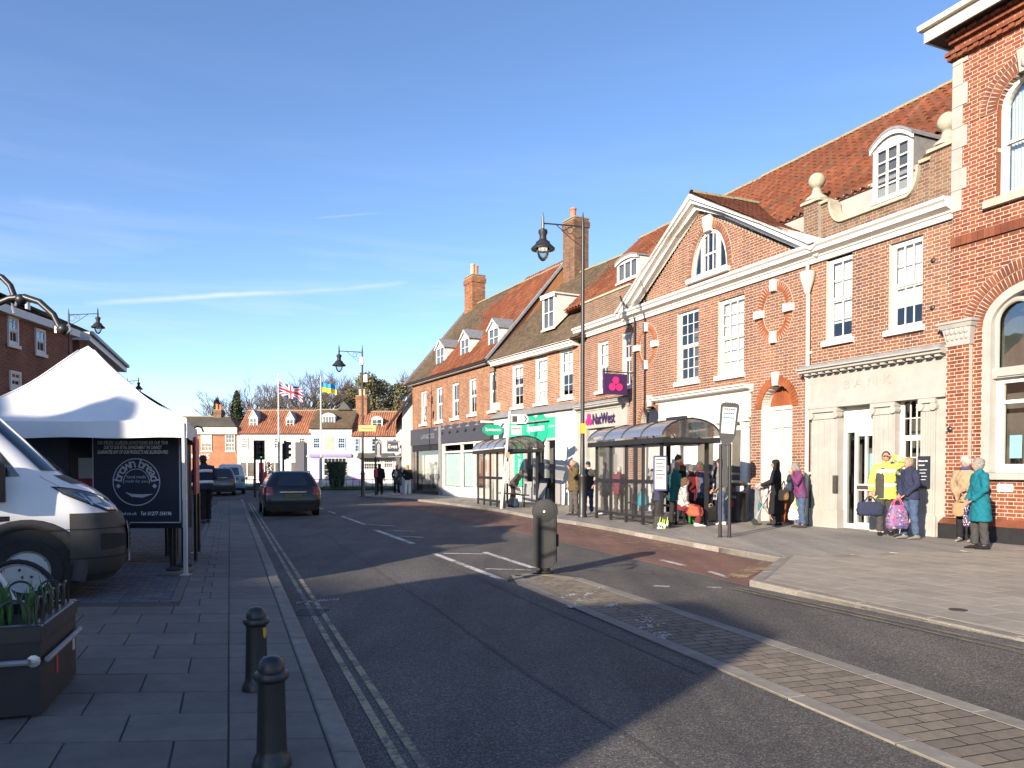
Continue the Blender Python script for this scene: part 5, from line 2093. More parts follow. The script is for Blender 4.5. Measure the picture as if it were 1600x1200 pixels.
for z0_, z1_, e0, e1 in ((cz0, cz0 + .05, .02, .03), (cz0 + .05, cz1 - .14, .0, .06), (cz1 - .14, cz1 - .05, .08, .12), (cz1 - .05, cz1, .14, .15)):
 g.loft([[(xm - hw2 - e_, YA - .11 - e_, zz_), (xm + hw2 + e_, YA - .11 - e_, zz_), (xm + hw2 + e_, .08, zz_), (xm - hw2 - e_, .08, zz_)] for e_, zz_ in ((e0, z0_), (e1, z1_))])
for i in range(5):
 x = xm - hw2 + (i + .5) * 2 * hw2 / 5
 g.ball((x, YA - .16, cz1 - .20), (.05, .04, .07), 8, 6)
 g.ball((x, YA - .14, cz1 - .32), (.035, .03, .06), 8, 6)
g.build('capital', M['stone'], hall)
for c_ in (uc, uc + 3.1):
 g = MB()
 n = 16
 def arcp(e):
  return [(c_ - uh + e, usill + e)] + [(c_ - (uh - e) * math.cos(math.pi * i / n), uspr + (uh * .95 - e) * math.sin(math.pi * i / n)) for i in range(n + 1)] + [(c_ + uh - e, usill + e)]
 o_, i_ = arcp(0), arcp(.10)
 o2 = arcp(.004)
 q = MB()
 q.loft([[(p[0], YA - .012, p[1]) for p in o2], [(p[0], .07, p[1]) for p in o2]], closed=False, caps=False)
 q.build('reveal', M['brick_vic'], hall, fix=False)
 g.loft([[(p[0], .06, p[1]) for p in o_], [(p[0], .06, p[1]) for p in i_], [(p[0], .16, p[1]) for p in i_]], caps=False)
 zm = (usill + uspr + uh) / 2 - .1
 g.box(c_ - uh + .1, c_ + uh - .1, .07, .14, zm - .03, zm + .03)
 fr = g.build('window', M['white'], hall, fix=False)
 g = MB()
 g.prism(i_, .12, .124)
 g.build('pane', M['glass'], fr)
 g = MB()
 for x0_, x1_ in ((c_ - uh + .08, c_ - uh + .40), (c_ + uh - .40, c_ + uh - .08)):
  nn = 10
  g.loft([[(x0_ + (x1_ - x0_) * q / nn, .26 + .03 * (q % 2), zz_) for q in range(nn + 1)] for zz_ in (usill, uspr + .4)], closed=False)
 g.build('curtain', M['curtain'], fr, fix=False)
 g = MB()
 g.bevbox(c_ - uh - .22, c_ + uh + .22, YA - .12, .16, usill - .16, usill - .002, .02)
 g.build('sill', M['stone_w'], fr)
 g = MB()
 kz = uspr + uh * .95
 g.prism([(c_ - .11, kz - .08), (c_ + .11, kz - .08), (c_ + .17, kz + .36), (c_ - .17, kz + .36)], YA - .11, .1)
 g.ball((c_, YA - .12, kz + .08), (.07, .05, .10), 10, 8)
 g.build('keystone', M['stone'], fr)
n = 18
def larc(e, zb=None):
 zb = lsill if zb is None else zb
 return [(lc - lh_ + e, zb + .0)] + [(lc - (lh_ - e) * math.cos(math.pi * i / n), lspr + (lrise - e) * math.sin(math.pi * i / n)) for i in range(n + 1)] + [(lc + lh_ - e, zb + .0)]
g = MB()
g.loft([[(p[0], YA - .03, p[1]) for p in larc(0)], [(p[0], YA - .03, p[1]) for p in larc(.17)], [(p[0], YA + .12, p[1]) for p in larc(.19)], [(p[0], YA + .2, p[1]) for p in larc(.19)]], closed=False, caps=False)
ztr = hz(1548, 592)
g.box(lc - lh_ + .17, lc + lh_ - .17, YA + .02, YA + .2, ztr, ztr + .20)
g.prismx([(YA - .02, ztr + .03), (YA + .1, ztr), (YA + .1, ztr + .14), (YA + .04, ztr + .16)], lc - lh_ + .3, lc + lh_ - .3)
g.box(lc - .08, lc + .08, YA + .03, YA + .2, ztr + .2, lspr + lrise - .2)
for sg in (-1, 1):
 cc = lc + sg * (lh_ - .12) / 2
 rr_ = (lh_ - .30) / 2
 zb_ = ztr + .2
 zs_ = lspr + .06
 pts_ = [(cc - rr_, YA + .1, zb_)] + [(cc - rr_ * math.cos(math.pi * i / 12), YA + .1, zs_ + rr_ * 1.0 * math.sin(math.pi * i / 12)) for i in range(13)] + [(cc + rr_, YA + .1, zb_)]
 g.tube(pts_, .055, 8)
 ot = [(cc - rr_ - .03, zs_)] + [(cc - (rr_ + .0) * math.cos(math.pi * i / 12), zs_ + rr_ * math.sin(math.pi * i / 12)) for i in range(13)] + [(cc + rr_ + .03, zs_)]
for z0_, z1_ in ((lsill - .14, lsill - .002),):
 g.bevbox(lc - lh_ - .06, lc + lh_ + .06, YA - .14, .16, z0_, z1_, .02)
st_ = g.build('stone_surround', M['stone'], hall, 40, fix=False)
g = MB()
x0_, x1_ = lc - lh_ + .19, lc + lh_ - .19
for a_, b_, c2, d2 in ((x0_, x0_ + .13, lsill, ztr), (x1_ - .13, x1_, lsill, ztr), (x0_, x1_, lsill, lsill + .16), (x0_, x1_, ztr - .10, ztr)):
 g.box(a_, b_, YA + .14 + (.002 if b_ - a_ > 1 else 0), YA + .23, c2, d2)
zm = hz(1560, 628)
g.box(x0_ + .13, x1_ - .13, YA + .15, YA + .22, zm - .035, zm + .035)
lw2 = g.build('window', M['white'], hall, fix=False)
pane(lw2, x0_ + .13, x1_ - .13, YA + .19, lsill + .16, zm - .035)
pane(lw2, x0_ + .13, x1_ - .13, YA + .17, zm + .035, ztr - .1)
g = MB()
g.prism(larc(.18, ztr + .2), YA + .16, YA + .164)
g.build('fanlight_glass', M['glass'], lw2)
g = MB()
g.box(hs(1567, 697), hs(1586, 697), YA + .20, YA + .21, hz(1567, 716), hz(1567, 680))
po_ = g.build('poster', M['poster_blue'], lw2)
g = MB()
g.box(hs(1559, 762), hs(1583, 762), YA - .012, YA, hz(1559, 768), hz(1559, 756))
g.build('wall_notice', M['poster_blue'], hall)
g = MB()
for (u, v) in ((1494, 671), (1458, 407), (1457, 481)):
 yy = YA - .13 if u > 1480 else 0
 g.lathe([(.06, 0), (.05, .02), (.02, .04)], 10, (S(u, v), yy, Z(u, v)), Matrix.Rotation(R(90), 3, 'X'))
g.build('tie_plate', M['iron'], hall)
# --- opticians' building
PC = FB.world(S(905, 600), 0, 0)
dC = 37.2
PCl = Vector(((775 - 800) / FPX * dC, dC))
FC = Frame(PCl, PC)
pdl = Vector(((645 - 800) / FPX * 47.9, 47.9))
FD = Frame(pdl, PCl)
opt = thing('shop_building', 'brick opticians with bright green fascia and one big white dormer on a brown roof', 'building', (FC.o.x, FC.o.y, 0), FC.rot)
LC = FC.len
ez0, ez1 = FC.Z(840, 553), FC.Z(840, 545, -.3)
shz = FC.Z(840, 645)
ops, ww = [], []
for (ul, vt, vb, ur) in ((800.5, 572, 637, 817), (836.5, 561, 631, 855), (875, 548, 623, 895)):
 a, b, zb, zt = FC.S(ul, 600), FC.S(ur, 600), FC.Z(ul, vb), FC.Z(ul, vt)
 ww.append((a, b, zb, zt))
 ops.append(rect(a, b, zb, zt))
mort = MB()
P = Pieces(None, 'brick', M['brick_far'], 40, 'bricks')
bricklay(P, mort, -LC + .002, -.002, shz - .3, ez0, 0.0, ops)
wl_ = mort.build('wall', M['mortar'], opt, fix=False)
P.parent = wl_
P.done()
for i, w in enumerate(ww):
 sash(opt, *w, 2, (2, 2), 0.06, fw=.09, blind=(0.3, 1.0, 0.45)[i], sill=.12, sillp=.1)
g = MB()
g.box(-LC, 0, 0.8, 0.85, .1, ez0)
g.build('dim_interior', M['dim'], opt)
g = MB()
g.box(-LC - .05, -.045, -0.36, 0.0, ez0 + .02, ez1)
g.box(-LC - .02, -.045, -0.30, 0.02, ez0 - .10, ez0 + .02)
g.box(-LC - .05, -.045, -0.43, -0.362, ez0 + .12, ez1 + .03)
g.build('eaves_board', M['white'], opt)
YC = 4.0
print('EAVES', ez1, dz1_ if 'dz1_' in globals() else FD.Z(706, 580, -.3))
zrc = FC.Z(925, 420, YC)
g = MB()
g.prismx([(-0.42, ez1 - .02), (YC, zrc - .02), (YC + 4, ez1)], -LC - .02, .65)
crf = g.build('roof', M['plaintile'], opt)
P = Pieces(crf, 'tile', M['plaintile'], 60, 'tiles', 40)
ebc = Vector((0, YC + .42, zrc - ez1))
tileroof(P, (-LC, -.44, ez1 + .0), (1, 0, 0), ebc, LC + .6, ebc.length, 'plain')
P.done()
ridge_tiles(crf, (-LC, YC, zrc), (.6, YC, zrc), .12)
tanc = (zrc - ez1) / (YC + .42)
dormer(opt, FC.S(850, 490, .25), FC.S(869, 490, .25), 0.2, FC.Z(850, 517, .25), FC.Z(850, 466, .25), tanc, 'flat', 2, (2, 0), M['white'], M['white'], .1)
g0, g1 = FC.Z(835, 686), FC.Z(835, 655)
ga, gb_ = FC.S(799, 670), FC.S(872, 665)
g = MB()
g.box(ga, gb_, -0.10, 0.1, g0, g1)
fas = g.build('fascia', M['sign_green'], opt)
g = MB()
g.box(-LC + .05, ga - .01, -0.14, 0.2, .09, shz - .05)
g.box(gb_ + .01, -.06, -0.14, 0.2, .09, shz - .05)
g.box(ga - .005, gb_ + .005, -0.12, 0.2, g1 + .003, shz - .05)
g.box(ga - .005, gb_ + .005, -0.07, 0.2, g0 - .1, g0 - .003)
g.box(ga, FC.S(857, 740), -0.05, 0.2, .09, .75)
for u in (803, 819, 834, 852):
 x = FC.S(u, 730)
 g.box(x, x + (.16 if u > 850 else .09), -0.04, 0.12, .7, g0 - .1)
g.box(FC.S(819, 740), FC.S(834, 740), 0.0, .05, .75, 1.0)
g.build('shopfront', M['white'], opt, fix=False)
g = MB()
g.box(-LC + .02, -.05, -0.35, 0.02, shz - .048, shz - .0)
g.prismx([(-.35, shz), (0, shz), (0, shz + .25)], -LC + .02, -.05)
g.build('lead_capping', M['lead'], opt)
g = MB()
for dx in (-.42, .42):
 g.add(*(lambda q: (q.v, q.f))(MB().lathe([(.001, -.015), (.62, -.015), (.62, .015), (.001, .015)], 24, ((FC.S(841, 670) + dx), -0.115, (g0 + g1) / 2), Matrix.Rotation(R(90), 3, 'X'))))
g.build('emblem', M['sign_green2'], fas)
lettering(fas, 'Specsavers', (FC.S(841, 670), -0.14, (g0 + g1) / 2), width=1.5, height=.42, material=M['lettering'], bold=.03)
lettering(fas, 'Opticians', (FC.S(862, 667), -0.106, (g0 + g1) / 2 + .05), width=.75, height=.18, material=M['letter_dim'])
g = MB()
g.box(FC.S(812, 660), FC.S(863, 660), -0.28, -0.22, g1 - .16, g1 - .09)
g.build('light_bar', M['lead'], opt)
g = MB()
g.box(FC.S(804.5, 730), FC.S(817.5, 730), -0.03, 0.0, .78, g0 - .11)
pn = g.build('poster_panel', M['sign_green'], opt)
lettering(pn, 'Hearing Aids', (FC.S(812, 730), -0.035, 1.85), width=1.75, height=.34, material=M['lettering'], rot=R(90))
for (u0, u1, lo, hi) in ((821, 834, 1.0, g0 - .1), (835.5, 851, .75, g0 - .1), (856, 872, .1, g0 - .1)):
 pane(opt, FC.S(u0, 730), FC.S(u1, 730), 0.03, lo, hi)
g = MB()
g.box(ga, gb_, .6, .65, .1, g0)
g.box(FC.S(823, 730), FC.S(829, 730), .3, .32, 1.1, 2.6)
g.box(FC.S(864, 730), FC.S(869, 730), .3, .32, 1.5, 2.5)
g.build('display_boards', M['dim'], opt)
g = MB()
x = -LC + .02
g.lathe([(.05, .1), (.05, ez0)], 8, (x, -.08, 0))
g.tube([(x, -.08, ez0 - .15), (x - .1, -.25, ez0 + .05), (x - .5, -.3, ez0 + .1)], .045, 6)
g.build('downpipe', M['iron'], opt, 40)
g = MB()
g.box(FC.S(780, 640) - .25, FC.S(780, 640) + .1, -.2, 0, FC.Z(777, 642), FC.Z(777, 630))
g.build('junction_box', M['white'], opt)
ps_ = thing('hanging_sign', 'green double oval opticians sign with white lettering under a white bracket', 'sign', FC.world(FC.S(792, 660), 0, 0), FC.rot)
zb_ = CAMZ + (HZ - 673) / FPX * 36.5
g = MB()
g.box(-.06, .06, -1.35, -.1, zb_ + .32, zb_ + .42)
g.build('bracket', M['white'], ps_)
g = MB()
n = 28
out = []
for dy, sgn in ((-.32, 1), (.32, 1)):
 pass
cx = -.75
ring = []
for i in range(n):
 a = 2 * math.pi * i / n
 y = .52 * math.cos(a)
 z = .26 * math.sin(a) * (1 + .18 * abs(math.cos(a)) - .12 * (abs(math.cos(a)) < .2))
 ring.append((y + cx, z + zb_))
g.prismx(ring, -.04, .04)
bd_ = g.build('board', M['sign_green2'], ps_)
lettering(ps_, 'Specsavers', (.046, cx, zb_), width=.8, height=.2, material=M['lettering'], rotz=R(90), bold=.02)

# --- long brick building with three dormers
lon = thing('shop_building', 'long brick building with three gabled dormers, mossy red roof and black shop fascias', 'building', (FD.o.x, FD.o.y, 0), FD.rot)
LD = FD.len
dz0, dz1_ = FD.Z(706, 586), FD.Z(706, 580, -.3)
dsh = FD.Z(706, 664)
ops, ww = [], []
for (ul, vt, vb, ur) in ((657.5, 612, 663, 666.5), (681.5, 606, 659, 691), (706, 600, 654, 716.5), (732.5, 592, 648, 744), (764.5, 583, 642, 777)):
 a, b, zb, zt = FD.S(ul, 630), FD.S(ur, 630), FD.Z(ul, vb), FD.Z(ul, vt)
 ww.append((a, b, max(zb, dsh + .15), zt))
 ops.append(rect(a, b, max(zb, dsh + .15), zt))
mort = MB()
P = Pieces(None, 'brick', M['brick_far'], 0, 'bricks')
bricklay(P, mort, -LD, -.002, dsh, dz0, 0.0, ops)
wd = mort.build('wall', M['mortar_dim'], lon, fix=False)
P.parent = wd
P.done()
for i, w in enumerate(ww):
 sash(lon, *w, 2, (1, 1), 0.07, fw=.08, blind=(.9, .2, None, .3, .2)[i], sill=.14, sillp=.12, single=False)
g = MB()
g.box(-LD, 0, 0.8, 0.85, .1, dz0)
g.build('dim_interior', M['dim'], lon)
g = MB()
g.box(-LD - .1, -.055, -.28, 0.02, dz0, dz1_)
g.build('eaves_board', M['white'], lon)
g = MB()
g.box(-LD - .1, -.055, -.42, -.285, dz0 + .06, dz1_ + .02)
g.build('gutter', M['iron'], lon)
g = MB()
g.box(-LD - .02, -LD + .25, 0, 8.0, .1, dz0)
g.prismx([(0, dz0), (3.96, 12.0), (7.9, dz0)], -LD, -LD + .24)
g.prismx([(0, dz0), (3.96, 12.0), (7.9, dz0)], .045, .07)
g.build('gable_wall', M['brick_far'], lon)
YD, ZD = 3.94, FD.Z(885, 411, 3.94)
g = MB()
g.prismx([(-0.42, dz1_ - .03), (YD, ZD - .03), (YD + 4, dz1_)], -LD - .1, .04)
drf = g.build('roof', M['pantile'], lon)
ebd = Vector((0, YD + .42, ZD - dz1_))
pa = Pieces(drf, 'tile', M['pantile'], 60, 'tiles', 50)
pb_ = Pieces(drf, 'tile', M['plaintile'], 0, 'tiles', 40)
Ld = LD + .1

def redzone(a, b):
 f = b / ebd.length
 lim = Ld * (0.30 + 0.22 * f + 0.10 * math.sin(b * 2.1)) if f > .10 else Ld * .36
 return a > lim

tileroof(pa, (-Ld, -.44, dz1_), (1, 0, 0), ebd, Ld, ebd.length, 'pan', redzone)
tileroof(pb_, (-Ld, -.44, dz1_), (1, 0, 0), ebd, Ld, ebd.length, 'plain', lambda a, b: not redzone(a, b))
pa.done()
pb_.done()
ridge_tiles(drf, (-Ld, YD, ZD), (0, YD, ZD), .12)
g = MB()
dirv = ebd.normalized()
for s_ in (-Ld - .02, .02):
 a = Vector((s_, -.5, dz1_ - .02))
 b = a + ebd * 1.03
 nn = Vector((0, -dirv.z, dirv.y)) * .10
 g.add([(a.x - .1, a.y, a.z), (a.x + .1, a.y, a.z), (b.x + .1, b.y, b.z), (b.x - .1, b.y, b.z)] + [(a.x - .1, a.y + nn.y, a.z + nn.z), (a.x + .1, a.y + nn.y, a.z + nn.z), (b.x + .1, b.y + nn.y, b.z + nn.z), (b.x - .1, b.y + nn.y, b.z + nn.z)],
          [(0, 1, 2, 3), (4, 5, 6, 7), (0, 1, 5, 4), (1, 2, 6, 5), (2, 3, 7, 6), (3, 0, 4, 7)])
g.build('verge_flashing', M['lead'], lon)
tand = (ZD - dz1_) / (YD + .42)
for (ul, ur, vb, vt) in ((683, 694, 573, 545), (721, 733, 559, 531), (765, 779, 545, 515)):
 yy = .25
 dormer(lon, FD.S(ul, 550, yy) - .1, FD.S(ur, 550, yy) + .1, yy, FD.Z(ul, vb, yy), FD.Z(ul, vt, yy), tand, 'gable', 2, (2, 0), M['white'], M['lead'], .42)
cs0, cs1 = FD.S(734, 440, YD), FD.S(757, 440, YD)
chimney(lon, -LD + .05, -LD + 1.30, YD - .45, YD + .45, ZD - 1.2, FD.Z(745, 432, YD), [(-LD + .35, YD, .14, .85, M['pot_buff']), (-LD + .95, YD, .12, .6, M['pot'])], M['brick_far'])
yc_ = YD
chimney(opt, -LC + .35, -LC + 1.40, YC - .42, YC + .42, zrc - 1.5, FD.Z(905, 345, YD + .2), [(-LC + .65, YC, .15, .62, M['pot'])], M['brick_old'])
f0, f1 = FD.Z(706, 692), FD.Z(706, 664)
xm0, xm1 = FD.S(690, 700), FD.S(693.5, 700)
g = MB()
g.box(-LD + .05, xm0, -.16, .1, f0, f1)
g.box(xm1, -.35, -.16, .1, f0, f1)
fb_ = g.build('fascia', M['grey_panel'], lon)
lettering(fb_, 'LANEZZE', (FD.S(672, 682), -.165, (f0 + f1) / 2), width=2.2, height=.26, material=M['lead'])
g = MB()
for i in range(6):
 x = xm1 + .4 + i * 1.1
 g.tube([(x, -.16, f1 - .05), (x, -.5, f1 + .05), (x, -.62, f1 - .15)], .02, 5)
 g.lathe([(.03, .1), (.16, 0)], 10, (x, -.62, f1 - .28))
g.build('swan_neck_lamp', M['lead'], lon)
g = MB()
g.box(xm0 + .01, xm1 - .01, -.2, .2, .1, f1 + .05)
g.box(-LD + .02, -LD + .22, -.14, .2, .1, f0 - .01)
g.build('pilaster', M['lead'], lon)
g = MB()
g.box(-LD + .23, xm0, -.10, .05, f0 - .35, f0 - .01)
g.box(-LD + .23, xm0, -.08, .1, .1, .3)
g.box(-LD + .9, -LD + 1.0, -.08, .05, .3, f0 - .35)
lsf = g.build('shopfront', M['iron_dull'], lon)
pane(lsf, -LD + .25, -LD + .9, -.02, .3, f0 - .35)
pane(lsf, -LD + 1.0, xm0, -.02, .3, f0 - .35)
g = MB()
g.box(-LD + .25, xm0, .55, .6, .1, f0 - .3)
g.build('shop_wall', M['render'], lsf)
g = MB()
for x in (-LD + 2.2, -LD + 3.2):
 g.lathe([(.12, .3), (.14, .9), (.2, 1.3), (.17, 1.6), (.06, 1.68), (.07, 1.75), (.10, 1.85), (.08, 1.98), (.01, 2.02)], 12, (x, .3, 0))
g.build('shop_dummy', CL['mottled'], lsf, 40)
g = MB()
xs = [xm1, FD.S(722, 720), FD.S(742, 720), FD.S(762, 720), -.36]
for x in xs:
 g.box(x, x + .10, -.08, .06, .1, f0 - .01)
g.box(xm1, -.26, -.075, .055, f0 - .55, f0 - .45)
g.box(xm1, -.26, -.07, .05, f0 - .12, f0 - .01)
g.box(xm1, -.26, -.085, .065, .1, .62)
wsf = g.build('shopfront', M['white'], lon)
for i in range(4):
 pane(wsf, xs[i] + .1, xs[i + 1], .0, .62, f0 - .45)
g = MB()
for i in range(2):
 g.box(xs[i] + .12, xs[i + 1] - .02, .10, .12, .65, f0 - .5)
g.build('blind', M['blind_blue'], wsf)
g = MB()
g.box(xs[2], xs[4], .5, .52, .1, f0 - .4)
g.build('shop_wall', M['render'], wsf)

# --- low white house beyond
pe0 = Vector((-6.95, 48.7))
FE = Frame(pe0 + Vector((-1.8, 9.4)), pe0)
whi = thing('white_house', 'low white rendered house with dark overhanging bargeboards beyond the long brick building', 'building', (FE.o.x, FE.o.y, 0), FE.rot)
LE = FE.len
ze_ = 5.3
zr_ = 9.2
g = MB()
g.box(-LE, 0, 0, 5.6, .09, ze_)
g.prismx([(0.0, ze_), (2.8, zr_), (5.6, ze_)], -.28, -.002)
g.prismx([(0.0, ze_), (2.8, zr_), (5.6, ze_)], -LE + .002, -LE + .28)
wh = g.build('wall', M['render'], whi)
g = MB()
g.add([(-LE - .2, -.75, ze_ - .85), (.25, -.75, ze_ - .85), (.25, 2.8, zr_ + .08), (-LE - .2, 2.8, zr_ + .08), (.25, 6.2, ze_ - .6), (-LE - .2, 6.2, ze_ - .6)], [(0, 1, 2, 3), (3, 2, 4, 5)])
sol = g.build('roof', M['plaintile'], whi)
P = Pieces(sol, 'tile', M['pantile'], 0, 'tiles', 50)
ee = Vector((0, 3.55, zr_ + .93 - ze_))
tileroof(P, (-LE - .2, -.75, ze_ - .85), (1, 0, 0), ee, LE + .45, ee.length, 'pan')
P.done()
g = MB()
for sg in (0,):
 a, b = Vector((.26, -.78, ze_ - .98)), Vector((.26, 2.8, zr_ - .05))
 g.add([a, b, b + Vector((0, 0, .22)), a + Vector((0, 0, .22))] + [p + Vector((.05, 0, 0)) for p in (a, b, b + Vector((0, 0, .22)), a + Vector((0, 0, .22)))],
          [(0, 1, 2, 3), (7, 6, 5, 4), (0, 4, 5, 1), (1, 5, 6, 2), (2, 6, 7, 3), (3, 7, 4, 0)])
g.build('bargeboard', M['iron_dull'], whi)
for k in range(3):
 x = -LE + 1.2 + k * 2.9
 w_ = sash(whi, x, x + 1.1, 3.1, 4.4, 2, (1, 1), -.06, sill=.1, back=.052)
g = MB()
g.box(-LE + 1, -1, -.06, 0, .5, 2.6)
g.build('shop_window', M['dim'], whi)
g = MB()
g.box(-.9, -.82, -.95, -.1, 3.35, 3.42)
g.box(-.89, -.83, -.92, -.2, 2.7, 3.33)
sg_ = g.build('sign_board', M['grey_panel'], whi)
lettering(whi, 'Eves', (-.826, -.56, 3.05), width=.55, height=.26, material=M['lettering'], rotz=R(90))
g = MB()
g.box(-1.6, -.6, -.85, -.05, 2.35, 2.42)
g.build('canopy', M['lead'], whi)

# --- houses closing the view
YB = 84.0

def bx(u, y=YB):
 return (u - 800) / FPX * y

def bz(v, y=YB):
 return CAMZ + (HZ - v) / FPX * y

def far_house(name, label, u0, u1, ve, vr, wallm, tiles, dep=7.0, y=YB, hip=False, kind='pan', parapet=None):
 t = thing(name, label, 'house', (bx(u0, y), y, 0), 0)
 w = bx(u1, y) - bx(u0, y)
 ze, zr = bz(ve, y), bz(vr, y)
 g = MB()
 g.box(0, w, 0, dep, .08, ze)
 if not hip:
  g.prismx([(0.0, ze), (dep / 2, zr - .05), (dep, ze)], 0.002, .25)
  g.prismx([(0.0, ze), (dep / 2, zr - .05), (dep, ze)], w - .25, w - .002)
 wl = g.build('wall', wallm, t)
 g = MB()
 eb = Vector((0, dep / 2 + .3, zr - ze))
 hx = w * .28 if hip else 0
 g.add([(-.05, -.3, ze), (w + .05, -.3, ze), (w + .05 - hx, dep / 2, zr), (-.05, dep / 2, zr), (w + .05, dep + .3, ze), (-.05, dep + .3, ze)], [(0, 1, 2, 3), (3, 2, 4, 5), (1, 4, 2), (0, 3, 5)])
 rf = g.build('roof', tiles, t)
 P = Pieces(rf, 'tile', tiles, 0, 'tiles', 40)
 tileroof(P, (0, -.3, ze), (1, 0, 0), eb, w, eb.length, kind, (lambda a, b: a < w - hx * b / eb.length) if hip else None)
 P.done()
 ridge_tiles(rf, (0, dep / 2, zr), (w - hx, dep / 2, zr), .13)
 return t, w, ze, zr, eb

def fwin(t, ou, u0, u1, v0, v1, cols, rows, y=YB, trim=None, depth=-.02, blind=None):
 a, b = bx(u0, y) - bx(ou, y), bx(u1, y) - bx(ou, y)
 return sash(t, a, b, bz(v1, y), bz(v0, y), cols, rows, depth - .08, fw=.055, single=True, sill=.09, sillp=.12, wm=trim, bar=.032, blind=blind, blindy=.062, back=.078)

fb2 = brick_tex('far orange brick', (0.36, 0.125, 0.055), (0.30, 0.10, 0.045), (0.34, 0.24, 0.17))
h1, w, ze, zr, eb = far_house('brick_house', 'orange brick house with white cornice and grey slate hip roof', 262, 371, 668, 648, fb2, M['slate'], hip=True, kind='plain')
g = MB()
g.box(-.1, w + .1, -.36, .02, ze - .75, ze - .02)
g.build('cornice', M['render'], h1)
fwin(h1, 262, 315, 332, 679, 705, 3, (2, 2), blind=.5)
fwin(h1, 262, 353, 368, 679, 705, 3, (2, 2))
g = MB()
g.box(bx(355) - bx(262), bx(369) - bx(262), -.1, 0, .1, bz(727))
dr_ = g.build('door', M['render'], h1)
lettering(h1, 'ROYS', (bx(312) - bx(262), -.04, bz(713)), width=2.2, height=.55, material=M['lettering'])
chimney(h1, bx(318) - bx(262), bx(330) - bx(262), 3.0, 4.2, zr - .6, bz(638), [(bx(321) - bx(262), 3.6, .18, .7, M['pot']), (bx(327) - bx(262), 3.6, .18, .6, M['pot'])], M['brick_old'], name='chimney')
h2, w, ze, zr, eb = far_house('white_house', 'wide white house with orange tiled roof and two gabled dormers', 371, 484, 678, 638.5, M['render'], M['pantile_far'])
tf = eb.z / eb.y
for (a, b, lo, hi) in ((390, 403, 667, 653), (447.5, 460, 668, 655)):
 yy = 1.0
 dormer(h2, bx(a, YB + yy) - bx(371), bx(b, YB + yy) - bx(371), yy, bz(lo, YB + yy), bz(hi, YB + yy), tf, 'gable', 2, (2, 0), M['white'], M['lead'], .85)
for (a, b) in ((378.5, 388), (429, 437), (468, 478)):
 fwin(h2, 371, a, b, 684, 701, 3, (2, 2))
for (a, b, v) in ((376, 398, 744), (404, 414, 752), (424, 436, 746), (455, 478, 746)):
 g = MB()
 g.box(bx(a) - bx(371), bx(b) - bx(371), -.08, 0, bz(v), bz(722))
 fr = g.build('shop_window' if b - a > 11 else 'door', M['dim'] if b - a > 11 else CL['burgundy'], h2)
 q = MB()
 for x in np.linspace(bx(a) - bx(371), bx(b) - bx(371), 3):
  q.box(x - .05, x + .05, -.13, -.085, bz(v), bz(722))
 q.box(bx(a) - bx(371), bx(b) - bx(371), -.125, -.09, bz(722) - .05, bz(722) + .15)
 q.build('frame', M['white'], fr)
g = MB()
g.box(0, w, -.14, 0, bz(714), bz(712))
g.build('string_course', M['render'], h2)
g = MB()
g.box(bx(463) - bx(371), bx(477) - bx(371), -.35, -.05, bz(740), bz(691))
g.box(bx(463.5) - bx(371), bx(484) - bx(371), -.36, -.05, bz(752), bz(740))
g.build('grey_bay', M['grey_panel'], h2)
h3, w, ze, zr, eb = far_house('white_house', 'narrow white house with grey tiled roof and wide flat dormer, violet shop fascia', 484, 550, 670, 637, M['render'], M['plaintile'], kind='plain')
tf = eb.z / eb.y
dormer(h3, bx(504, YB + .9) - bx(484), bx(524, YB + .9) - bx(484), .9, bz(663, YB + .9), bz(650, YB + .9), tf, 'arc', 4, (1, 0), M['white'], M['lead'], .3)
for a, b in ((490, 501), (528.5, 540)):
 fwin(h3, 484, a, b, 684, 701, 3, (2, 2), trim=M['bluetrim'])
g = MB()
g.box(bx(508) - bx(484), bx(521) - bx(484), -.05, 0, bz(702), bz(683))
g.build('blocked_window', M['stone_w'], h3)
g = MB()
g.box(0, w, -.25, 0, bz(714), bz(709.5))
g.box(bx(487) - bx(484), bx(500) - bx(484), -.1, 0, .1, bz(716))
g.build('fascia', M['violet'], h3)
g = MB()
g.box(bx(488) - bx(484), bx(499) - bx(484), -.14, -.102, .1, bz(718))
g.build('door', M['lilac'], h3)
fwin(h3, 484, 506, 542, 715, 744, 6, (2, 1))
g = MB()
g.prism([(bx(518) - bx(484), zr), (bx(528) - bx(484), zr + 1.0), (bx(540) - bx(484), zr)], 3, 6)
g.build('rear_gable', M['slate'], h3)
h4, w, ze, zr, eb = far_house('white_house', 'white house with orange tiled roof, brick stack and pink shop door', 550, 640, 682, 640.5, M['render'], M['pantile_far'])
tf = eb.z / eb.y
dormer(h4, bx(581, YB + 1.2) - bx(550), bx(598, YB + 1.2) - bx(550), 1.2, bz(668, YB + 1.2), bz(655, YB + 1.2), tf, 'arc', 2, (2, 0), M['white'], M['lead'], .3)
chimney(h4, bx(548) - bx(550), bx(566) - bx(550), 2.9, 4.3, zr - .4, bz(615), [(bx(554) - bx(550), 3.6, .2, .75, M['pot_buff']), (bx(560) - bx(550), 3.6, .2, .75, M['pot_buff'])], M['brick_far'])
for a, b in ((555, 562), (581, 593), (614, 620)):
 fwin(h4, 550, a, b, 685, 706, 2, (2, 2), trim=M['bluetrim'])
fwin(h4, 550, 565, 595, 713, 734, 8, (2, 2))
fwin(h4, 550, 600, 614, 719, 731, 4, (2, 1))
g = MB()
g.box(bx(551) - bx(550), bx(564) - bx(550), -.09, 0, .1, bz(716))
g.build('door', M['lilac'], h4)
g = MB()
g.prismx([(-1.0, bz(716)), (0, bz(708)), (0, bz(716))], bx(560) - bx(550), bx(616) - bx(550))
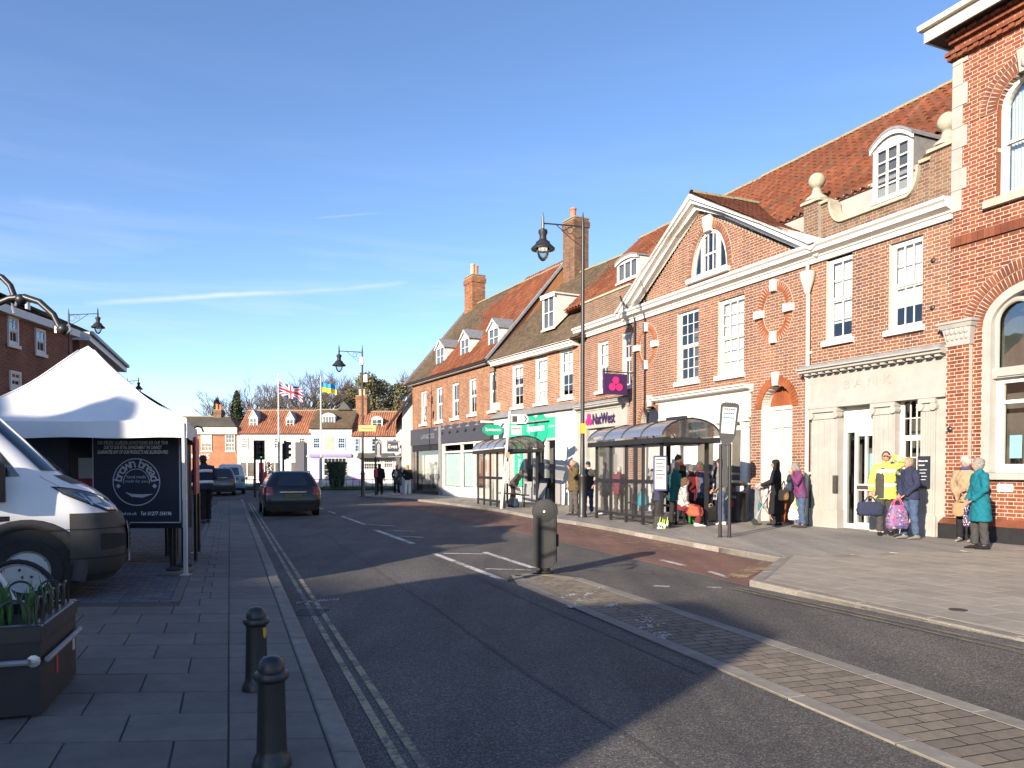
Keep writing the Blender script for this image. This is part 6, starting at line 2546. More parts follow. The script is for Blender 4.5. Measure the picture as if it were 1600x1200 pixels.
g.build('porch_roof', M['slate'], h4)

# --- shaded brick houses on the left
bt = brick_tex('deep red brick', (0.19, 0.062, 0.040), (0.25, 0.085, 0.05), (0.24, 0.20, 0.16))  # even red brickwork for the left and unseen houses
PL0, PL1 = Vector((-17.1, 30.0)), Vector((-16.55, 20.0))
FL = Frame(PL1, PL0)
lh = thing('brick_house', 'dark red brick house with white sash windows behind the white tent', 'house', (FL.o.x, FL.o.y, 0), FL.rot)
LL = FL.len
le = FL.Z(60, 497)
g = MB()
g.box(-LL, 0, 0, 9, .09, le)
g.prismx([(0.0, le), (4.5, le + 1.7), (9, le)], -LL, -LL + .3)
g.prismx([(0.0, le), (4.5, le + 1.7), (9, le)], -.3, -.002)
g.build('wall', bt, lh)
g = MB()
g.add([(-LL, -.3, le), (.1, -.3, le), (.1, 4.5, le + 1.75), (-LL, 4.5, le + 1.75), (.1, 9.3, le), (-LL, 9.3, le)], [(0, 1, 2, 3), (3, 2, 4, 5)])
lr = g.build('roof', M['slate'], lh)
P = Pieces(lr, 'tile', M['slate'], 0, 'tiles', 40)
ee = Vector((0, 4.8, 1.75))
tileroof(P, (-LL, -.3, le + .01), (1, 0, 0), ee, LL + .1, ee.length, 'plain')
P.done()
g = MB()
g.box(-LL, .05, -.28, .02, le - .28, le - .01)
g.build('eaves_board', M['white'], lh)
for (ul, ur, vt, vb) in ((11, 27, 493, 540), (54, 69, 512, 554), (13, 30, 578, 608), (56, 71, 590, 620)):
 a, b = FL.S(ul, 520), FL.S(ur, 520)
 sash(lh, a, b, FL.Z(ul, vb - 4), FL.Z(ul, vt), 2, (1, 1), -.06, fw=.07, single=True, sill=.12, sillp=.1, back=.052)
g = MB()
g.lathe([(.09, 0), (.09, .5), (.16, .5), (.16, .6), (.05, .68)], 10, (FL.S(43, 470, 1.5), 1.5, le + .5))
g.build('flue', M['steel'], lh)
PM0 = Vector((-17.5, 31.2))
FM = Frame(PM0, PM0 + Vector((-3.35, 9.5)))
m2 = thing('brick_house', 'brick house with long white eaves sloping down behind the tent peak', 'house', (FM.o.x, FM.o.y, 0), FM.rot)
LM = FM.len
me_ = CAMZ + (HZ - 520) / FPX * 31.2
g = MB()
g.box(-LM, 0, 0, 7, .09, me_ - .3)
g.prismx([(0, me_ - .3), (3.5, me_ + 1.2), (7, me_ - .3)], -LM, -LM + .3)
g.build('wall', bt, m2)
g = MB()
g.add([(-LM - .3, -.45, me_), (.3, -.45, me_), (.3, 3.5, me_ + 1.7), (-LM - .3, 3.5, me_ + 1.7), (.3, 7.3, me_), (-LM - .3, 7.3, me_)], [(0, 1, 2, 3), (3, 2, 4, 5)])
m2r = g.build('roof', M['slate'], m2)
g = MB()
g.box(-LM - .3, .3, -.42, -.36, me_ - .36, me_ - .01)
g.box(-LM - .3, .3, -.36, .02, me_ - .36, me_ - .32)
g.box(-LM - .32, -LM - .26, -.42, 3.5, me_ - .36, me_ - .02)
g.build('eaves_board', M['white'], m2)
g = MB()
g.box(-LM - .3, .3, -.55, -.425, me_ - .12, me_ + .02)
g.build('gutter', M['iron'], m2)
for k in range(3):
 sash(m2, -LM + 1.2 + k * 2.8, -LM + 2.2 + k * 2.8, 3.9, 5.5, 2, (1, 1), -.06, single=True, sill=.1, back=.052)
PN0 = FM.world(0.8, .4, 0)
FN = Frame(PN0, Vector((-29.3, 66)))
m3 = thing('white_house', 'long shaded white house with red roof running off behind the tent', 'house', (FN.o.x, FN.o.y, 0), FN.rot)
LN = FN.len
ne_ = 6.55
g = MB()
g.box(-LN, 0, 0, 7, .09, ne_)
g.prismx([(0, ne_), (3.5, ne_ + 1.6), (7, ne_)], -LN, -LN + .3)
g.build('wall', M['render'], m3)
g = MB()
g.add([(-LN - .1, -.25, ne_), (.2, -.25, ne_), (.2, 3.5, ne_ + 1.8), (-LN - .1, 3.5, ne_ + 1.8), (.2, 7.3, ne_), (-LN - .1, 7.3, ne_)], [(0, 1, 2, 3), (3, 2, 4, 5)])
g.build('roof', M['pantile'], m3)
for k in range(6):
 sash(m3, -LN + 2 + k * 4, -LN + 3.1 + k * 4, 3.6, 5.2, 2, (1, 1), -.06, single=True, sill=.1, back=.052)

# --- houses standing outside the view, whose shade falls over the street
CA, SA = 0.818, 0.575
TE = math.tan(SUN_EL)

def cl(c, l):
 """across-sun and along-sun distances to world x, y"""
 return Vector((SA * l + CA * c, CA * l - SA * c))

def shade_house(name, label, prof, lback, deep, wallm, roofm):
 """gable-ended house whose roofline, seen along the sun, follows prof = [(c, reach)]"""
 o = cl(prof[0][0], lback)
 ex = cl(1, 0)
 rot = math.atan2(ex.y, ex.x)
 t = thing(name, label, 'house', (o.x, o.y, 0), rot)
 lback -= deep
 t.location = (*cl(prof[0][0], lback), 0)
 top = [(c - prof[0][0], (l - lback - deep) * TE) for c, l in prof]
 g = MB()
 g.prism([(top[0][0], .05)] + [(x, z - .15) for x, z in top] + [(top[-1][0], .05)], 0, deep)
 g.build('wall', wallm, t)
 g = MB()
 for (x0, z0), (x1, z1) in zip(top, top[1:]):
  if x1 - x0 > 0.02:
   g.prism([(x0, z0 - .15), (x1, z1 - .15), (x1, z1), (x0, z0)], -.0, deep)
 g.build('roof', roofm, t)
 W_ = top[-1][0]
 for k in range(max(1, int(W_ / 2.2))):
  for z in (1.0, 3.9):
   if z < min(p[1] for p in top) - 2:
    q = MB()
    q.box(.8 + k * 2.1, 1.8 + k * 2.1, deep, deep + .05, z, z + 1.5)
    fr = q.build('window', M['white'], t)
    q = MB()
    q.box(.88 + k * 2.1, 1.72 + k * 2.1, deep + .052, deep + .06, z + .08, z + 1.42)
    q.build('pane', M['dim'], fr)
 return t

shade_house('brick_house', 'brick house beside the alley, behind the camera, shading the near carriageway', [(-7.05, 7.7), (-6.8, 9.0), (-5.5, 8.2), (-4.3, 7.4), (-3.3, 8.4), (-2.9, 8.1), (-2.0, 7.1)], -8.5, 6, bt, M['slate'])
shade_house('brick_house', 'tall brick house across the alley, behind the camera, shading the market stall', [(-26, 22.5), (-21, 25), (-17.5, 23.4), (-14.5, 20.5), (-12.9, 17.6), (-12.2, 14.2), (-11.6, 12.3), (-11.2, 12.5), (-11.05, 13.7), (-10.8, 14.5), (-10.4, 14.2), (-10.05, 12.8), (-10.0, 9.0)], -16, 8, bt, M['slate'])
shade_house('brick_house', 'unseen tall brick house added far behind the camera to shade the alley gap', [(-12, 6.6), (-9.2, 7.0), (-5, 6.6)], -46, 8, bt, M['slate'])  # added occluder, fills the alley gap with soft far shade
# --- street furniture
def lamp_post(label, pos, ztop, arm, ang, zarm=None, group='lantern lamp posts along the street', sc=1.0):
 t = thing('street_lamp', label, 'street lamp', (pos[0], pos[1], PZ), ang, group)
 H = (ztop - PZ) / sc
 t.scale = (sc,) * 3
 za = zarm / sc
 arm = arm / sc
 g = MB()
 g.lathe([(.14, 0), (.14, .06), (.115, .10), (.105, 1.15), (.12, 1.2), (.12, 1.26), (.075, 1.32), (.062, 2.4), (.05, H - .9), (.046, H - .35), (.03, H - .2), (.012, H)], 12)
 g.build('pole', M['iron'], t, 40)
 g = MB()
 g.tube([(0, 0, za), (arm * .5, 0, za + .03), (arm, 0, za + .06)], .022, 6)
 g.tube([(0, 0, za - .62), (arm * .30, 0, za - .36), (arm * .66, 0, za + .02)], .014, 5)
 for (cx, r) in ((arm * .12, .16), (arm * .32, .10)):
  g.tube([(cx + r * math.cos(2 * math.pi * k / 12), 0, za - .03 - r + r * math.sin(2 * math.pi * k / 12)) for k in range(13)], .010, 4, False)
 g.lathe([(.035, -.18), (.05, .0), (.03, .1), (.04, .14), (.008, .34)], 8, (arm, 0, za + .05))
 g.build('bracket', M['iron'], t, 40)
 g = MB()
 g.lathe([(.05, -.1), (.13, -.14), (.14, -.22), (.10, -.30), (.11, -.42), (.21, -.5), (.22, -.55), (.36, -.68), (.35, -.72), (.1, -.66)], 18, (arm, 0, za))
 lh_ = g.build('lamp_head', M['iron_dull'], t, 40)
 g = MB()
 g.lathe([(.20, -.70), (.19, -.80), (.14, -.95), (.06, -1.04), (.01, -1.06)], 16, (arm, 0, za))
 g.build('lamp_glass', M['glass_shelter'], lh_, 60)
 return t

p = ground(910, 808, PZ)
zt = CAMZ + (HZ - 335) / FPX * p.y
l1 = lamp_post('tall black lamp post beside the near bus shelter, lantern on a long left arm', p, zt, 1.2, math.pi + .1, CAMZ + (HZ - 357) / FPX * p.y - PZ)
g = MB()
g.box(-.07, .07, .085, .115, 2.5, 2.8)
g.build('yellow_notice', M['amber'], l1)
p = ground(567, 776.5, PZ)
l2 = lamp_post('black lamp post on the far corner carrying a yellow direction board', p, CAMZ + (HZ - 540) / FPX * p.y, 1.22, math.pi, CAMZ + (HZ - 551) / FPX * p.y - PZ)
zz = CAMZ + (HZ - 669.5) / FPX * p.y - PZ
g = MB()
g.box(-.72, .18, .10, .13, zz - .16, zz + .16)
yb = g.build('direction_board', M['sign_yellow'], l2)
lettering(yb, 'Diversion', (-.27, .135, zz), width=.6, material=M['letter_dark'], rotz=math.pi)
g = MB()
for (v, x) in ((565, 0.0), (592, -.2)):
 z = CAMZ + (HZ - v) / FPX * p.y - PZ
 g.bevbox(x - .11, x + .11, .06, .2, z - .2, z + .2, .03)
g.build('equipment_box', M['white'], l2)
p3 = atd(110, 700, 28.0)
lamp_post('black lamp post against the dark brick house left of the tent peak', p3, CAMZ + (HZ - 483) / FPX * 28, 1.06, 0, CAMZ + (HZ - 493) / FPX * 28 - PZ, sc=.66)
p4 = atd(200, 700, 42.0)
lamp_post('distant lamp post whose lantern just shows over the tent side', p4, CAMZ + (HZ - 590) / FPX * 42, .62, 0, CAMZ + (HZ - 596) / FPX * 42 - PZ, sc=.62)

A_, B_ = ground(930, 809, PZ), ground(1033, 823.5, PZ)
FS = Frame(A_, B_)
sh = thing('bus_shelter', 'dark framed bus shelter with barrel roof full of waiting people', 'bus shelter', (FS.o.x, FS.o.y, PZ), FS.rot, 'barrel roofed bus shelters')
SL, SD, SE = 3.82, 1.32, 2.08
g = MB()
for i in range(5):
 x = -SL + SL * i / 4
 g.box(x - .035, x + .035, -.03, .04, 0, SE)
for x in (-SL, 0):
 g.box(x - .04, x + .04, SD - .08, SD, 0, SE)
g.box(-SL - .3, .34, -.16, -.05, SE, SE + .13)
g.box(-SL - .3, .34, SD + .03, SD + .14, SE, SE + .13)
for x in (-SL - .3, .26):
 g.box(x, x + .08, -.05, SD + .03, SE + .005, SE + .11)
g.box(-SL, 0, -.028, .03, .17, .24)
g.box(-SL, 0, -.032, .036, 1.06, 1.16)
shf = g.build('frame', M['iron_dull'], sh, fix=False)

def archz(y):
 f = (y - SD / 2) / (SD / 2 + .16)
 return SE + .13 + .46 * math.sqrt(max(0, 1 - f * f))

ys = [SD / 2 + (SD / 2 + .155) * math.sin(-math.pi / 2 + math.pi * i / 12) for i in range(13)]
nb4 = 4
for k in range(nb4):
 x0, x1 = -SL - .28 + (SL + .6) * k / nb4, -SL - .28 + (SL + .6) * (k + 1) / nb4
 g = MB()
 g.loft([[(x0 + .01, y, archz(y)) for y in ys], [(x1 - .01, y, archz(y)) for y in ys]], closed=False)
 g.build('roof_panel', M['glass_roof'], sh, True, fix=False)
g = MB()
for k in range(nb4 + 1):
 x = -SL - .28 + (SL + .6) * k / nb4
 g.tube([(x, y, archz(y) + .004) for y in ys], .022, 6)
g.build('roof_rib', M['iron_dull'], sh, fix=False)
for x in (-SL - .28, .32):
 g = MB()
 g.prismx([(ys[0], SE + .13)] + [(y, archz(y)) for y in ys[1:-1]] + [(ys[-1], SE + .13)], x - .004, x + .004)
 g.build('end_panel', M['glass_shelter'], sh, fix=False)
for i in range(4):
 x0, x1 = -SL + SL * i / 4 + .035, -SL + SL * (i + 1) / 4 - .035
 pane(sh, x0, x1, 0.0, .24, 1.06, M['glass_shelter'])
 pane(sh, x0, x1, 0.0, 1.16, SE, M['glass_shelter'])
g = MB()
g.box(-SL + .3, -.25, SD - .55, SD - .25, .44, .48)
for x in (-SL + .5, -SL / 2, -.45):
 g.box(x - .02, x + .02, SD - .42, SD - .38, 0, .44)
g.build('bench', M['iron_dull'], sh)
for (x, w_, lo, hi) in ((-SL + .28, .22, 1.28, 1.8), (-SL + 1.22, .22, 1.36, 1.86)):
 g = MB()
 g.box(x - w_ / 2, x + w_ / 2, .01, .016, lo, hi)
 g.build('notice', M['poster'], sh)
sh2 = copy_tree(sh)
sh2['label'] = 'far bus shelter with barrel roof in front of the green opticians'
p_b2, p_a2 = ground(788, 794, PZ), ground(742, 786.5, PZ)
F2 = Frame(p_a2, p_b2)
sh2.location = (F2.o.x, F2.o.y, PZ)
sh2.rotation_euler = (0, 0, F2.rot)
tc = thing('timetable_case', 'blue framed timetable case full of bus times fixed to the near shelter post', 'timetable', (FS.world(.05, -.06, 0).x, FS.world(.05, -.06, 0).y, 0), FS.rot + R(66))
g = MB()
g.bevbox(-.17, .17, -.05, .0, CAMZ - .50, CAMZ + .36, .02)
g.build('case', CL['indigo'], tc)
g = MB()
g.box(-.135, .135, -.056, -.052, CAMZ - .46, CAMZ + .32)
tsheet = g.build('sheet', M['poster'], tc)
g = MB()
for k in range(6):
 z = CAMZ + .27 - k * .09
 for j in range(3):
  g.box(-.115, .11 - .05 * (k % 2), -.0585, -.057, z - j * .009, z - j * .009 + .007)
g.build('lettering', M['letter_dark'], tsheet, fix=False)

q1, q2 = ground(1126, 835.5, PZ), ground(1139.5, 839.5, PZ)
bs_ = thing('bus_stop', 'grey bus stop with tall tilted timetable head on two slim legs', 'bus stop', (q2.x, q2.y, PZ), R(-14))
dl_ = .185
H = CAMZ + 105 / FPX * q2.y - PZ
g = MB()
for x in (0, -dl_):
 g.lathe([(.05, 0), (.05, .02), (.036, .03), (.036, 1.95)], 10, (x, 0, 0))
g.build('leg', M['iron_dull'], bs_, 40)
g = MB()
g.box(-dl_ + .04, -.04, -.02, .02, 1.05, 1.93)
g.build('panel', M['iron_dull'], bs_)
rotm = Matrix.Rotation(R(5), 4, 'Y')
cxb = -dl_ / 2 + .02

def tilted(poly, y0, y1):
 m_ = MB()
 m_.prism(poly, y0, y1)
 m_.v = [tuple(Matrix.Translation((cxb, 0, 1.95)) @ rotm @ Vector(p)) for p in m_.v]
 return m_

tilted([(-.08, -.02), (.08, -.02), (.17, .20), (.19, H - 2.0), (.15, H - 1.95), (-.15, H - 1.95), (-.19, H - 2.0), (-.17, .20)], -.05, .05).build('head', M['iron_dull'], bs_)
tilted([(-.13, .22), (.13, .22), (.14, H - 2.04), (-.14, H - 2.04)], -.056, -.052).build('sheet', M['poster'], bs_)
tilted([(-.13, .52), (.13, .52), (.13, .66), (-.13, .66)], -.059, -.057).build('band', M['bluetrim'], bs_)
m_ = MB()
for k in range(4):
 for j in range(5):
  m_.box(-.11 + j * .045, -.075 + j * .045, -.06, -.059, .80 - k * .09 if k else .83, .83 - k * .09 if k else .87)
m_.v = [tuple(Matrix.Translation((cxb, 0, 1.95)) @ rotm @ Vector(p)) for p in m_.v]
m_.build('lettering', M['letter_dark'], bs_, fix=False)

p = ground(1152, 815, PZ)
lb = thing('litter_bin', 'round black litter bin with a red badge beside the white shopfront', 'litter bin', p, R(-50))
g = MB()
g.lathe([(.24, 0), (.25, .05), (.25, .72), (.27, .75), (.27, .80), (.25, .82)], 18)
for k in range(3):
 a = 2 * math.pi * k / 3 + .4
 g.box(.23 * math.cos(a) - .03, .23 * math.cos(a) + .03, .23 * math.sin(a) - .03, .23 * math.sin(a) + .03, .8, 1.0)
g.lathe([(.27, .98), (.28, 1.02), (.26, 1.06), (.1, 1.12), (.01, 1.13)], 18)
g.build('body', M['iron'], lb, 40)
g = MB()
g.box(-.06, .06, -.262, -.246, .42, .58)
g.build('badge', M['red'], lb)
lettering(lb, 'LITTER', (0, -.262, .68), width=.28, material=M['letter_dim'])

p = ground(783.5, 795, PZ)
fp_ = thing('finger_post', 'leaning pale pole with white toilet direction arm and smaller plates', 'signpost', p, 0)
Hh = CAMZ + (HZ - 643) / FPX * p.y - PZ
lean = (797 - 783.5) / FPX * p.y
g = MB()
g.tube([(0, 0, 0), (lean, 0, Hh)], .055, 10)
g.build('pole', M['polegrey'], fp_, 40)
sc_ = p.y / FPX
zc = CAMZ + (HZ - 655) * sc_ - PZ
g = MB()
g.prism([(lean + .05, zc - .17), (lean + .58, zc - .17), (lean + .68, zc), (lean + .58, zc + .17), (lean + .05, zc + .17)], -.02, .02)
ar = g.build('arm', M['polegrey'], fp_)
lettering(ar, 'WC', (lean + .36, -.024, zc), width=.18, material=M['letter_dim'])
g = MB()
g.box(lean + .08, lean + .26, -.025, -.021, zc - .11, zc + .11)
g.prism([(lean + .50, zc - .12), (lean + .55, zc - .12), (lean + .62, zc), (lean + .55, zc + .12), (lean + .50, zc + .12), (lean + .57, zc)], -.025, -.021)
g.build('pictogram', M['letter_dark'], ar)
zc2 = CAMZ + (HZ - 672) * sc_ - PZ
g = MB()
g.box(lean + .05, lean + .42, -.02, .02, zc2 - .18, zc2 + .16)
g.box(lean - .22, lean - .02, .0, .04, zc2 - .1, zc2 + .2)
pl_ = g.build('plate', M['polegrey'], fp_)
g = MB()
g.box(lean + .05, lean + .40, -.025, -.021, zc2 + .02, zc2 + .06)
g.build('plate_band', CL['burgundy'], pl_)
g = MB()
z = CAMZ + (HZ - 711) * sc_ - PZ
g.box(lean * .5, lean * .5 + .14, -.06, -.03, z - .1, z + .1)
g.build('orange_notice', CL['tan'], fp_)
z = CAMZ + (HZ - 738) * sc_ - PZ
g = MB()
g.bevbox(lean * .35, lean * .35 + .2, -.08, .0, z - .4, z + .4, .02)
g.build('timetable', CL['mottled'], fp_)

p = ground(852, 786, PZ)
ab = thing('pavement_sign', 'black framed white pavement board outside the opticians door', 'pavement sign', p, FC.rot + .1)
g = MB()
for s_ in (-1, 1):
 g.prismx([(s_ * .02, 1.08), (s_ * .06, 1.08), (s_ * .28, 0), (s_ * .24, 0)], -.30, .30)
abf = g.build('frame', M['iron'], ab)
g = MB()
g.prismx([(-.07, 1.0), (-.075, 1.0), (-.245, .2), (-.235, .2)], -.25, .25)
ap_ = g.build('sheet', M['poster'], ab)

def signal(label, pos, rot, lit, back=False):
 t = thing('traffic_light', label, 'traffic light', pos, rot, 'traffic lights at the crossing')
 s_ = pos[1] / FPX
 z0, z1 = CAMZ + (HZ - 717) * s_ - pos[2], CAMZ + (HZ - 690) * s_ - pos[2]
 g = MB()
 g.lathe([(.06, 0), (.055, z1 - .1)], 10)
 g.build('pole', M['iron_dull'], t, 40)
 g = MB()
 g.bevbox(-.18, .18, -.26, -.06, z0, z1, .03)
 g.box(-.22, .22, -.10, -.08, z0 - .05, z1 + .06)
 hd = g.build('head', M['iron'], t)
 for k in range(3):
  z = z1 - (k + .5) * (z1 - z0) / 3
  q = MB()
  q.ball((0, -.272, z), (.125, .03, .125), 14, 8)
  q.build('lens', M['lens_green'] if (k == 2 and lit) else M['lens_off'], hd, True)
  q = MB()
  q.loft([[(.14 * math.cos(a), -.26, z + .14 * math.sin(a)) for a in np.linspace(-.3, math.pi + .3, 11)], [(.14 * math.cos(a), -.40, z + .14 * math.sin(a)) for a in np.linspace(-.1, math.pi + .1, 11)]], closed=False)
  q.build('hood', M['iron'], hd, True, fix=False)
 return t

signal('traffic light showing green in front of the white house', ground(408.5, 777, PZ), 0, True)
signal('dark traffic light turned sideways just left of the green one', ground(398.5, 777.5, PZ), R(75), False)
signal('traffic light turned away beside the white flagpole', ground(443, 776, PZ), R(120), False)

p = ground(587, 774, PZ)
t = thing('road_sign', 'grey back of a tall road sign on a black pole, red box low on it', 'road sign', p, 0)
s_ = p.y / FPX
g = MB()
g.lathe([(.05, 0), (.045, (HZ - 682) * s_ + 1.4)], 8)
g.build('pole', M['iron'], t, 40)
g = MB()
z0, z1 = CAMZ + (HZ - 714) * s_ - PZ, CAMZ + (HZ - 688) * s_ - PZ
g.bevbox(-.02, .36, -.07, -.03, z0, z1, .05)
bdd = g.build('plate', M['lead'], t)
g = MB()
g.tube([(.05, -.09, z0 + .1), (.05, -.09, z1 - .25), (.17, -.09, z1 - .1), (.29, -.09, z1 - .25), (.29, -.09, z0 + .1)], .025, 6)
g.build('clip', M['iron'], bdd)
g = MB()
z = CAMZ + (HZ - 739) * s_ - PZ
g.bevbox(-.10, .10, -.12, .08, z - .22, z + .22, .04)
g.build('red_box', M['red'], t)

def flagpole(label, u, vtop, y, flaglabel, kind):
 p = atd(u, 735, y)
 t = thing('flagpole', label, 'flagpole', (p.x, p.y, .14), 0, 'white flagpoles on the lawn')
 H = CAMZ + (HZ - vtop) / FPX * y - .14
 g = MB()
 g.lathe([(.09, 0), (.075, H * .5), (.05, H), (.08, H + .04), (.05, H + .12), (.01, H + .15)], 10)
 g.build('pole', M['white'], t, 40)
 nx, nz = 36, 20
 s = y / FPX
 if kind == 'uk':
  x1, h, drop, top = 36 * s, 20 * s, 12 * s, CAMZ + (HZ - 594) * s
 else:
  x1, h, drop, top = 23 * s, 14 * s, 5 * s, CAMZ + (HZ - 595) * s
 g = MB()
 for j in range(nz + 1):
  for i in range(nx + 1):
   a, b = i / nx, j / nz
   w_ = math.sin(a * 9 - b * 1.3)
   g.v.append((.06 + a * x1, .16 * w_ * a ** .5 + .1 * math.sin(a * 17), top - .14 - b * h - drop * a + .07 * math.sin(a * 9 + 1) * a))
 for j in range(nz):
  for i in range(nx):
   a, b = (i + .5) / nx, (j + .5) / nz
   if kind == 'uk':
    x, y_ = (a - .5) * 2, (b - .5) * 2
    m_ = 2
    d1, d2 = abs(x - y_), abs(x + y_)
    if min(d1, d2) < .30: m_ = 0
    if (d1 < .12 or d2 < .12): m_ = 1
    if abs(x) < .20 or abs(y_) < .34: m_ = 0
    if abs(x) < .12 or abs(y_) < .20: m_ = 1
   else:
    m_ = 0 if b < .5 else 1
   g.f.append((j * (nx + 1) + i, j * (nx + 1) + i + 1, (j + 1) * (nx + 1) + i + 1, (j + 1) * (nx + 1) + i))
   g.m.append(m_)
 mats = [CL['white'], mat('flag red', (.55, .03, .06), .9), mat('flag blue', (.03, .05, .20), .9)] if kind == 'uk' else [mat('flag sky blue', (.03, .27, .62), .9), mat('flag yellow', (.80, .60, .04), .9)]
 f = g.build('flag', mats, None, True, loc=(p.x, p.y, 0), fix=False)
 tag(f, flaglabel, 'flag')

flagpole('white flagpole flying the red white and blue flag', 436, 587, 61.0, 'red white and blue crossed flag blowing right from its pole', 'uk')
flagpole('white flagpole flying the blue and yellow flag', 502, 591, 61.5, 'blue over yellow flag blowing right from its pole', 'ua')

def leaf_cloud(mb, c, r, n, size, shell=.55, squash=1.0):
 for _ in range(n):
  d = Vector(rng.normal(size=3)).normalized()
  k = random.uniform(shell, 1.0) ** .7
  p = Vector((c[0] + d.x * r[0] * k, c[1] + d.y * r[1] * k, c[2] + d.z * r[2] * k))
  a = Vector(rng.normal(size=3)).normalized()
  b = a.cross(Vector(rng.normal(size=3))).normalized()
  s = size * random.uniform(.6, 1.3)
  mb.quad(p - a * s, p - b * s * .6, p + a * s, p + b * s * .6)

p = atd(526, 735, 60)
yw = thing('clipped_yew', 'dark clipped yew shaped like a tub on the lawn', 'shrub', (p.x, 60, .14), 0)
g = MB()
g.lathe([(.25, .0), (.45, .1), (.62, 1.0), (.74, 1.9), (.70, 2.0), (.1, 2.05)], 14)
g.build('branches', M['leaf_dark'], yw)
g = MB()
for k in range(1500):
 a, z = random.uniform(0, 6.28), random.uniform(.1, 2.05)
 r = .45 + .3 * z / 2 + random.gauss(0, .05)
 s = .06
 c_ = Vector((r * math.cos(a), r * math.sin(a), z))
 u_, w_ = Vector(rng.normal(size=3)).normalized() * s, Vector(rng.normal(size=3)).normalized() * s
 g.quad(c_ - u_, c_ - w_, c_ + u_, c_ + w_)
g.build('foliage', M['leaf_dark'], yw, fix=False)
p = atd(420, 735, 63)
sb = thing('round_shrub', 'small dark upright shrub beside the far shop door', 'shrub', (p.x, 63, .14), 0)
g = MB()
leaf_cloud(g, (0, 0, 1.1), (.32, .32, 1.0), 500, .07)
g.build('foliage', M['leaf_dark'], sb, fix=False)
g = MB()
g.tube([(0, 0, 0), (0, 0, 1.2)], .05, 6)
g.build('stem', M['bark'], sb)
t = thing('railing', 'low black railing along the front edge of the lawn', 'railing', (0, 0, 0))
for i in range(46):
 x = -31 + i * .5
 g = MB()
 g.tube([(x, 57.9, 0), (x, 57.9, .85)], .022, 5)
 g.build('post', M['iron'], t)
g = MB()
g.box(-31, -8.5, 57.88, 57.92, .80, .84)
g.box(-31, -8.5, 57.88, 57.92, .2, .23)
g.build('rail', M['iron'], t)

def bollard(label, u, v, H, group):
 p = ground(u, v, PZ)
 t = thing('bollard', label, 'bollard', p, 0, group)
 r = .062
 g = MB()
 g.lathe([(r * 1.45, 0), (r * 1.45, .02), (r * 1.3, .05), (r * 1.15, .065), (r * 1.12, .09), (r, H - .13), (r * 1.02, H - .12), (r * 1.28, H - .105), (r * 1.32, H - .09), (r * 1.22, H - .075), (r * 1.0, H - .068), (r * 1.0, H - .06),
             (r * .98, H - .045), (r * .85, H - .022), (r * .6, H - .006), (r * .25, H), (.001, H + .001)], 28)
 g.build('post', M['iron'], t, 35)
 return t

bollard('low black domed bollard nearest the camera', 425, 1197, .525, 'low black bollards on the left footway')
b2 = bollard('low black domed bollard with a yellow sticker, behind the nearer one', 401, 1077, .53, 'low black bollards on the left footway')
g = MB()
rr = .064
g.loft([[(rr * math.cos(a), rr * math.sin(a), .25) for a in np.linspace(-.45, .1, 6)], [(rr * .98 * math.cos(a), rr * .98 * math.sin(a), .40) for a in np.linspace(-.55, .05, 6)]], closed=False)
g.build('sticker', M['amber'], b2, fix=False)

p = ground(851.5, 894, .03)
ib = thing('traffic_bollard', 'dirty black keep-side traffic bollard with round head on the island', 'traffic bollard', p, R(-8))
g = MB()

def stad(r0, z0, z1, s=1.0, n=14):
 pts_ = []
 for i in range(n + 1):
  a = math.pi * i / n
  pts_.append((r0 * math.cos(a) * s, z1 + r0 * math.sin(a) * s))
 return pts_

r0 = .178
zc_ = 1.06 - r0
body = [(r0 * .93, .16)] + [(r0 * .93, zc_ - .16)] + [(r0 * math.cos(a), zc_ + r0 * math.sin(a)) for a in np.linspace(-.45, math.pi + .45, 22)] + [(-r0 * .93, zc_ - .16), (-r0 * .93, .16)] + [(r0 * .93 * math.cos(a), .16 + .10 * math.sin(a)) for a in np.linspace(math.pi + .2, 2 * math.pi - .2, 8)]
g.prism(body, -.10, .10)
g.prism([(x * .9, .08 + (z - .08) * .985 + .008) for x, z in body], -.108, -.1)
ibb = g.build('body', M['bollard'], ib, 30)
g = MB()
g.lathe([(.13, 0), (.13, .02), (.08, .03), (.075, .10)], 14)
g.build('base', M['bollard'], ib, 40)
g = MB()
g.lathe([(r0 * .86, 0), (r0 * .86, .004), (r0 * .78, .008)], 24, (0, -.108, zc_), Matrix.Rotation(R(90), 3, 'X'))
dsk = g.build('disc', M['bollard'], ib, 40)
g = MB()
g.ball((0, -.121, zc_), (.017, .006, .017), 10, 6)
g.build('stud', M['lettering'], dsk, True)
g = MB()
g.box(r0 * .93, r0 * .93 + .03, -.04, .04, .38, .55)
g.build('hinge', M['bollard'], ib)

pf, pb2 = ground(64, 1121, PZ), ground(119, 1056, PZ)
dy = (pb2 - pf)
FPn = math.atan2(dy.y, dy.x) - math.pi / 2
pl = thing('planter', 'black timber planter with hooped edging and green daffodil shoots', 'planter', (pf.x, pf.y, PZ), FPn)
DP = dy.length
Wp = 1.5
Hp = (CAMZ + (HZ - 978) / FPX * pf.y) - PZ
g = MB()
g.box(-Wp, 0, 0, .03, 0.02, Hp - .09)
g.box(-.03, 0, .031, DP, 0.02, Hp - .09)
g.box(-Wp, -.031, DP - .03, DP, 0.02, Hp - .09)
g.box(-Wp, -Wp + .03, .031, DP - .031, .02, Hp - .09)
g.build('box', M['iron_dull'], pl)
g = MB()
for (a, b, c_, d_) in ((-Wp - .01, .012, -.012, .06), (-.06, .012, .061, DP - .061), (-Wp - .01, .012, DP - .06, DP + .012)):
 g.bevbox(a, b, c_, d_, Hp - .09, Hp, .008)
g.build('rim', M['iron'], pl)
g = MB()
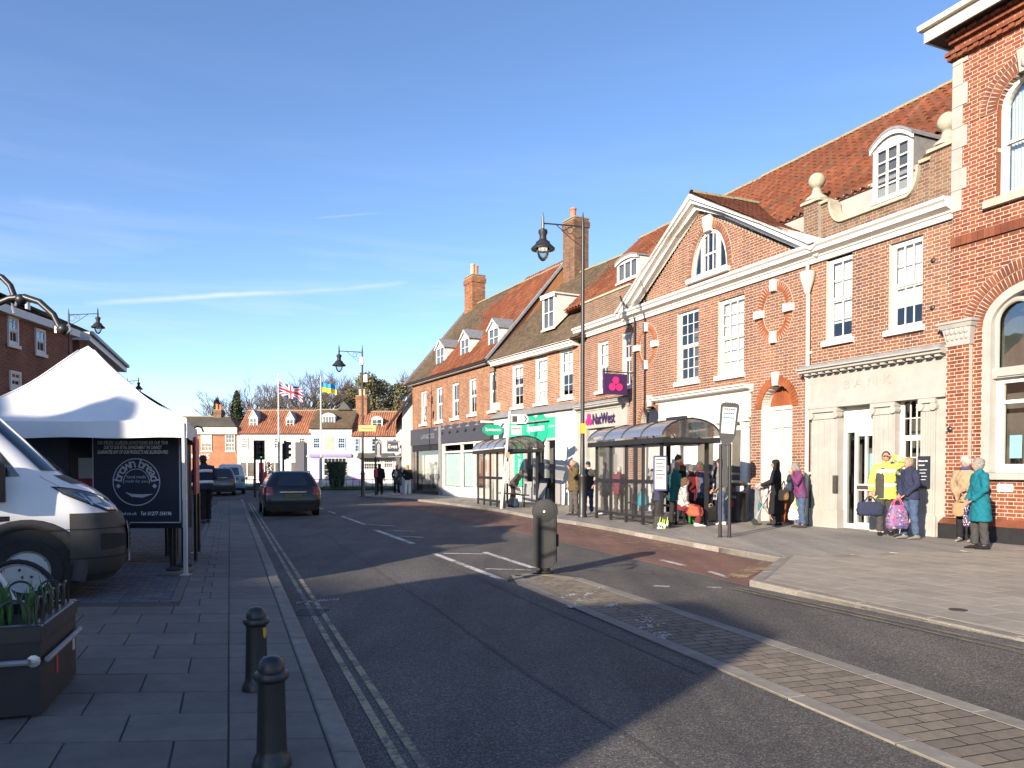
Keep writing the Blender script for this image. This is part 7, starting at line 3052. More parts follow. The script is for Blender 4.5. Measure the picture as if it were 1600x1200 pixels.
g.tube([(-Wp, -.03, Hp - .20), (-.05, -.03, Hp - .20)], .017, 8)
g.tube([(.03, .03, Hp - .20), (.03, DP - .02, Hp - .20)], .017, 8)
g.build('rail', M['lead'], pl, 40)
g = MB()
g.lathe([(.035, 0), (.035, .012), (.01, .016)], 10, (-.03, -.001, Hp - .2), Matrix.Rotation(R(90), 3, 'X'))
g.build('bolt', M['steel'], pl)
g = MB()
g.box(-.001, .004, .36, .41, .16, .30)
g.build('badge', M['red'], pl)
g = MB()
g.box(-.001, .004, DP - .11, DP - .05, .20, .32)
g.build('label', M['poster'], pl)
g = MB()
g.box(-Wp + .03, -.03, .03, DP - .03, .1, Hp - .07)
g.build('soil', M['soil'], pl)

def hoop(x0, y0, x1, y1, z, h):
 mb = MB()
 pts_ = [(x0, y0, z)]
 for i in range(9):
  a = math.pi - math.pi * i / 8
  f = (math.cos(a) + 1) / 2
  pts_.append((x0 + (x1 - x0) * f, y0 + (y1 - y0) * f, z + h * .55 + h * .45 * math.sin(a)))
 pts_.append((x1, y1, z))
 mb.tube(pts_, .008, 6)
 return mb.build('hoop', M['iron'], pl, 50)

for i in range(8):
 x = -.06 - i * .18
 hoop(x, .035, x - .15, .035, Hp - .02, .16)
 hoop(x, DP - .035, x - .15, DP - .035, Hp - .02, .16)
for i in range(5):
 hoop(-.035, .08 + i * .17, -.035, .21 + i * .17, Hp - .02, .16)
random.seed(5)
for cl_ in range(30):
 cx, cy = random.uniform(-.9, -.10), random.uniform(.12, DP - .12)
 g = MB()
 for k in range(random.randint(8, 14)):
  h = random.uniform(.16, .30)
  a = random.uniform(0, 6.28)
  dx, dy_ = random.gauss(0, .04), random.gauss(0, .04)
  b0 = Vector((cx + random.gauss(0, .03), cy + random.gauss(0, .03), Hp - .08))
  t0, t1 = b0 + Vector((dx * .4, dy_ * .4, h * .6)), b0 + Vector((dx, dy_, h))
  w_ = Vector((math.cos(a), math.sin(a), 0)) * .009
  g.add([b0 - w_, b0 + w_, t0 + w_, t0 - w_, t1], [(0, 1, 2, 3), (3, 2, 4)])
 g.build('daffodil_shoots', M['leaf_daff'], pl, fix=False)

bp_ = Vector((-3.93, 6.1))
bk = thing('bicycle', 'white framed bicycle parked behind the black planter', 'bicycle', (bp_.x, bp_.y, PZ), R(176))
for x in (0, 1.04):
 g = MB()
 rT = .335
 ring = [(x + rT * math.cos(2 * math.pi * k / 32), 0, rT + .005 + rT * math.sin(2 * math.pi * k / 32)) for k in range(33)]
 g.tube(ring, .019, 8, False)
 wh_ = g.build('wheel', M['tyre'], bk, True, fix=False)
 g = MB()
 g.tube([((p[0] - x) * .925 + x, 0, (p[2] - rT) * .925 + rT) for p in ring], .011, 6, False)
 for k in range(18):
  a = 2 * math.pi * k / 18
  g.tube([(x, .02 * (-1) ** k, rT), (x + .31 * math.cos(a), 0, rT + .31 * math.sin(a))], .0014, 3)
 g.tube([(x, -.05, rT), (x, .05, rT)], .02, 8)
 g.build('rim', M['steel'], wh_, fix=False)
g = MB()
for a, b in (((1.04, 0, .34), (.92, 0, .86)), ((.92, 0, .86), (.32, 0, .88)), ((.95, 0, .74), (.42, 0, .30)), ((.42, 0, .30), (.28, 0, .98)), ((0, .03, .34), (.32, 0, .82)), ((0, .03, .34), (.42, 0, .30)), ((.92, 0, .86), (.89, 0, 1.0))):
 g.tube([a, b], .017, 8)
g.build('frame', CL['white'], bk, 40)
g = MB()
g.tube([(.89, -.3, 1.02), (.86, -.1, 1.04), (.86, .1, 1.04), (.89, .3, 1.02)], .013, 6)
g.build('handlebar', M['iron'], bk, 40)
g = MB()
g.loft([[(.12, -.07, .99), (.12, .07, .99), (.12, .07, 1.03), (.12, -.07, 1.03)], [(.30, -.03, 1.0), (.30, .03, 1.0), (.30, .03, 1.03), (.30, -.03, 1.03)], [(.42, -.015, 1.0), (.42, .015, 1.0), (.42, .015, 1.02), (.42, -.015, 1.02)]])
g.build('saddle', M['iron'], bk)

hb = thing('basket_post', 'black hanging basket bracket curling in over the tent', 'bracket', (-3.80, 5.0, PZ), 0)
g = MB()
g.lathe([(.07, 0), (.07, .1), (.045, .14), (.04, 2.75), (.02, 2.9)], 12)
g.build('pole', M['iron'], hb, 40)

def pt(u, v, y=5.0):
 q = atd(u, v, y)
 return (q.x + 3.80, q.y - 5.0, q.z - PZ)

g = MB()
g.tube([(0, 0, 2.30), pt(-40, 492), pt(-8, 476), pt(16, 466), pt(38, 464), pt(62, 472), pt(84, 492), pt(94, 513)], .021, 8)
g.tube([(0, 0, 2.75), pt(-60, 420), pt(-22, 424), pt(4, 434), pt(16, 446), pt(22, 462)], .020, 8)
g.ball(pt(99, 514), .035, 10, 8)
g.ball(pt(33, 468), .036, 10, 8)
g.build('arm', M['iron'], hb, 50)
g = MB()
g.tube([pt(22, 460), pt(27, 468), pt(24, 478), pt(19, 474), pt(20, 482), pt(22, 490)], .008, 6)
g.build('hook', M['steel'], hb, 50)
g = MB()
g.tube([pt(90, 506), pt(87, 514), pt(88, 520)], .009, 6)
g.build('hook', M['steel'], hb, 50)
g = MB()
g.tube([pt(100, 512), pt(108, 508), pt(110, 516), pt(104, 520)], .009, 6)
g.build('hook', M['steel'], hb, 50)
p = atd(-0.3, 700, 20)
hb2 = thing('basket_post', 'distant curved basket bracket in front of the orange brick house', 'bracket', (atd(296, 735, 19).x, 19, PZ), 0)

def pt2(u, v):
 q = atd(u, v, 19.0)
 return (q.x - hb2.location.x, 0, q.z - PZ)

g = MB()
g.lathe([(.05, 0), (.04, 2.4)], 8)
g.build('pole', M['iron'], hb2, 40)
g = MB()
g.tube([pt2(296, 690), pt2(300, 671), pt2(308, 666), pt2(315, 668), pt2(318, 675)], .022, 6)
g.build('arm', M['iron'], hb2, 40)
# --- vehicles
M['carglass'] = mat('dark car window', (0.018, 0.021, 0.023), 0.06, 0.3, 3, spec=0.9, coat=0.5)

def interp(levels, z):
 if z <= levels[0][0]:
  return levels[0][1:]
 for a, b in zip(levels, levels[1:]):
  if z <= b[0]:
   f = (z - a[0]) / (b[0] - a[0])
   return tuple(p + (q - p) * f for p, q in zip(a[1:], b[1:]))
 return levels[-1][1:]

def outline(lv, off=0.0, n=7):
 """plan outline: from rear centre round the right side (y<0) to the front centre, mirrored"""
 xr, xf, hw, rr_, rf_ = lv
 hw += off
 xr -= off
 xf += off
 right = []
 for i in range(n + 1):
  a = math.pi * 1.0 + math.pi / 2 * i / n
  right.append((xr + rr_ + rr_ * math.cos(a), -hw + rr_ + rr_ * math.sin(a)))
 L = (xf - rf_) - (xr + rr_)
 for k in range(1, 6):
  right.append((xr + rr_ + L * k / 6, -hw))
 for i in range(n + 1):
  a = -math.pi / 2 + math.pi / 2 * i / n
  right.append((xf - rf_ * .8 + rf_ * .8 * math.cos(a), -hw + rf_ + rf_ * math.sin(a)))
 left = [(x, -y) for x, y in reversed(right)]
 return right + left

def shell(levels, zs, off=0.0):
 mb = MB()
 mb.loft([[(x, y, z) for x, y in outline(interp(levels, z), off)] for z in zs])
 return mb

def patch(levels, zf0, zf1, i0, i1, off, n=8, mirror=False):
 """strip of the shell between outline indices i0..i1 and heights zf0(t)..zf1(t)"""
 rows = []
 for k in range(n + 1):
  t = k / n
  idx = i0 + (i1 - i0) * t
  a, f = int(math.floor(idx)), idx - math.floor(idx)
  col = []
  for j in range(5):
   z = zf0(t) + (zf1(t) - zf0(t)) * j / 4
   o = outline(interp(levels, z), off)
   p, q = o[a % len(o)], o[(a + 1) % len(o)]
   x, y = p[0] + (q[0] - p[0]) * f, p[1] + (q[1] - p[1]) * f
   col.append((x, -y if mirror else y, z))
  rows.append(col)
 mb = MB()
 mb.loft(rows, closed=False)
 return mb

def wheel(parent, x, y, r=.32, w=.2, rim=M['rim'], side=-1, holes=8):
 g = MB()
 Mx = Matrix.Rotation(R(90), 3, 'X')
 g.lathe([(r * .62, -w / 2), (r * .9, -w / 2), (r * .98, -w / 2 + .03), (r, 0), (r * .98, w / 2 - .03), (r * .9, w / 2), (r * .62, w / 2)], 28, (x, y, r), Mx, False)
 wh = g.build('wheel', M['tyre'], parent, 40)
 g = MB()
 s = side
 prof = [(.02, s * (w / 2 - .03)), (r * .26, s * (w / 2 - .035)), (r * .30, s * (w / 2 - .06)), (r * .44, s * (w / 2 - .075)), (r * .54, s * (w / 2 - .05)), (r * .58, s * (w / 2 - .01)), (r * .63, s * (w / 2 + .004)), (r * .64, s * (w / 2 - .02))]
 prof = [(a, -b) for a, b in prof]
 g.lathe(prof, 28, (x, y, r), Mx)
 rm = g.build('rim', rim, wh, 50)
 g = MB()
 for k in range(holes):
  a = 2 * math.pi * k / holes
  g.lathe([(.001, 0), (r * .055, 0), (r * .055, .004), (.001, .004)], 8, (x + r * .47 * math.cos(a), y + s * (w / 2 - .058), r + r * .47 * math.sin(a)), Mx)
 for k in range(5):
  a = 2 * math.pi * k / 5 + .3
  g.lathe([(.001, 0), (r * .045, 0), (r * .045, .006), (.001, .006)], 6, (x + r * .2 * math.cos(a), y + s * (w / 2 - .026), r + r * .2 * math.sin(a)), Mx)
 g.build('wheel_holes', M['tyre'], rm, fix=False)
 return wh

def hatch_car(name, label, cat, pos, heading, paint, lower, upper, wheels, glassz, plate=True, group=None, lights=(.70, .97), plz=(.62, .73), two=None, rails=True):
 t = thing(name, label, cat, (pos[0], pos[1], 0), math.pi / 2 + heading, group)
 zs = [l[0] for l in lower]
 shell(lower, zs).build('body', paint, t, 38)
 zs2 = [l[0] for l in upper]
 cab = shell(upper, zs2).build('cabin', two or paint, t, 38)
 n = len(outline(lower[0][1:]))
 half = n // 2
 z0, z1 = glassz
 g = MB()
 rows = []
 for j in range(6):
  z = z0 + (z1 - z0) * j / 5
  lv = interp(upper, z)
  hw = lv[2] - .09
  rows.append([(lv[0] - .012 + (abs(k) / 4) ** 4 * .05, hw * k / 4, z) for k in range(-4, 5)])
 g.loft(rows, closed=False)
 g.build('rear_window', M['carglass'], t, True, fix=False)
 for s in (-1, 1):
  g = MB()
  rows = []
  for j in range(4):
   z = z0 + .0 + (z1 - z0) * j / 3
   lv = interp(upper, z)
   rows.append([(lv[0] + .42 + (lv[1] - lv[0] - .85) * k / 6, s * (lv[2] + .008), z) for k in range(7)])
  g.loft(rows, closed=False)
  g.build('side_window', M['carglass'], t, True, fix=False)
  g = MB()
  rows = []
  for j in range(5):
   z = lights[0] + (lights[1] - lights[0]) * j / 4
   lv = interp(lower, z)
   o = outline(lv, .012)[:9]
   pts_ = [(lv[0] - .012, -lv[2] + .27 - .04 * j / 4)] + o + [(lv[0] + .30 + .04 * j, -lv[2] - .012)]
   rows.append([(x, -s * y * 1.0, z) for x, y in pts_])
  g.loft(rows, closed=False)
  tl = g.build('tail_light', M['lamp_red'], t, True, fix=False)
  g = MB()
  lv = interp(lower, (lights[0] + lights[1]) / 2)
  zz_ = (lights[0] + lights[1]) / 2
  g.box(lv[0] - .02, lv[0] + .01, s * (lv[2] - .24), s * (lv[2] - .07), zz_ - .035, zz_ + .035)
  g.build('reverse_lamp', M['lamp_clear'], tl)
  g = MB()
  lv = interp(lower, .93)
  g.bevbox(lv[1] - 1.35, lv[1] - 1.2, s * (lv[2] + .02) - (.17 if s < 0 else 0), s * (lv[2] + .02) + (.17 if s > 0 else 0), .93, 1.07, .03)
  g.build('wing_mirror', paint, t)
 g = MB()
 lv = interp(lower, .35)
 rows = []
 for z in (zs[0] - .015, zs[0] + .06, .36, .40):
  l_ = interp(lower, z)
  o = outline(l_, .014)
  o = [p for p in o]
  rows.append([(x, y, z) for x, y in o])
 g.loft(rows)
 g.build('bumper', M['plastic'], t, 40)
 lv = interp(lower, (plz[0] + plz[1]) / 2)
 g = MB()
 g.box(lv[0] - .03, lv[0] + .02, -.26, .26, plz[0], plz[1])
 g.build('number_plate', M['plate_yellow'], t)
 g = MB()
 lv = interp(lower, plz[1] + .07)
 g.box(lv[0] - .035, lv[0] + .02, -.42, .42, plz[1] + .06, plz[1] + .085)
 g.build('boot_trim', M['chrome'], t)
 for (x, r) in wheels:
  for s in (-1, 1):
   lv = interp(lower, .4)
   wheel(t, x, s * (lv[2] - .09), r, .21, M['rim'], s)
   g = MB()
   g.lathe([(r * 1.02, -.005), (r * 1.14, -.005), (r * 1.14, .005), (r * 1.02, .005)], 26, (x, s * (lv[2] + .006), r), Matrix.Rotation(R(90), 3, 'X'))
   g.lathe([(.001, -.003), (r * 1.03, -.003), (r * 1.03, .002), (.001, .002)], 26, (x, s * (lv[2] + .004), r), Matrix.Rotation(R(90), 3, 'X'))  # dark disc on the body side stands in for the arch's shaded hollow
   g.build('dark_wheel_arch', M['plastic'], t, 40)
 if rails:
  for s in (-1, 1):
   g = MB()
   lv = interp(upper, zs2[-3])
   g.tube([(lv[0] + .05, s * lv[2] * .97, zs2[-3] - .02), (lv[0] + .15, s * lv[2] * .99, zs2[-3] + .055), (lv[1] - .2, s * lv[2] * .99, zs2[-3] + .055), (lv[1] - .1, s * lv[2] * .97, zs2[-3])], .018, 6)
   g.build('roof_rail', M['iron'], t, 40)
 return t

low = [(.20, .14, 4.46, .78, .25, .5), (.30, .05, 4.56, .85, .25, .55), (.42, .0, 4.6, .885, .24, .6), (.58, .0, 4.6, .89, .22, .6), (.74, .03, 4.56, .89, .22, .6), (.88, .07, 4.36, .88, .22, .6), (.96, .10, 3.9, .86, .2, .5), (.98, .13, 3.4, .84, .2, .4)]
up = [(.93, .10, 3.45, .85, .2, .4), (1.02, .15, 3.25, .82, .2, .4), (1.18, .28, 2.95, .745, .19, .35), (1.33, .43, 2.65, .66, .18, .3), (1.41, .53, 2.45, .605, .18, .3), (1.455, .62, 2.3, .54, .18, .3), (1.48, .80, 2.1, .42, .18, .3)]
p = ground(461, 806, 0)
hatch_car('estate_car', 'dark grey estate car driving away with red tail lights and roof rails', 'car', (p.x + .1, p.y - .55), R(20.7), M['paint_dark'], low, up, ((.92, .325), (3.65, .325)), (1.0, 1.37))
low2 = [(.24, .10, 4.3, .80, .25, .5), (.36, .03, 4.4, .86, .25, .55), (.55, .0, 4.42, .90, .22, .6), (.85, .02, 4.38, .90, .22, .6), (1.0, .06, 4.1, .89, .22, .6), (1.1, .12, 3.5, .86, .2, .4)]
up2 = [(1.06, .10, 3.3, .86, .2, .4), (1.25, .22, 2.95, .80, .19, .35), (1.45, .38, 2.6, .72, .18, .3), (1.57, .48, 2.4, .66, .18, .3), (1.62, .56, 2.25, .6, .18, .3), (1.65, .7, 2.1, .48, .18, .3)]
p = ground(343, 775, 0)
hatch_car('parked_car', 'grey off-roader seen from behind beside the stall end', 'car', (p.x, p.y), R(20), M['paint_grey'], low2, up2, ((.9, .35), (3.5, .35)), (1.12, 1.5), lights=(.85, 1.08), plz=(.90, 1.0), rails=False)
low3 = [(.26, .08, 3.6, .78, .22, .5), (.4, .0, 3.7, .83, .22, .5), (.7, .0, 3.7, .85, .22, .5), (1.0, .03, 3.6, .85, .22, .5), (1.15, .06, 3.2, .84, .2, .4)]
up3 = [(1.1, .07, 3.1, .84, .2, .4), (1.5, .16, 2.7, .77, .19, .35), (1.75, .24, 2.45, .70, .18, .3), (1.86, .32, 2.3, .62, .18, .3), (1.9, .5, 2.1, .5, .18, .3)]
p = ground(356, 772.5, 0)
hatch_car('camper_van', 'small pale blue and white van just beyond the grey off-roader', 'van', (p.x + .2, p.y), R(20), M['paint_blue'], low3, up3, ((.7, .31), (3.0, .31)), (1.2, 1.68), two=M['paint_white'], lights=(.8, 1.05), rails=False)

NV = Vector((-4.73, 9.32))
van = thing('delivery_van', 'white panel van with grey bumper parked nose-on beside the stall', 'van', (NV.x, NV.y, PZ), R(30))
LV = [(.20, -5.0, -.14, .90, .1, .55), (.30, -5.0, -.05, .95, .1, .6), (.45, -5.0, .0, .985, .1, .62), (.66, -5.0, .0, 1.0, .1, .62), (.80, -5.0, -.01, 1.005, .1, .60), (.90, -5.0, -.04, 1.005, .1, .58), (1.00, -5.0, -.10, 1.0, .1, .56),
      (1.10, -5.0, -.19, .995, .1, .54), (1.18, -5.0, -.29, .99, .1, .52), (1.25, -5.0, -.41, .98, .1, .5), (1.31, -5.0, -.54, .975, .1, .45), (1.36, -5.0, -.62, .97, .1, .42), (1.60, -5.0, -.85, .945, .1, .38), (1.90, -5.0, -1.14, .90, .1, .36), (2.15, -5.0, -1.40, .85, .1, .36), (2.28, -5.0, -1.60, .80, .1, .36), (2.36, -5.0, -2.0, .70, .1, .36)]
shell(LV, [.20, .30, .45, .6, .7, .80, .85, .90, .95, 1.0, 1.05, 1.10, 1.14, 1.18, 1.22, 1.25, 1.28, 1.31, 1.335, 1.36, 1.45, 1.6, 1.75, 1.9, 2.03, 2.15, 2.22, 2.28, 2.33, 2.36]).build('body', M['paint_white'], van, 30)
nO = len(outline(LV[0][1:]))
hf = nO // 2                       # index of the front centre
iF = hf - 8                        # start of the near front corner arc
g = MB()
rows = []
for z in (.19, .24, .32, .45, .60, .72, .80, .86, .91, .94):
 lv = interp(LV, z)
 o = outline(lv, .016 + (.02 if .3 < z < .75 else 0))
 seg = [q for q in o[iF - 1:nO - iF + 1]]
 seg[0] = (-.56, seg[0][1])
 seg[-1] = (-.56, seg[-1][1])
 rows.append([(x, y, z) for x, y in seg])
g.loft(rows, closed=False)
g.build('bumper', M['plastic'], van, 35, fix=False)
zlo = lambda t: 1.165 - .205 * min(1, t * 1.6) ** .8
zhi = lambda t: 1.215 - .02 * t - .125 * t ** 2.2
for mi in (False, True):
 patch(LV, lambda t: zlo(t) - .018, lambda t: zhi(t) + .016, iF + .45, iF + 5.5, .008, 14, mi).build('lamp_surround', M['tyre'], van, True, fix=False)
 hl = patch(LV, zlo, zhi, iF + .6, iF + 5.3, .014, 14, mi).build('headlight', M['lamp_clear'], van, True, fix=False)
 patch(LV, lambda t: zlo(t) + .012, lambda t: zlo(t) + .034, iF + 1.0, iF + 5.1, .018, 12, mi).build('chrome_edge', M['chrome'], hl, True, fix=False)
 patch(LV, lambda t: 1.03, lambda t: 1.155, iF + 2.1, iF + 2.35, .018, 3, mi).build('chrome_edge', M['chrome'], hl, True, fix=False)
 patch(LV, lambda t: 1.045, lambda t: 1.125 - .02 * t, iF + 2.6, iF + 3.7, .017, 6, mi).build('lamp_bowl', M['alu'], hl, True, fix=False)
 patch(LV, lambda t: .53 + .03 * t, lambda t: .72 - .03 * t, iF + 1.8, iF + 5.4, .040, 8, mi).build('dark_fog_patch', M['tyre'], van, True, fix=False)  # black patch on the bumper stands in for a shaded hollow
 patch(LV, lambda t: .445, lambda t: .462, iF - .4, hf, .042, 10, mi).build('dark_crease_strip', M['tyre'], van, True, fix=False)  # crease shade drawn as a thin black strip
 patch(LV, lambda t: .765, lambda t: .775, iF - .4, iF + 6, .036, 10, mi).build('dark_crease_strip', M['tyre'], van, True, fix=False)  # upper crease, its shade also a black strip
 patch(LV, lambda t: .19, lambda t: .27, iF + .5, hf, .032, 10, mi).build('chin', M['tyre'], van, True, fix=False)
 patch(LV, lambda t: 1.21, lambda t: 1.34, iF + 1.35, iF + 1.42, .004, 2, mi).build('bonnet_seam', M['tyre'], van, True, fix=False)
patch(LV, lambda t: .50, lambda t: .80, hf - 2.4, hf + 1.4, .05, 8).build('grille', M['tyre'], van, True, fix=False)
g = MB()
for k in range(5):
 z = .53 + k * .06
 q = patch(LV, lambda t: z, lambda t: z + .02, hf - 2.3, hf + 1.3, .062, 8)
 g.add(q.v, q.f)
g.build('grille_bars', M['plastic'], van, True, fix=False)
patch(LV, lambda t: .46, lambda t: .84, hf - 2.75, hf - 2.4, .058, 2).build('grille_edge', M['chrome'], van, True, fix=False)
g = MB()
g.box(.045, .06, -.26, .26, .33, .44)
g.build('number_plate', M['plate_white'], van)
patch(LV, lambda t: 1.40, lambda t: 2.12, iF + 2.4, nO - 1 - (iF + 2.4), .008, 16).build('windscreen', M['carglass'], van, True, fix=False)
patch(LV, lambda t: 1.255, lambda t: 1.35, iF + 3.5, nO - 1 - (iF + 3.5), .006, 14).build('scuttle', M['plastic'], van, True, fix=False)
for s in (-1, 1):
 lv = interp(LV, 1.5)
 g = MB()
 g.add([(-1.0, s * .98, 1.34), (-2.1, s * .98, 1.28), (-2.1, s * .905, 1.95), (-1.42, s * .905, 1.95)], [(0, 1, 2, 3)])
 g.build('side_window', M['carglass'], van, fix=False)
 g = MB()
 g.bevbox(-1.46, -1.12, s * 1.03 - (.20 if s < 0 else 0), s * 1.03 + (.20 if s > 0 else 0), 1.08, 1.52, .06)
 g.build('wing_mirror', M['iron_dull'], van)
 wheel(van, -.95, s * .925, .345, .23, M['rim'], s, 10)
 g = MB()
 Mx = Matrix.Rotation(R(90), 3, 'X')
 g.lathe([(.001, -.004), (.425, -.004), (.425, .003), (.001, .003)], 30, (-.95, s * 1.004, .375), Mx)
 arch = g.build('dark_wheel_arch', M['tyre'], van, 40)  # black disc instead of a cut arch, imitating its inner shade
 g = MB()
 n = 22
 r0 = [(-.95 + .42 * math.cos(a), s * 1.0, .375 + .42 * math.sin(a)) for a in np.linspace(-.35, math.pi + .35, n)]
 r1 = [(-.95 + .54 * math.cos(a), s * 1.018, .375 + .50 * math.sin(a)) for a in np.linspace(-.35, math.pi + .35, n)]
 r2 = [(-.95 + .56 * math.cos(a), s * 1.0, .375 + .52 * math.sin(a)) for a in np.linspace(-.35, math.pi + .35, n)]
 g.loft([r0, [(p[0], s * 1.022, p[2]) for p in r0], r1, r2], closed=False)
 g.build('arch_trim', M['plastic'], arch, True, fix=False)
 g = MB()
 g.box(-4.9, -1.46, s * 1.0, s * 1.016, .30, .72)
 g.build('side_moulding', M['plastic'], van)
 g = MB()
 g.box(-1.372, -1.36, s * 1.0 - .004, s * 1.0 + .004, .74, 1.34)
 g.build('door_seam', M['tyre'], van)
 wheel(van, -4.0, s * .885, .345, .23, M['rim'], s, 10)
g = MB()
lettering(g, '6', (-1.50, -1.006, 1.02), height=.085)
lettering(g, 'o.uk', (-1.53, -1.007, .90), height=.055)
g.build('lettering', M['letter_dark'], van, fix=False)
g = MB()
g.tube([(-.60, .1, 1.37), (-.68, -.35, 1.44), (-.80, -.72, 1.52)], .010, 5)
g.tube([(-.62, .75, 1.37), (-.68, .3, 1.44), (-.78, -.05, 1.55)], .010, 5)
g.build('wiper', M['iron'], van)

# --- gazebo and bread stall
FR = ground(294, 899, PZ)
ex = Vector((-1, -0.012))
ey = Vector((-0.34, 0.94))
TW, TD = 3.25, 3.0
gz = thing('gazebo', 'white peaked canvas gazebo over the bread stall', 'gazebo', (FR.x, FR.y, PZ), 0)
ZE = CAMZ + (HZ - 655) / FPX * FR.y - PZ
ZV = CAMZ + (HZ - 684) / FPX * FR.y - PZ
cpos = ex * TW / 2 + ey * TD / 2
dcen = FR.y + cpos.y
ZP = CAMZ + (HZ - 538) / FPX * dcen - PZ
shift = ((140 - 800) / FPX * dcen - FR.x) - cpos.x

def tp_(a, b):
 q = ex * (a * TW) + ey * (b * TD)
 return Vector((q.x, q.y))

nseg = 18
edge = []
for k in range(nseg):
 edge.append((k / nseg, 0))
for k in range(nseg):
 edge.append((1, k / nseg))
for k in range(nseg):
 edge.append((1 - k / nseg, 1))
for k in range(nseg):
 edge.append((0, 1 - k / nseg))
ctr = tp_(.5, .5) + Vector((shift, 0))
rings = []
for j in range(15):
 f = j / 14
 ring = []
 for i, (a, b) in enumerate(edge):
  q = tp_(a, b)
  sag = math.sin((i % nseg) / nseg * math.pi)
  corner = 1 - sag
  p = q + (ctr - q) * f
  h = ZE + (ZP - ZE) * (f ** 1.36) - .10 * sag * math.sin(f * math.pi) + .022 * math.sin(i * 1.05 + .6 * math.sin(f * 7)) * (1 - f) * f * 4 * f + .010 * math.sin(i * .55 + f * 13) * (1 - f) * f * 4 - .03 * sag * (1 - f)
  ring.append((p.x, p.y, min(h, ZP - .03 * (f > .97))))
 rings.append(ring)
g = MB()
g.loft(rings, caps=False)
b0 = len(g.v)
low_ = []
for i, (a, b) in enumerate(edge):
 q = tp_(a, b)
 o = (q - tp_(.5, .5)).normalized() * (.012 * math.sin(i * 1.3))
 low_.append((q.x + o.x, q.y + o.y, ZV + .008 * math.sin(i * .9)))
mid_ = [((p[0] + q[0]) / 2 + .006 * math.sin(i * 1.9), (p[1] + q[1]) / 2 + .008 * math.cos(i * 2.3), (p[2] + q[2]) / 2) for i, (p, q) in enumerate(zip(rings[0], low_))]
cnp = g.build('canopy', M['canvas'], gz, 60)
g = MB()
for i in (0, nseg, 2 * nseg, 3 * nseg):
 g.tube([(r[i][0], r[i][1], r[i][2] + .004) for r in rings[:14]], .012, 5)
g.build('seam', M['canvas'], cnp, True)
g = MB()
g.loft([rings[0], mid_, low_], caps=False)
g.build('valance', M['canvas'], gz, 60)
for (a, b) in ((0, 0), (1, 0), (1, 1), (0, 1)):
 q = tp_(a, b)
 q = q + (tp_(.5, .5) - q).normalized() * .05
 g = MB()
 g.box(q.x - .022, q.x + .022, q.y - .022, q.y + .022, 0.01, ZE - .03)
 g.box(q.x - .016, q.x + .016, q.y - .05, q.y - .023, 1.0, ZE - .05)
 g.box(q.x - .06, q.x + .06, q.y - .06, q.y + .06, 0, .012)
 g.build('leg', M['alu'], gz)
g = MB()
for (a0, b0_), (a1, b1) in (((0, 0), (.5, 0)), ((.5, 0), (1, 0)), ((0, 0), (0, .5)), ((0, .5), (0, 1))):
 p0, p1 = tp_(a0, b0_), tp_(a1, b1)
 for z0, z1 in ((ZE - .05, ZE - .45), (ZE - .45, ZE - .05)):
  pass
 g.tube([(p0.x * .98 - .05, p0.y + .05, ZE - .06), (p1.x * .98 - .05, p1.y + .05, ZE - .06)], .014, 5)
g.build('truss', M['alu'], gz)
w0 = ground(272, 897, PZ)
tw = thing('tent_weight', 'grey slab weights and a dark sack at the foot of the gazebo leg', 'weight', (w0.x, w0.y, PZ), .1)
g = MB()
g.bevbox(-.14, .10, -.13, .10, 0, .05, .015)
g.bevbox(-.10, .12, .25, .5, 0, .05, .015)
g.build('slab', M['slab'], tw)
g = MB()
g.ball((0, -.03, .07), (.10, .08, .035), 12, 6)
g.ball((.02, .36, .075), (.11, .09, .04), 12, 6)
g.build('sack', CL['charcoal'], tw, True)

YS = FR.y + .75
sx = lambda u: (u - 800) / FPX * YS
szv = lambda v: CAMZ + (HZ - v) / FPX * YS
st = thing('bread_stall', 'navy bread stall trailer with white printed panel under the gazebo', 'market stall', (0, 0, 0), 0)
x0, x1, x2, x3 = sx(147), sx(286), sx(104), sx(-60)
zb, zt = szv(819), szv(672)
g = MB()
g.box(x3, x2, YS - .0, YS + .05, zb, zt)
g.box(x3, x1 - .75, YS + 1.9, YS + 1.95, zb, zt)
g.prismz([(x3, YS), (x1 - .02, YS), (x1 - .78, YS + 1.9), (x3, YS + 1.9)], zb - .06, zb - .003)
g.prismz([(x3, YS), (x1 - .02, YS), (x1 - .78, YS + 1.95), (x3, YS + 1.95)], zt + .003, zt + .06)
g.box(x2, x2 + .03, YS - .02, YS + .05, zb, zt)
g.build('body', M['navy_panel'], st)
g = MB()
g.bevbox(x0, x1, YS - .05, YS - .005, zb, zt, .008)
pnl = g.build('panel', M['navy_panel'], st)
g = MB()
yl = YS - .054
for a, b, c_, d_ in ((x0 + .01, x1 - .01, zb + .02, zb + .035), (x0 + .01, x0 + .022, zb + .02, zt), (x1 - .03, x1 - .012, zb + .02, zt)):
 g.box(a, b, yl - .004, yl, c_, d_)
g.build('trim', M['alu'], pnl)
cxp, czp = sx(216), szv(753)
rad = sx(253) - sx(216)

def circ(r, y0, a0=0, a1=2 * math.pi, w_=.014, n=48):
 mb = MB()
 mb.loft([[(cxp + r * math.cos(a), y0, czp + r * math.sin(a)) for a in np.linspace(a0, a1, n)], [(cxp + (r - w_) * math.cos(a), y0, czp + (r - w_) * math.sin(a)) for a in np.linspace(a0, a1, n)]], closed=False)
 return mb

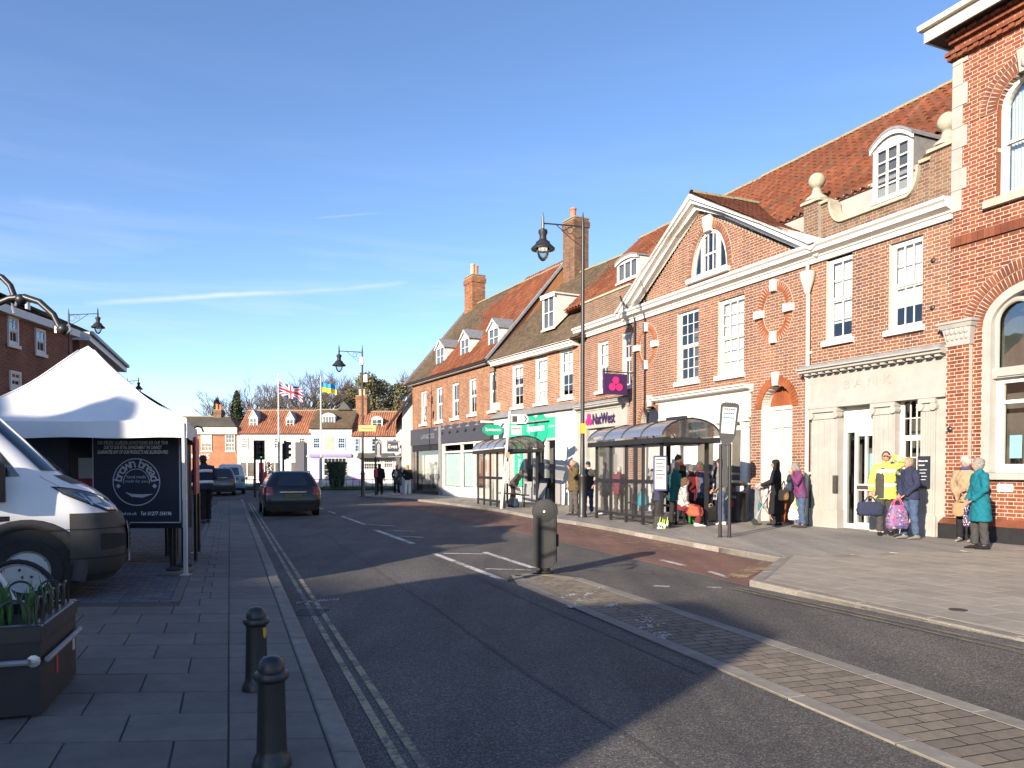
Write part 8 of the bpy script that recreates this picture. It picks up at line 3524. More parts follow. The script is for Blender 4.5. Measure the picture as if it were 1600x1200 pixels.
g = circ(rad, yl)
q = circ(rad * .56, yl, -.12, math.pi + .12, .011, 30)
g.add(q.v, q.f)
s_txt = 'brown bread'
adv = {'b': 1.05, 'r': .72, 'o': 1.05, 'w': 1.35, 'n': 1.0, ' ': .75, 'e': 1.0, 'a': 1.0, 'd': 1.05}
tot = sum(adv[c_] for c_ in s_txt)
ang = math.pi * .985
acc = 0
for c_ in s_txt:
 f = (acc + adv[c_] / 2) / tot
 acc += adv[c_]
 if c_ == ' ':
  continue
 a = ang - f * (ang - (math.pi - ang))
 hgt = {'b': .135, 'd': .135}.get(c_, .094)
 rr2 = rad * .745 + (hgt - .094) * .45
 lettering(g, c_, (cxp + rr2 * math.cos(a), yl - .001, czp + rr2 * math.sin(a)), height=hgt * rad / .34, rot=a - math.pi / 2, bold=.012)
for sg in (-1, 1):
 a = math.pi * (1.07 if sg < 0 else -.07)
 px_, pz_ = cxp + rad * .78 * math.cos(a), czp + rad * .78 * math.sin(a)
 g.add([(px_ - .035, yl, pz_), (px_, yl, pz_ - .035), (px_ + .035, yl, pz_), (px_, yl, pz_ + .035)], [(0, 1, 2, 3)])
lettering(g, 'hand made', (cxp, yl, czp + rad * .22), width=rad * .82)
lettering(g, 'made for you', (cxp, yl, czp + rad * .02), width=rad * .92)
g.add([(cxp - rad * .5, yl, czp - rad * .42), (cxp - rad * .2, yl, czp - rad * .62), (cxp + rad * .25, yl, czp - rad * .66), (cxp + rad * .7, yl, czp - rad * .5), (cxp + rad * .2, yl, czp - rad * .52), (cxp - rad * .2, yl, czp - rad * .5)], [(0, 1, 2, 3, 4, 5)])
g.build('emblem', M['letter_dim'], pnl, fix=False)
g = MB()
for k, tx in enumerate(('FOR SPECIFIC ALLERGEN ADVICE PLEASE ASK OUR TEAM.', 'DUE TO OUR RETAIL ENVIRONMENT WE CANNOT', 'GUARANTEE ANY OF OUR PRODUCTS ARE ALLERGEN FREE.')):
 lettering(g, tx, ((sx(157) + sx(265)) / 2, yl, szv(692 + k * 7.2)), width=(sx(266) - sx(156)) * (1 if k != 1 else .82), height=.052, shear=.25, bold=.015)
lettering(g, 'brownbread.co.uk', (sx(190), yl, szv(802)), width=sx(216) - sx(164), height=.045, shear=.2)
lettering(g, 'Tel: 01277 154196', (sx(246), yl, szv(802)), width=sx(270) - sx(222), height=.055, shear=.25, bold=.012)
g.build('lettering', M['lettering'], pnl, fix=False)
g = MB()
g.box(x2 + .03, x0, YS + .25, YS + .65, szv(748), szv(715))
g.build('bread_cabinet', M['white'], st)
g = MB()
g.box(x2 + .03, x0, YS + .1, YS + .6, szv(765), szv(748) - .01)
g.build('counter', M['red'], st)
g = MB()
g.box(sx(138), sx(144), YS + .235, YS + .249, szv(735), szv(728))
g.build('price_ticket', M['amber'], st)
g = MB()
for k, u in enumerate((112, 120, 130, 138)):
 g.ball((sx(u), YS + .9, szv(703) + .03 * (k % 2)), (.06, .08, .14), 8, 6)
g.build('loaves', CL['tan'], st, True)
for x in (x3 + .3, sx(256), sx(262), x1 - .1):
 for xo, yo in ((0, .2), (-.7, 1.6)):
  g = MB()
  g.box(x + xo - .02, x + xo + .02, YS + yo, YS + yo + .04, PZ, zb - .06)
  g.build('leg', M['iron'], st)
rb = thing('sign_board', 'upright red edged board standing at the street end of the bread stall', 'sign', (0, 0, 0), 0)
a = atd(303, 735, 11.9)
b = atd(308.5, 735, 13.0)
g = MB()
pa_, pb__ = Vector((a.x, a.y)), Vector((b.x, b.y))
n = Vector((.94, .34)) * .03
zz0, zz1 = CAMZ + (HZ - 772) / FPX * 12.2, CAMZ + (HZ - 684) / FPX * 12.2
g.prismz([(pa_.x, pa_.y), (pb__.x, pb__.y), (pb__.x + n.x, pb__.y + n.y), (pa_.x + n.x, pa_.y + n.y)], zz0, zz1)
g.build('board', M['red'], rb)
g = MB()
for q in (pa_, pb__):
 g.box(q.x - .02, q.x + .02, q.y + .02, q.y + .06, PZ, zz0)
g.build('leg', M['iron'], rb)
# --- people
_pending = []

def remesh_later(mb, name, mats, parent, voxel, fold=0.0, extra=None, smooth_it=4):
 """closed overlapping lofts fused into one continuous skin"""
 me = mb.mesh(name, mats, True)
 o = bpy.data.objects.new(name, me)
 COL.objects.link(o)
 if parent is not None:
  o.parent = parent
 m = o.modifiers.new('r', 'REMESH')
 m.mode = 'VOXEL'
 m.voxel_size = voxel
 m.use_smooth_shade = True
 s = o.modifiers.new('s', 'SMOOTH')
 s.factor = 0.5
 s.iterations = smooth_it
 _pending.append((o, fold, extra, mats))
 return o

def finish_pending():
 dg = bpy.context.evaluated_depsgraph_get()
 outs = []
 for o, fold, extra, mats in _pending:
  outs.append(bpy.data.meshes.new_from_object(o.evaluated_get(dg)))
 for (o, fold, extra, mats), me in zip(_pending, outs):
  o.modifiers.clear()
  old = o.data
  if fold:
   n = len(me.vertices)
   co = np.zeros(n * 3)
   me.vertices.foreach_get('co', co)
   co = co.reshape(-1, 3)
   no = np.zeros(n * 3)
   me.vertex_normals.foreach_get('vector', no)
   no = no.reshape(-1, 3)
   sd = (hash(o.name) % 97) * .13
   w = np.sin(co[:, 2] * 34 + 6 * np.sin(co[:, 0] * 11 + sd) + sd) + .7 * np.sin(co[:, 0] * 46 + co[:, 1] * 38 + 5 * np.sin(co[:, 2] * 9 + sd)) + .5 * np.sin(co[:, 2] * 81 + co[:, 0] * 60 + sd)
   co = co + no * (w * fold)[:, None]
   me.vertices.foreach_set('co', co.ravel())
  if extra is not None:
   n = len(me.vertices)
   co = np.zeros(n * 3)
   me.vertices.foreach_get('co', co)
   vs_ = [tuple(p) for p in co.reshape(-1, 3)]
   fs = [tuple(p.vertices) for p in me.polygons]
   bpy.data.meshes.remove(me)
   b = len(vs_)
   me = bpy.data.meshes.new(o.name)
   me.from_pydata(vs_ + list(extra.v), [], fs + [tuple(b + i for i in f) for f in extra.f])
   mi = [0] * len(fs) + extra.m
   for mt in mats:
    me.materials.append(mt)
   me.polygons.foreach_set('material_index', mi)
   me.polygons.foreach_set('use_smooth', [True] * len(me.polygons))
  else:
   me.materials.clear()
   for mt in (mats if isinstance(mats, (list, tuple)) else [mats]):
    me.materials.append(mt)
   me.polygons.foreach_set('use_smooth', [True] * len(me.polygons))
  o.data = me
  me.name = o.name
  bpy.data.meshes.remove(old)
 _pending.clear()

def ell(c, rx, ry, n=14, tilt=None):
 c = Vector(c)
 out = []
 for k in range(n):
  a = 2 * math.pi * k / n
  p = Vector((rx * math.cos(a), ry * math.sin(a), 0))
  if tilt is not None:
   p = tilt @ p
  out.append(c + p)
 return out

def head_mesh(mb, C, Rm, k=1.0):
 """skull, face, nose, ears; skin 0, eye 1, lip 2"""
 nu, nv = 20, 16
 rings = []
 for j in range(nv + 1):
  th = math.pi * min(max(j / nv, .02), .98)
  ring = []
  for i in range(nu):
   ph = 2 * math.pi * i / nu
   d = Vector((math.sin(th) * math.cos(ph), math.sin(th) * math.sin(ph), -math.cos(th)))
   p = Vector((d.x * .074, d.y * .094, d.z * .118))
   if d.z < 0:
    p.x *= 1 + .28 * d.z
    p.y *= (1 + .10 * d.z) if d.y > 0 else (1 + .45 * d.z)
   f = max(0, d.y)
   p.y += .024 * math.exp(-((d.x / .16) ** 2 + ((d.z + .12) / .20) ** 2)) * (f > .3)
   p.y -= .010 * (math.exp(-(((d.x - .40) / .2) ** 2 + ((d.z - .1) / .16) ** 2)) + math.exp(-(((d.x + .40) / .2) ** 2 + ((d.z - .1) / .16) ** 2))) * (f > .2)
   p.y += .010 * math.exp(-((d.x / .3) ** 2 + ((d.z + .80) / .18) ** 2)) * (f > 0)
   ring.append(C + Rm @ (p * k))
  rings.append(ring)
 mb.cur = 0
 mb.loft(rings)
 for s in (-1, 1):
  mb.cur = 0
  mb.ball(C + Rm @ (Vector((s * .074, -.008, -.005)) * k), (.012 * k, .02 * k, .032 * k), 8, 6, Rm)
  mb.cur = 1
  mb.ball(C + Rm @ (Vector((s * .030, .081, .012)) * k), (.013 * k, .008 * k, .008 * k), 8, 6, Rm)
 mb.cur = 2
 mb.ball(C + Rm @ (Vector((0, .086, -.060)) * k), (.024 * k, .008 * k, .007 * k), 8, 6, Rm)
 mb.cur = 0

def hand_mesh(mb, wrist, fdir, side, k=1.0, curl=.5):
 f = Vector(fdir).normalized()
 up = Vector((0, 0, 1)) if abs(f.z) < .9 else Vector((0, 1, 0))
 s = f.cross(up).normalized()
 nrm = s.cross(f).normalized()
 B = Matrix((s, f, nrm)).transposed()
 w = Vector(wrist)
 mb.cur = 0
 mb.ball(w + f * .045 * k, (.040 * k, .056 * k, .017 * k), 10, 8, B)
 for i, ln in enumerate((.070, .080, .076, .060)):
  o = w + f * .085 * k + s * ((i - 1.5) * .0195 * k)
  a = o + f * ln * .5 * k - nrm * (.018 * curl * k)
  b = a + (f * (1 - curl) - nrm * curl).normalized() * ln * .5 * k
  mb.tube([o - f * .02 * k, o, a, b], [.0088 * k, .0088 * k, .008 * k, .006 * k], 6)
 o = w + f * .025 * k - s * (.034 * side * k)
 a = o + (f * .7 - s * side * .7).normalized() * .035 * k
 b = a + (f * .95 - s * side * .2 - nrm * .2).normalized() * .032 * k
 mb.tube([o, a, b], [.012 * k, .011 * k, .007 * k], 6)

ARMS = {
 'down': ((.245, -.02, 1.13), (.255, .04, .88)),
 'hold': ((.25, .0, 1.13), (.27, .07, .88)),
 'bent': ((.26, -.02, 1.14), (.08, .22, 1.06)),
 'low': ((.25, .02, 1.13), (.10, .20, .93)),
 'face': ((.26, .13, 1.16), (.06, .17, 1.42)),
 'chest': ((.25, .02, 1.13), (.07, .20, 1.20)),
 'shield': ((.40, .10, 1.50), (.10, .15, 1.60)),
 'pocket': ((.29, -.07, 1.14), (.20, .09, .96)),
 'front': ((.24, .14, 1.16), (.20, .40, 1.05)),
}

def person(label, pos, face, h=1.66, skin='skin', arms=('down', 'down'), lean=0.0, stride=0.0, hair=('greyhair', 'short'), hat=None, top='navy', hem=.80, flare=0.0, bottom='black', skirt=None, shoes='black',
           build_=1.0, sit=False, scarf=None, look=0.0, nod=0.0, group=None, top2=None, z=PZ, fold=.0055, collar=True, shoe_s=1.0):
 """face: world direction (x, y) the person looks towards"""
 k = h / 1.70
 fx, fy = Vector(face).normalized()
 rot = math.atan2(-fx, fy)
 hipz = .50 if sit else .92
 T = Matrix.Rotation(-lean, 3, 'X')

 def up_(p):
  """upper-body point, leaned about the hips"""
  q = Vector(p) - Vector((0, 0, .92))
  return (T @ q + Vector((0, 0, hipz))) * k
 W_ = build_
 head_R = T @ Matrix.Rotation(look, 3, 'Z') @ Matrix.Rotation(-nod, 3, 'X')
 neck = up_((0, -.005, 1.46))
 HC = up_((0, .02, 1.585)) + Vector((0, .01 * nod * 10 * k * .3, 0))
 J = {}
 for s, key in ((-1, arms[0]), (1, arms[1])):
  el, wr = ARMS[key] if isinstance(key, str) else key
  sh_ = Vector((s * .175 * (1 + (W_ - 1) * .5), -.01, 1.39))
  J[s] = (up_(sh_), up_((s * el[0] * (1 + (W_ - 1) * .5), el[1], el[2])), up_((s * wr[0], wr[1], wr[2])))
 legs = {}
 for s in (-1, 1):
  st_ = stride * s
  if sit:
   legs[s] = (Vector((s * .09, 0, .50)) * k, Vector((s * .11, .42, .50)) * k, Vector((s * .11, .40 + st_, .09)) * k)
  else:
   legs[s] = (Vector((s * .085, 0, .90)) * k, Vector((s * .095, st_ * .55 + .02, .49)) * k, Vector((s * .10, st_, .085)) * k)
 # --- body
 g = MB()
 tor = [((0, 0, .84), .14, .10), ((0, 0, .95), .155, .105), ((0, .0, 1.08), .135, .09), ((0, .0, 1.25), .16, .105), ((0, -.01, 1.38), .155, .085), ((0, -.01, 1.44), .07, .06)]
 g.loft([ell(up_(c), rx * k * .92, ry * k * .92, 14, T) for c, rx, ry in tor])
 g.tube([neck - Vector((0, 0, .06 * k)), neck + (HC - neck) * .6], [.052 * k, .048 * k], 10)
 for s in (-1, 1):
  a, b, c_ = J[s]
  g.tube([a, a.lerp(b, .5), b, b.lerp(c_, .35), c_], [.048 * k, .043 * k, .035 * k, .036 * k, .026 * k], 9)
  a, b, c_ = legs[s]
  g.tube([a, a.lerp(b, .5), b, b.lerp(c_, .3), c_], [.078 * k, .068 * k, .050 * k, .052 * k, .034 * k], 10)
  g.tube([c_, c_ + Vector((0, .05, -.05)) * k, c_ + Vector((0, .11, -.06)) * k], [.034 * k, .024 * k, .015 * k], 8)
 ex_ = MB()
 head_mesh(ex_, HC, head_R, k)
 hands = {}
 for s in (-1, 1):
  a, b, c_ = J[s]
  d = (c_ - b).normalized()
  hand_mesh(ex_, c_, d, s, k, .6 if arms[0 if s < 0 else 1] in ('hold',) else .35)
  hands[s] = c_ + d * .085 * k
 body = remesh_later(g, 'person', [M[skin], M['eye'], M['lip']], None, .020, 0, ex_, 3)
 body.location = (pos[0], pos[1], z)
 body.rotation_euler = (0, 0, rot)
 tag(body, label, 'person', group)
 # --- trousers
 g = MB()
 wl = 1.12 * W_
 if sit:
  g.loft([ell((0, 0, .42 * k), .15 * k * W_, .13 * k, 14), ell((0, 0, .5 * k), .17 * k * W_, .14 * k, 14), ell((0, 0, .62 * k), .15 * k * W_, .11 * k, 14)])
 else:
  g.loft([ell((0, 0, .80 * k), .135 * k * W_, .105 * k * W_, 14), ell((0, 0, .92 * k), .165 * k * W_, .125 * k * W_, 14), ell((0, 0, 1.02 * k), .15 * k * W_, .11 * k * W_, 14)])
 for s in (-1, 1):
  a, b, c_ = legs[s]
  g.tube([a, a.lerp(b, .5), b, b.lerp(c_, .45), c_ + Vector((0, 0, .005))], [.094 * k * wl, .082 * k * wl, .066 * k * wl, .064 * k * wl, .062 * k * wl], 10)
 remesh_later(g, 'trousers', CL[bottom], body, .018, fold * .9)
 if skirt:
  g = MB()
  zlo = skirt[1]
  if sit:
   g.loft([ell((0, .02, .62 * k), .15 * k, .12 * k, 16), ell((0, .15 * k, .56 * k), .20 * k, .24 * k, 16), ell((0, .25 * k, .50 * k), .21 * k, .28 * k, 16), ell((0, .30 * k, .40 * k), .2 * k, .25 * k, 16), ell((0, .36 * k, .28 * k), .19 * k, .18 * k, 16)])
  else:
   g.loft([ell((0, 0, 1.02 * k), .15 * k * W_, .11 * k * W_, 16), ell((0, 0, .85 * k), .19 * k * W_, .15 * k * W_, 16), ell((0, 0, zlo * k), (.21 + .05 * (1 - zlo)) * k * W_, (.18 + .05 * (1 - zlo)) * k * W_, 16)])
  remesh_later(g, 'skirt', CL[skirt[0]], body, .018, fold)
 # --- coat or jacket
 g = MB()
 tors = [((0, 0, hem), .185 + flare, .145 + flare * .8), ((0, 0, (hem + 1.02) / 2), .18 + flare * .5, .14 + flare * .4), ((0, 0, 1.02), .172, .132), ((0, .005, 1.14), .172, .130), ((0, .005, 1.27), .185, .132), ((0, -.01, 1.37), .175, .108), ((0, -.01, 1.43), .11, .085), ((0, -.01, 1.475), .072, .068)]
 rg = []
 for c_, rx, ry in tors:
  if c_[2] < .92 and not sit:
   q = Vector(c_) * k
   q.y += math.sin(lean) * (c_[2] - .92) * .2 * k
   rg.append(ell(q, rx * k * W_, ry * k * W_, 18))
  elif c_[2] < .92:
   rg.append(ell((0, .03 * k, max(.48, hipz - (.92 - c_[2]) * .3) * k), rx * k * W_, ry * k * W_, 18))
  else:
   rg.append(ell(up_(c_), rx * k * W_, ry * k * W_, 18, T))
 g.loft(rg)
 for s in (-1, 1):
  a, b, c_ = J[s]
  g.tube([a + Vector((-s * .05 * k, 0, -.01)), a, a.lerp(b, .5), b, b.lerp(c_, .5), b.lerp(c_, .96)], [.07 * k * W_, .078 * k * W_, .070 * k * W_, .062 * k * W_, .055 * k * W_, .048 * k * W_], 11)
 if collar:
  g.loft([ell(up_((0, -.005, 1.42)), .085 * k, .08 * k, 14, T), ell(up_((0, .0, 1.49)), .075 * k, .075 * k, 14, T), ell(up_((0, .0, 1.52)), .068 * k, .068 * k, 14, T)])
 remesh_later(g, 'coat' if hem < .75 else 'jacket', CL[top], body, .016, fold)
 if top2 == 'hivis':
  for zc in (1.02, 1.30):
   g = MB()
   g.loft([ell(up_((0, 0, zc - .035)), .184 * k * W_, .144 * k * W_, 20, T), ell(up_((0, 0, zc + .035)), .190 * k * W_, .146 * k * W_, 20, T)])
   g.build('reflective_band', CL['silver'], body, True)
  for s in (-1, 1):
   a, b, c_ = J[s]
   g = MB()
   g.tube([b.lerp(c_, .45), b.lerp(c_, .62)], [.062 * k * W_, .060 * k * W_], 11)
   g.build('reflective_band', CL['silver'], body, True)
 # --- shoes
 for s in (-1, 1):
  c_ = legs[s][2]
  g = MB()
  cs = [(-.075, .032, .03, .045), (-.06, .038, .045, .075), (-.01, .040, .045, .08), (.06, .042, .035, .055), (.12, .045, .026, .04), (.165, .036, .02, .03), (.185, .016, .01, .02)]
  rg = []
  for (y, w_, zc, hh) in cs:
   zc -= .0
   base = Vector((c_.x, c_.y + y * k * shoe_s, 0))
   ring = []
   for q in range(10):
    a = 2 * math.pi * q / 10
    ring.append(base + Vector((w_ * k * math.cos(a), 0, max(.002, (zc + hh * .55 * math.sin(a)) * k))))
   rg.append(ring)
  g.loft(rg)
  g.v = [(v[0], v[1], v[2] + max(0, c_.z - .085 * k)) for v in g.v]
  g.build('shoe', CL[shoes], body, 50)
 # --- hair and hats
 if hair:
  hc, style = hair
  g = MB()
  off = Vector((0, -.020, .022)) * k
  Rm = head_R
  if style == 'short':
   g.ball(HC + Rm @ off, (.083 * k, .098 * k, .112 * k), 18, 12, Rm)
  elif style == 'curly':
   g.ball(HC + Rm @ off, (.092 * k, .104 * k, .118 * k), 18, 12, Rm)
   for q in range(46):
    a, b = random.uniform(0, 6.28), random.uniform(-.2, 1.4)
    d = Vector((math.cos(a) * math.cos(b), math.sin(a) * math.cos(b), math.sin(b)))
    if d.y > .35 and d.z < .55:
     continue
    g.ball(HC + Rm @ (off + Vector((d.x * .088, d.y * .098, d.z * .11)) * k), .024 * k, 7, 5)
  elif style in ('bob', 'long'):
   g.ball(HC + Rm @ off, (.088 * k, .102 * k, .114 * k), 18, 12, Rm)
   ln = .13 if style == 'bob' else .28
   g.loft([ell(HC + Rm @ (Vector((0, -.03, .02)) * k), .088 * k, .085 * k, 14, Rm), ell(HC + Rm @ (Vector((0, -.045, -.08)) * k), .092 * k, .068 * k, 14, Rm), ell(HC + Rm @ (Vector((0, -.065, -ln)) * k), .085 * k, .045 * k, 14, Rm)])
  elif style == 'bald':
   g.loft([ell(HC + Rm @ (Vector((0, -.03, -.05)) * k), .076 * k, .075 * k, 14, Rm), ell(HC + Rm @ (Vector((0, -.035, .0)) * k), .082 * k, .078 * k, 14, Rm), ell(HC + Rm @ (Vector((0, -.04, .03)) * k), .078 * k, .07 * k, 14, Rm)])
  for i in range(len(g.v)):
   v = Vector(g.v[i])
   g.v[i] = tuple(v + Vector((math.sin(v.z * 160 + v.x * 90), math.sin(v.x * 150 + v.z * 70), 0)) * .003)
  g.build('hair', CL[hc], body, True)
 if hat:
  hc, style = hat
  g = MB()
  Rm = head_R
  if style == 'beanie':
   g.loft([ell(HC + Rm @ (Vector((0, 0, .035)) * k), .084 * k, .102 * k, 16, Rm), ell(HC + Rm @ (Vector((0, 0, .07)) * k), .086 * k, .104 * k, 16, Rm), ell(HC + Rm @ (Vector((0, -.01, .12)) * k), .07 * k, .085 * k, 16, Rm), ell(HC + Rm @ (Vector((0, -.015, .155)) * k), .03 * k, .04 * k, 16, Rm)])
   g.ball(HC + Rm @ (Vector((0, -.015, .165)) * k), .026 * k, 8, 6)
  elif style == 'cap':
   g.loft([ell(HC + Rm @ (Vector((0, 0, .045)) * k), .082 * k, .10 * k, 16, Rm), ell(HC + Rm @ (Vector((0, -.005, .10)) * k), .072 * k, .09 * k, 16, Rm), ell(HC + Rm @ (Vector((0, -.01, .128)) * k), .03 * k, .04 * k, 16, Rm)])
   g.loft([ell(HC + Rm @ (Vector((0, .10, .045)) * k), .06 * k, .07 * k, 14, Rm), ell(HC + Rm @ (Vector((0, .10, .055)) * k), .06 * k, .07 * k, 14, Rm)])
  elif style == 'hijab':
   rgs = []
   for (y, z_, rx, ry) in ((-.02, .135, .035, .045), (-.015, .11, .075, .09), (-.018, .05, .09, .102), (-.025, -.03, .09, .092), (-.03, -.10, .095, .085), (-.02, -.19, .15, .11), (-.02, -.30, .20, .14), (-.01, -.42, .20, .15)):
    rgs.append(ell(HC + (Rm if z_ > -.1 else Matrix.Identity(3)) @ (Vector((0, y, z_)) * k), rx * k, ry * k, 16))
   g.loft(rgs)
  g.build('hat' if style != 'hijab' else 'headscarf', CL[hc], body, True)
 if scarf:
  g = MB()
  pts_ = [up_((.075 * math.cos(a), .075 * math.sin(a) + .005, 1.475 + .012 * math.sin(a))) for a in np.linspace(0, 2 * math.pi, 14)]
  g.tube(pts_, .033 * k, 8)
  if scarf[1]:
   g.loft([ell(up_((.03, .10, 1.44)), .04 * k, .03 * k, 10), ell(up_((.03, .145, 1.25)), .05 * k, .02 * k, 10), ell(up_((.03, .155, scarf[1])), .05 * k, .015 * k, 10)])
  g.build('scarf', CL[scarf[0]], body, True)
 Mw = Matrix.Translation((pos[0], pos[1], z)) @ Matrix.Rotation(rot, 4, 'Z')
 return {'o': body, 'L': Mw @ hands[-1], 'R': Mw @ hands[1], 'rot': rot, 'M': Mw, 'head': Mw @ HC}

def bag(name, label, top, w, d, h, material, rot=0.0, handle=.16, handlem=None, sag=.04, cat='bag', pattern=None, squash=1.0, lettertext=None):
 """soft bag hanging from the hand at top"""
 t = thing(name, label, cat, (top.x, top.y, top.z - handle - h), rot)
 g = MB()
 rows = []
 n = 18
 for j in range(9):
  f = j / 8
  wd = w / 2 * (1 - (.42 if name == 'carrier_bag' else .10) * f + sag * 2.2 * math.sin(f * math.pi)) * (.86 if j == 0 else 1)
  dd = d / 2 * (1.0 - .45 * f ** 2 + sag * 3 * math.sin(f * math.pi)) * (.8 if j == 0 else 1)
  ring = []
  for q in range(n):
   a = 2 * math.pi * q / n
   e = .55
   cx_, cy_ = math.cos(a), math.sin(a)
   ring.append((wd * math.copysign(abs(cx_) ** e, cx_) + .010 * math.sin(q * 3 + j * 2), dd * math.copysign(abs(cy_) ** e, cy_) + .008 * math.sin(q * 2 + j * 3), h * f + (.012 * math.sin(q * 1.7) if 0 < j < 8 else 0)))
  rows.append(ring)
 g.loft(rows)
 bd = g.build('bag_body', material, t, 60)
 g = MB()
 for s in (-1, 1):
  g.tube([(-w * .25, s * d * .2, h - .01), (-w * .12, s * d * .1, h + handle * .7), (0, s * .01, h + handle), (w * .12, s * d * .1, h + handle * .7), (w * .25, s * d * .2, h - .01)], .009, 6)
 g.build('handle', handlem or material, t, 50)
 return t

GP = lambda u, v: ground(u, v, PZ)
wall_n = -FB.n                        # from the bank wall towards the street
toroad = (-.9165, -.40)
P1 = GP(1509, 846)
a = person('woman in a beige coat with white hair by the brick corner pier', P1, (-.75, -.55), 1.66, 'skin_pink', ('bent', 'low'), .08, .04, ('whitehair', 'curly'), None, 'beige', .80, .01, 'black', None, 'grey', scarf=('indigo', None))
bag('handbag', 'brown leather handbag on the arm of the woman in beige', a['L'] + Vector((0, 0, -.02)), .30, .12, .26, CL['tan'], a['rot'], .20, CL['tan'])
bag('shopping_bag', 'dark polka dot bag hanging in front of the teal coat', GP(1506, 850).lerp(P1, .3) + Vector((-.02, -.25, .88)), .30, .18, .42, CL['polka'], .4, .12)
P2 = GP(1531, 857.5)
a = person('woman in a long teal raincoat with grey curly hair', P2, (-.80, .10), 1.60, 'skin_pink', ('low', 'low'), .06, .05, ('greyhair', 'curly'), None, 'teal', .52, .035, 'charcoal', None, 'black', build_=1.08)
P3 = GP(1383, 836)
a = person('person in a yellow high visibility jacket shielding their eyes from the sun', P3, (-.45, -.85), 1.80, 'skin_pink', ('shield', 'hold'), -.03, .08, ('darkhair', 'short'), None, 'hivis', .74, .02, 'charcoal', None, 'black', build_=1.08, top2='hivis')
g = MB()
g.loft([[(math.cos(a) * rx * 1.10, math.sin(a) * ry * 1.12, z_) for a in np.linspace(R(28), R(84), 7)] for z_, rx, ry in ((1.45, .13, .10), (1.36, .185, .12), (1.2, .21, .155), (1.0, .205, .155), (.80, .215, .17))], closed=False)
g.build('dark_top', CL['charcoal'], a['o'])
bag('holdall', 'navy holdall with yellow print held by the person in high visibility yellow', a['R'] + Vector((-.02, -.03, .0)), .52, .24, .30, CL['navy'], a['rot'] + .3, .13)
P4 = GP(1422, 842)
a = person('woman in a navy quilted jacket and jeans with short pale hair', P4, (-.92, -.10), 1.66, 'skin_pink', ('low', 'low'), .06, .07, ('blonde', 'short'), None, 'navy', .82, .01, 'denim', None, 'grey', build_=1.08)
bag('carrier_bag', 'large patterned pink and blue carrier bag held by the woman in jeans', a['L'] + Vector((-.10, -.05, .0)), .46, .22, .48, CL['floral'], .1, .14, CL['pink'] if 'pink' in CL else M['pink'])
P5 = GP(1251, 824)
a = person('stooped woman in a purple jacket with grey hair, hand at her face', P5, (-.95, .05), 1.60, 'skin_pink', ('face', 'hold'), .20, .03, ('grey', 'bob'), None, 'purple', .78, .01, 'denim', None, 'charcoal', nod=.15)
bag('carrier_bag', 'lime yellow carrier bag hanging from the woman in purple', a['R'] + Vector((.06, -.10, .06)), .36, .20, .44, CL['lime'], .3, .10)
bag('carrier_bag', 'white carrier bag half hidden by the lime yellow one', a['R'] + Vector((-.06, -.14, -.12)), .30, .20, .34, CL['white'], .2, .10)
P6 = GP(1213, 821)
a = person('woman in black with long black headscarf holding a pushchair', P6, (-.92, .25), 1.66, 'skin', ('front', 'bent'), .03, .06, None, ('black', 'hijab'), 'black', .78, .015, 'black', ('black', .30), 'black')
bag('handbag', 'brown and tan shoulder bag of the woman in the black headscarf', GP(1213, 821) + Vector((.10, -.22, 1.14)), .30, .12, .27, CL['tan'], .5, .22)
pp = GP(1193, 820)
pc = thing('pushchair', 'folded mottled pushchair in front of the woman in black', 'pushchair', pp, a['rot'])
g = MB()
for s in (-1, 1):
 g.tube([(s * .2, .22, .08), (s * .19, .02, .55), (s * .18, -.25, 1.02), (s * .16, -.33, 1.03)], .014, 6)
 g.tube([(s * .2, -.25, .08), (s * .19, .05, .55), (s * .18, .15, .80)], .014, 6)
g.tube([(-.19, .02, .55), (.19, .02, .55)], .012, 6)
g.build('frame', M['steel'], pc, 40)
for s in (-1, 1):
 for y in (.22, -.25):
  for dx in (-.03, .03):
   g = MB()
   g.lathe([(.03, -.012), (.075, -.012), (.078, 0), (.075, .012), (.03, .012)], 14, (s * .2 + dx, y, .078), Matrix.Rotation(R(90), 3, 'Y'))
   g.build('wheel', M['tyre'], pc, 40)
g = MB()
g.loft([ell((0, -.05, .42), .17, .06, 12), ell((0, .0, .60), .18, .10, 12), ell((0, -.05, .85), .18, .08, 12), ell((0, -.10, 1.02), .16, .05, 12)])
g.build('seat', CL['mottled'], pc, True)
g = MB()
g.ball((0, .10, .98), (.17, .13, .10), 12, 8)
g.build('hood', CL['mottled'], pc, True)
g = MB()
g.ball((-.12, .1, .45), (.06, .05, .13), 10, 8)
g.build('hanging_pouch', CL['teal_dull'], pc, True)

P7 = GP(897, 805)
a = person('bald man in a brown coat eating, left of the near lamp post', P7, (-.85, -.35), 1.74, 'skin_pink', ('face', 'pocket'), .04, .04, ('whitehair', 'bald'), None, 'brown', .74, .015, 'trousergrey', None, 'charcoal', build_=1.15)
P8 = GP(919, 803)
person('man in a navy cap and dark jacket half hidden by the lamp post', P8, (-.3, -.9), 1.68, 'skin', ('pocket', 'down'), .03, .05, ('greyhair', 'short'), ('navy', 'cap'), 'charcoal', .82, .0, 'indigo', None, 'white', scarf=('white', None))
P9 = GP(945, 804)
person('person in a dark charcoal coat at the left end of the near shelter', P9, (-.9, -.2), 1.66, 'skin', ('low', 'chest'), .04, .03, ('darkhair', 'short'), None, 'charcoal', .62, .03, 'trousergrey', None, 'white')
P10 = GP(967, 805)
a = person('person in a burgundy jacket behind the shelter glass', P10, (.2, .98), 1.52, 'skin', ('low', 'low'), .10, .03, ('whitehair', 'short'), None, 'burgundy', .72, .02, 'charcoal', None, 'black')
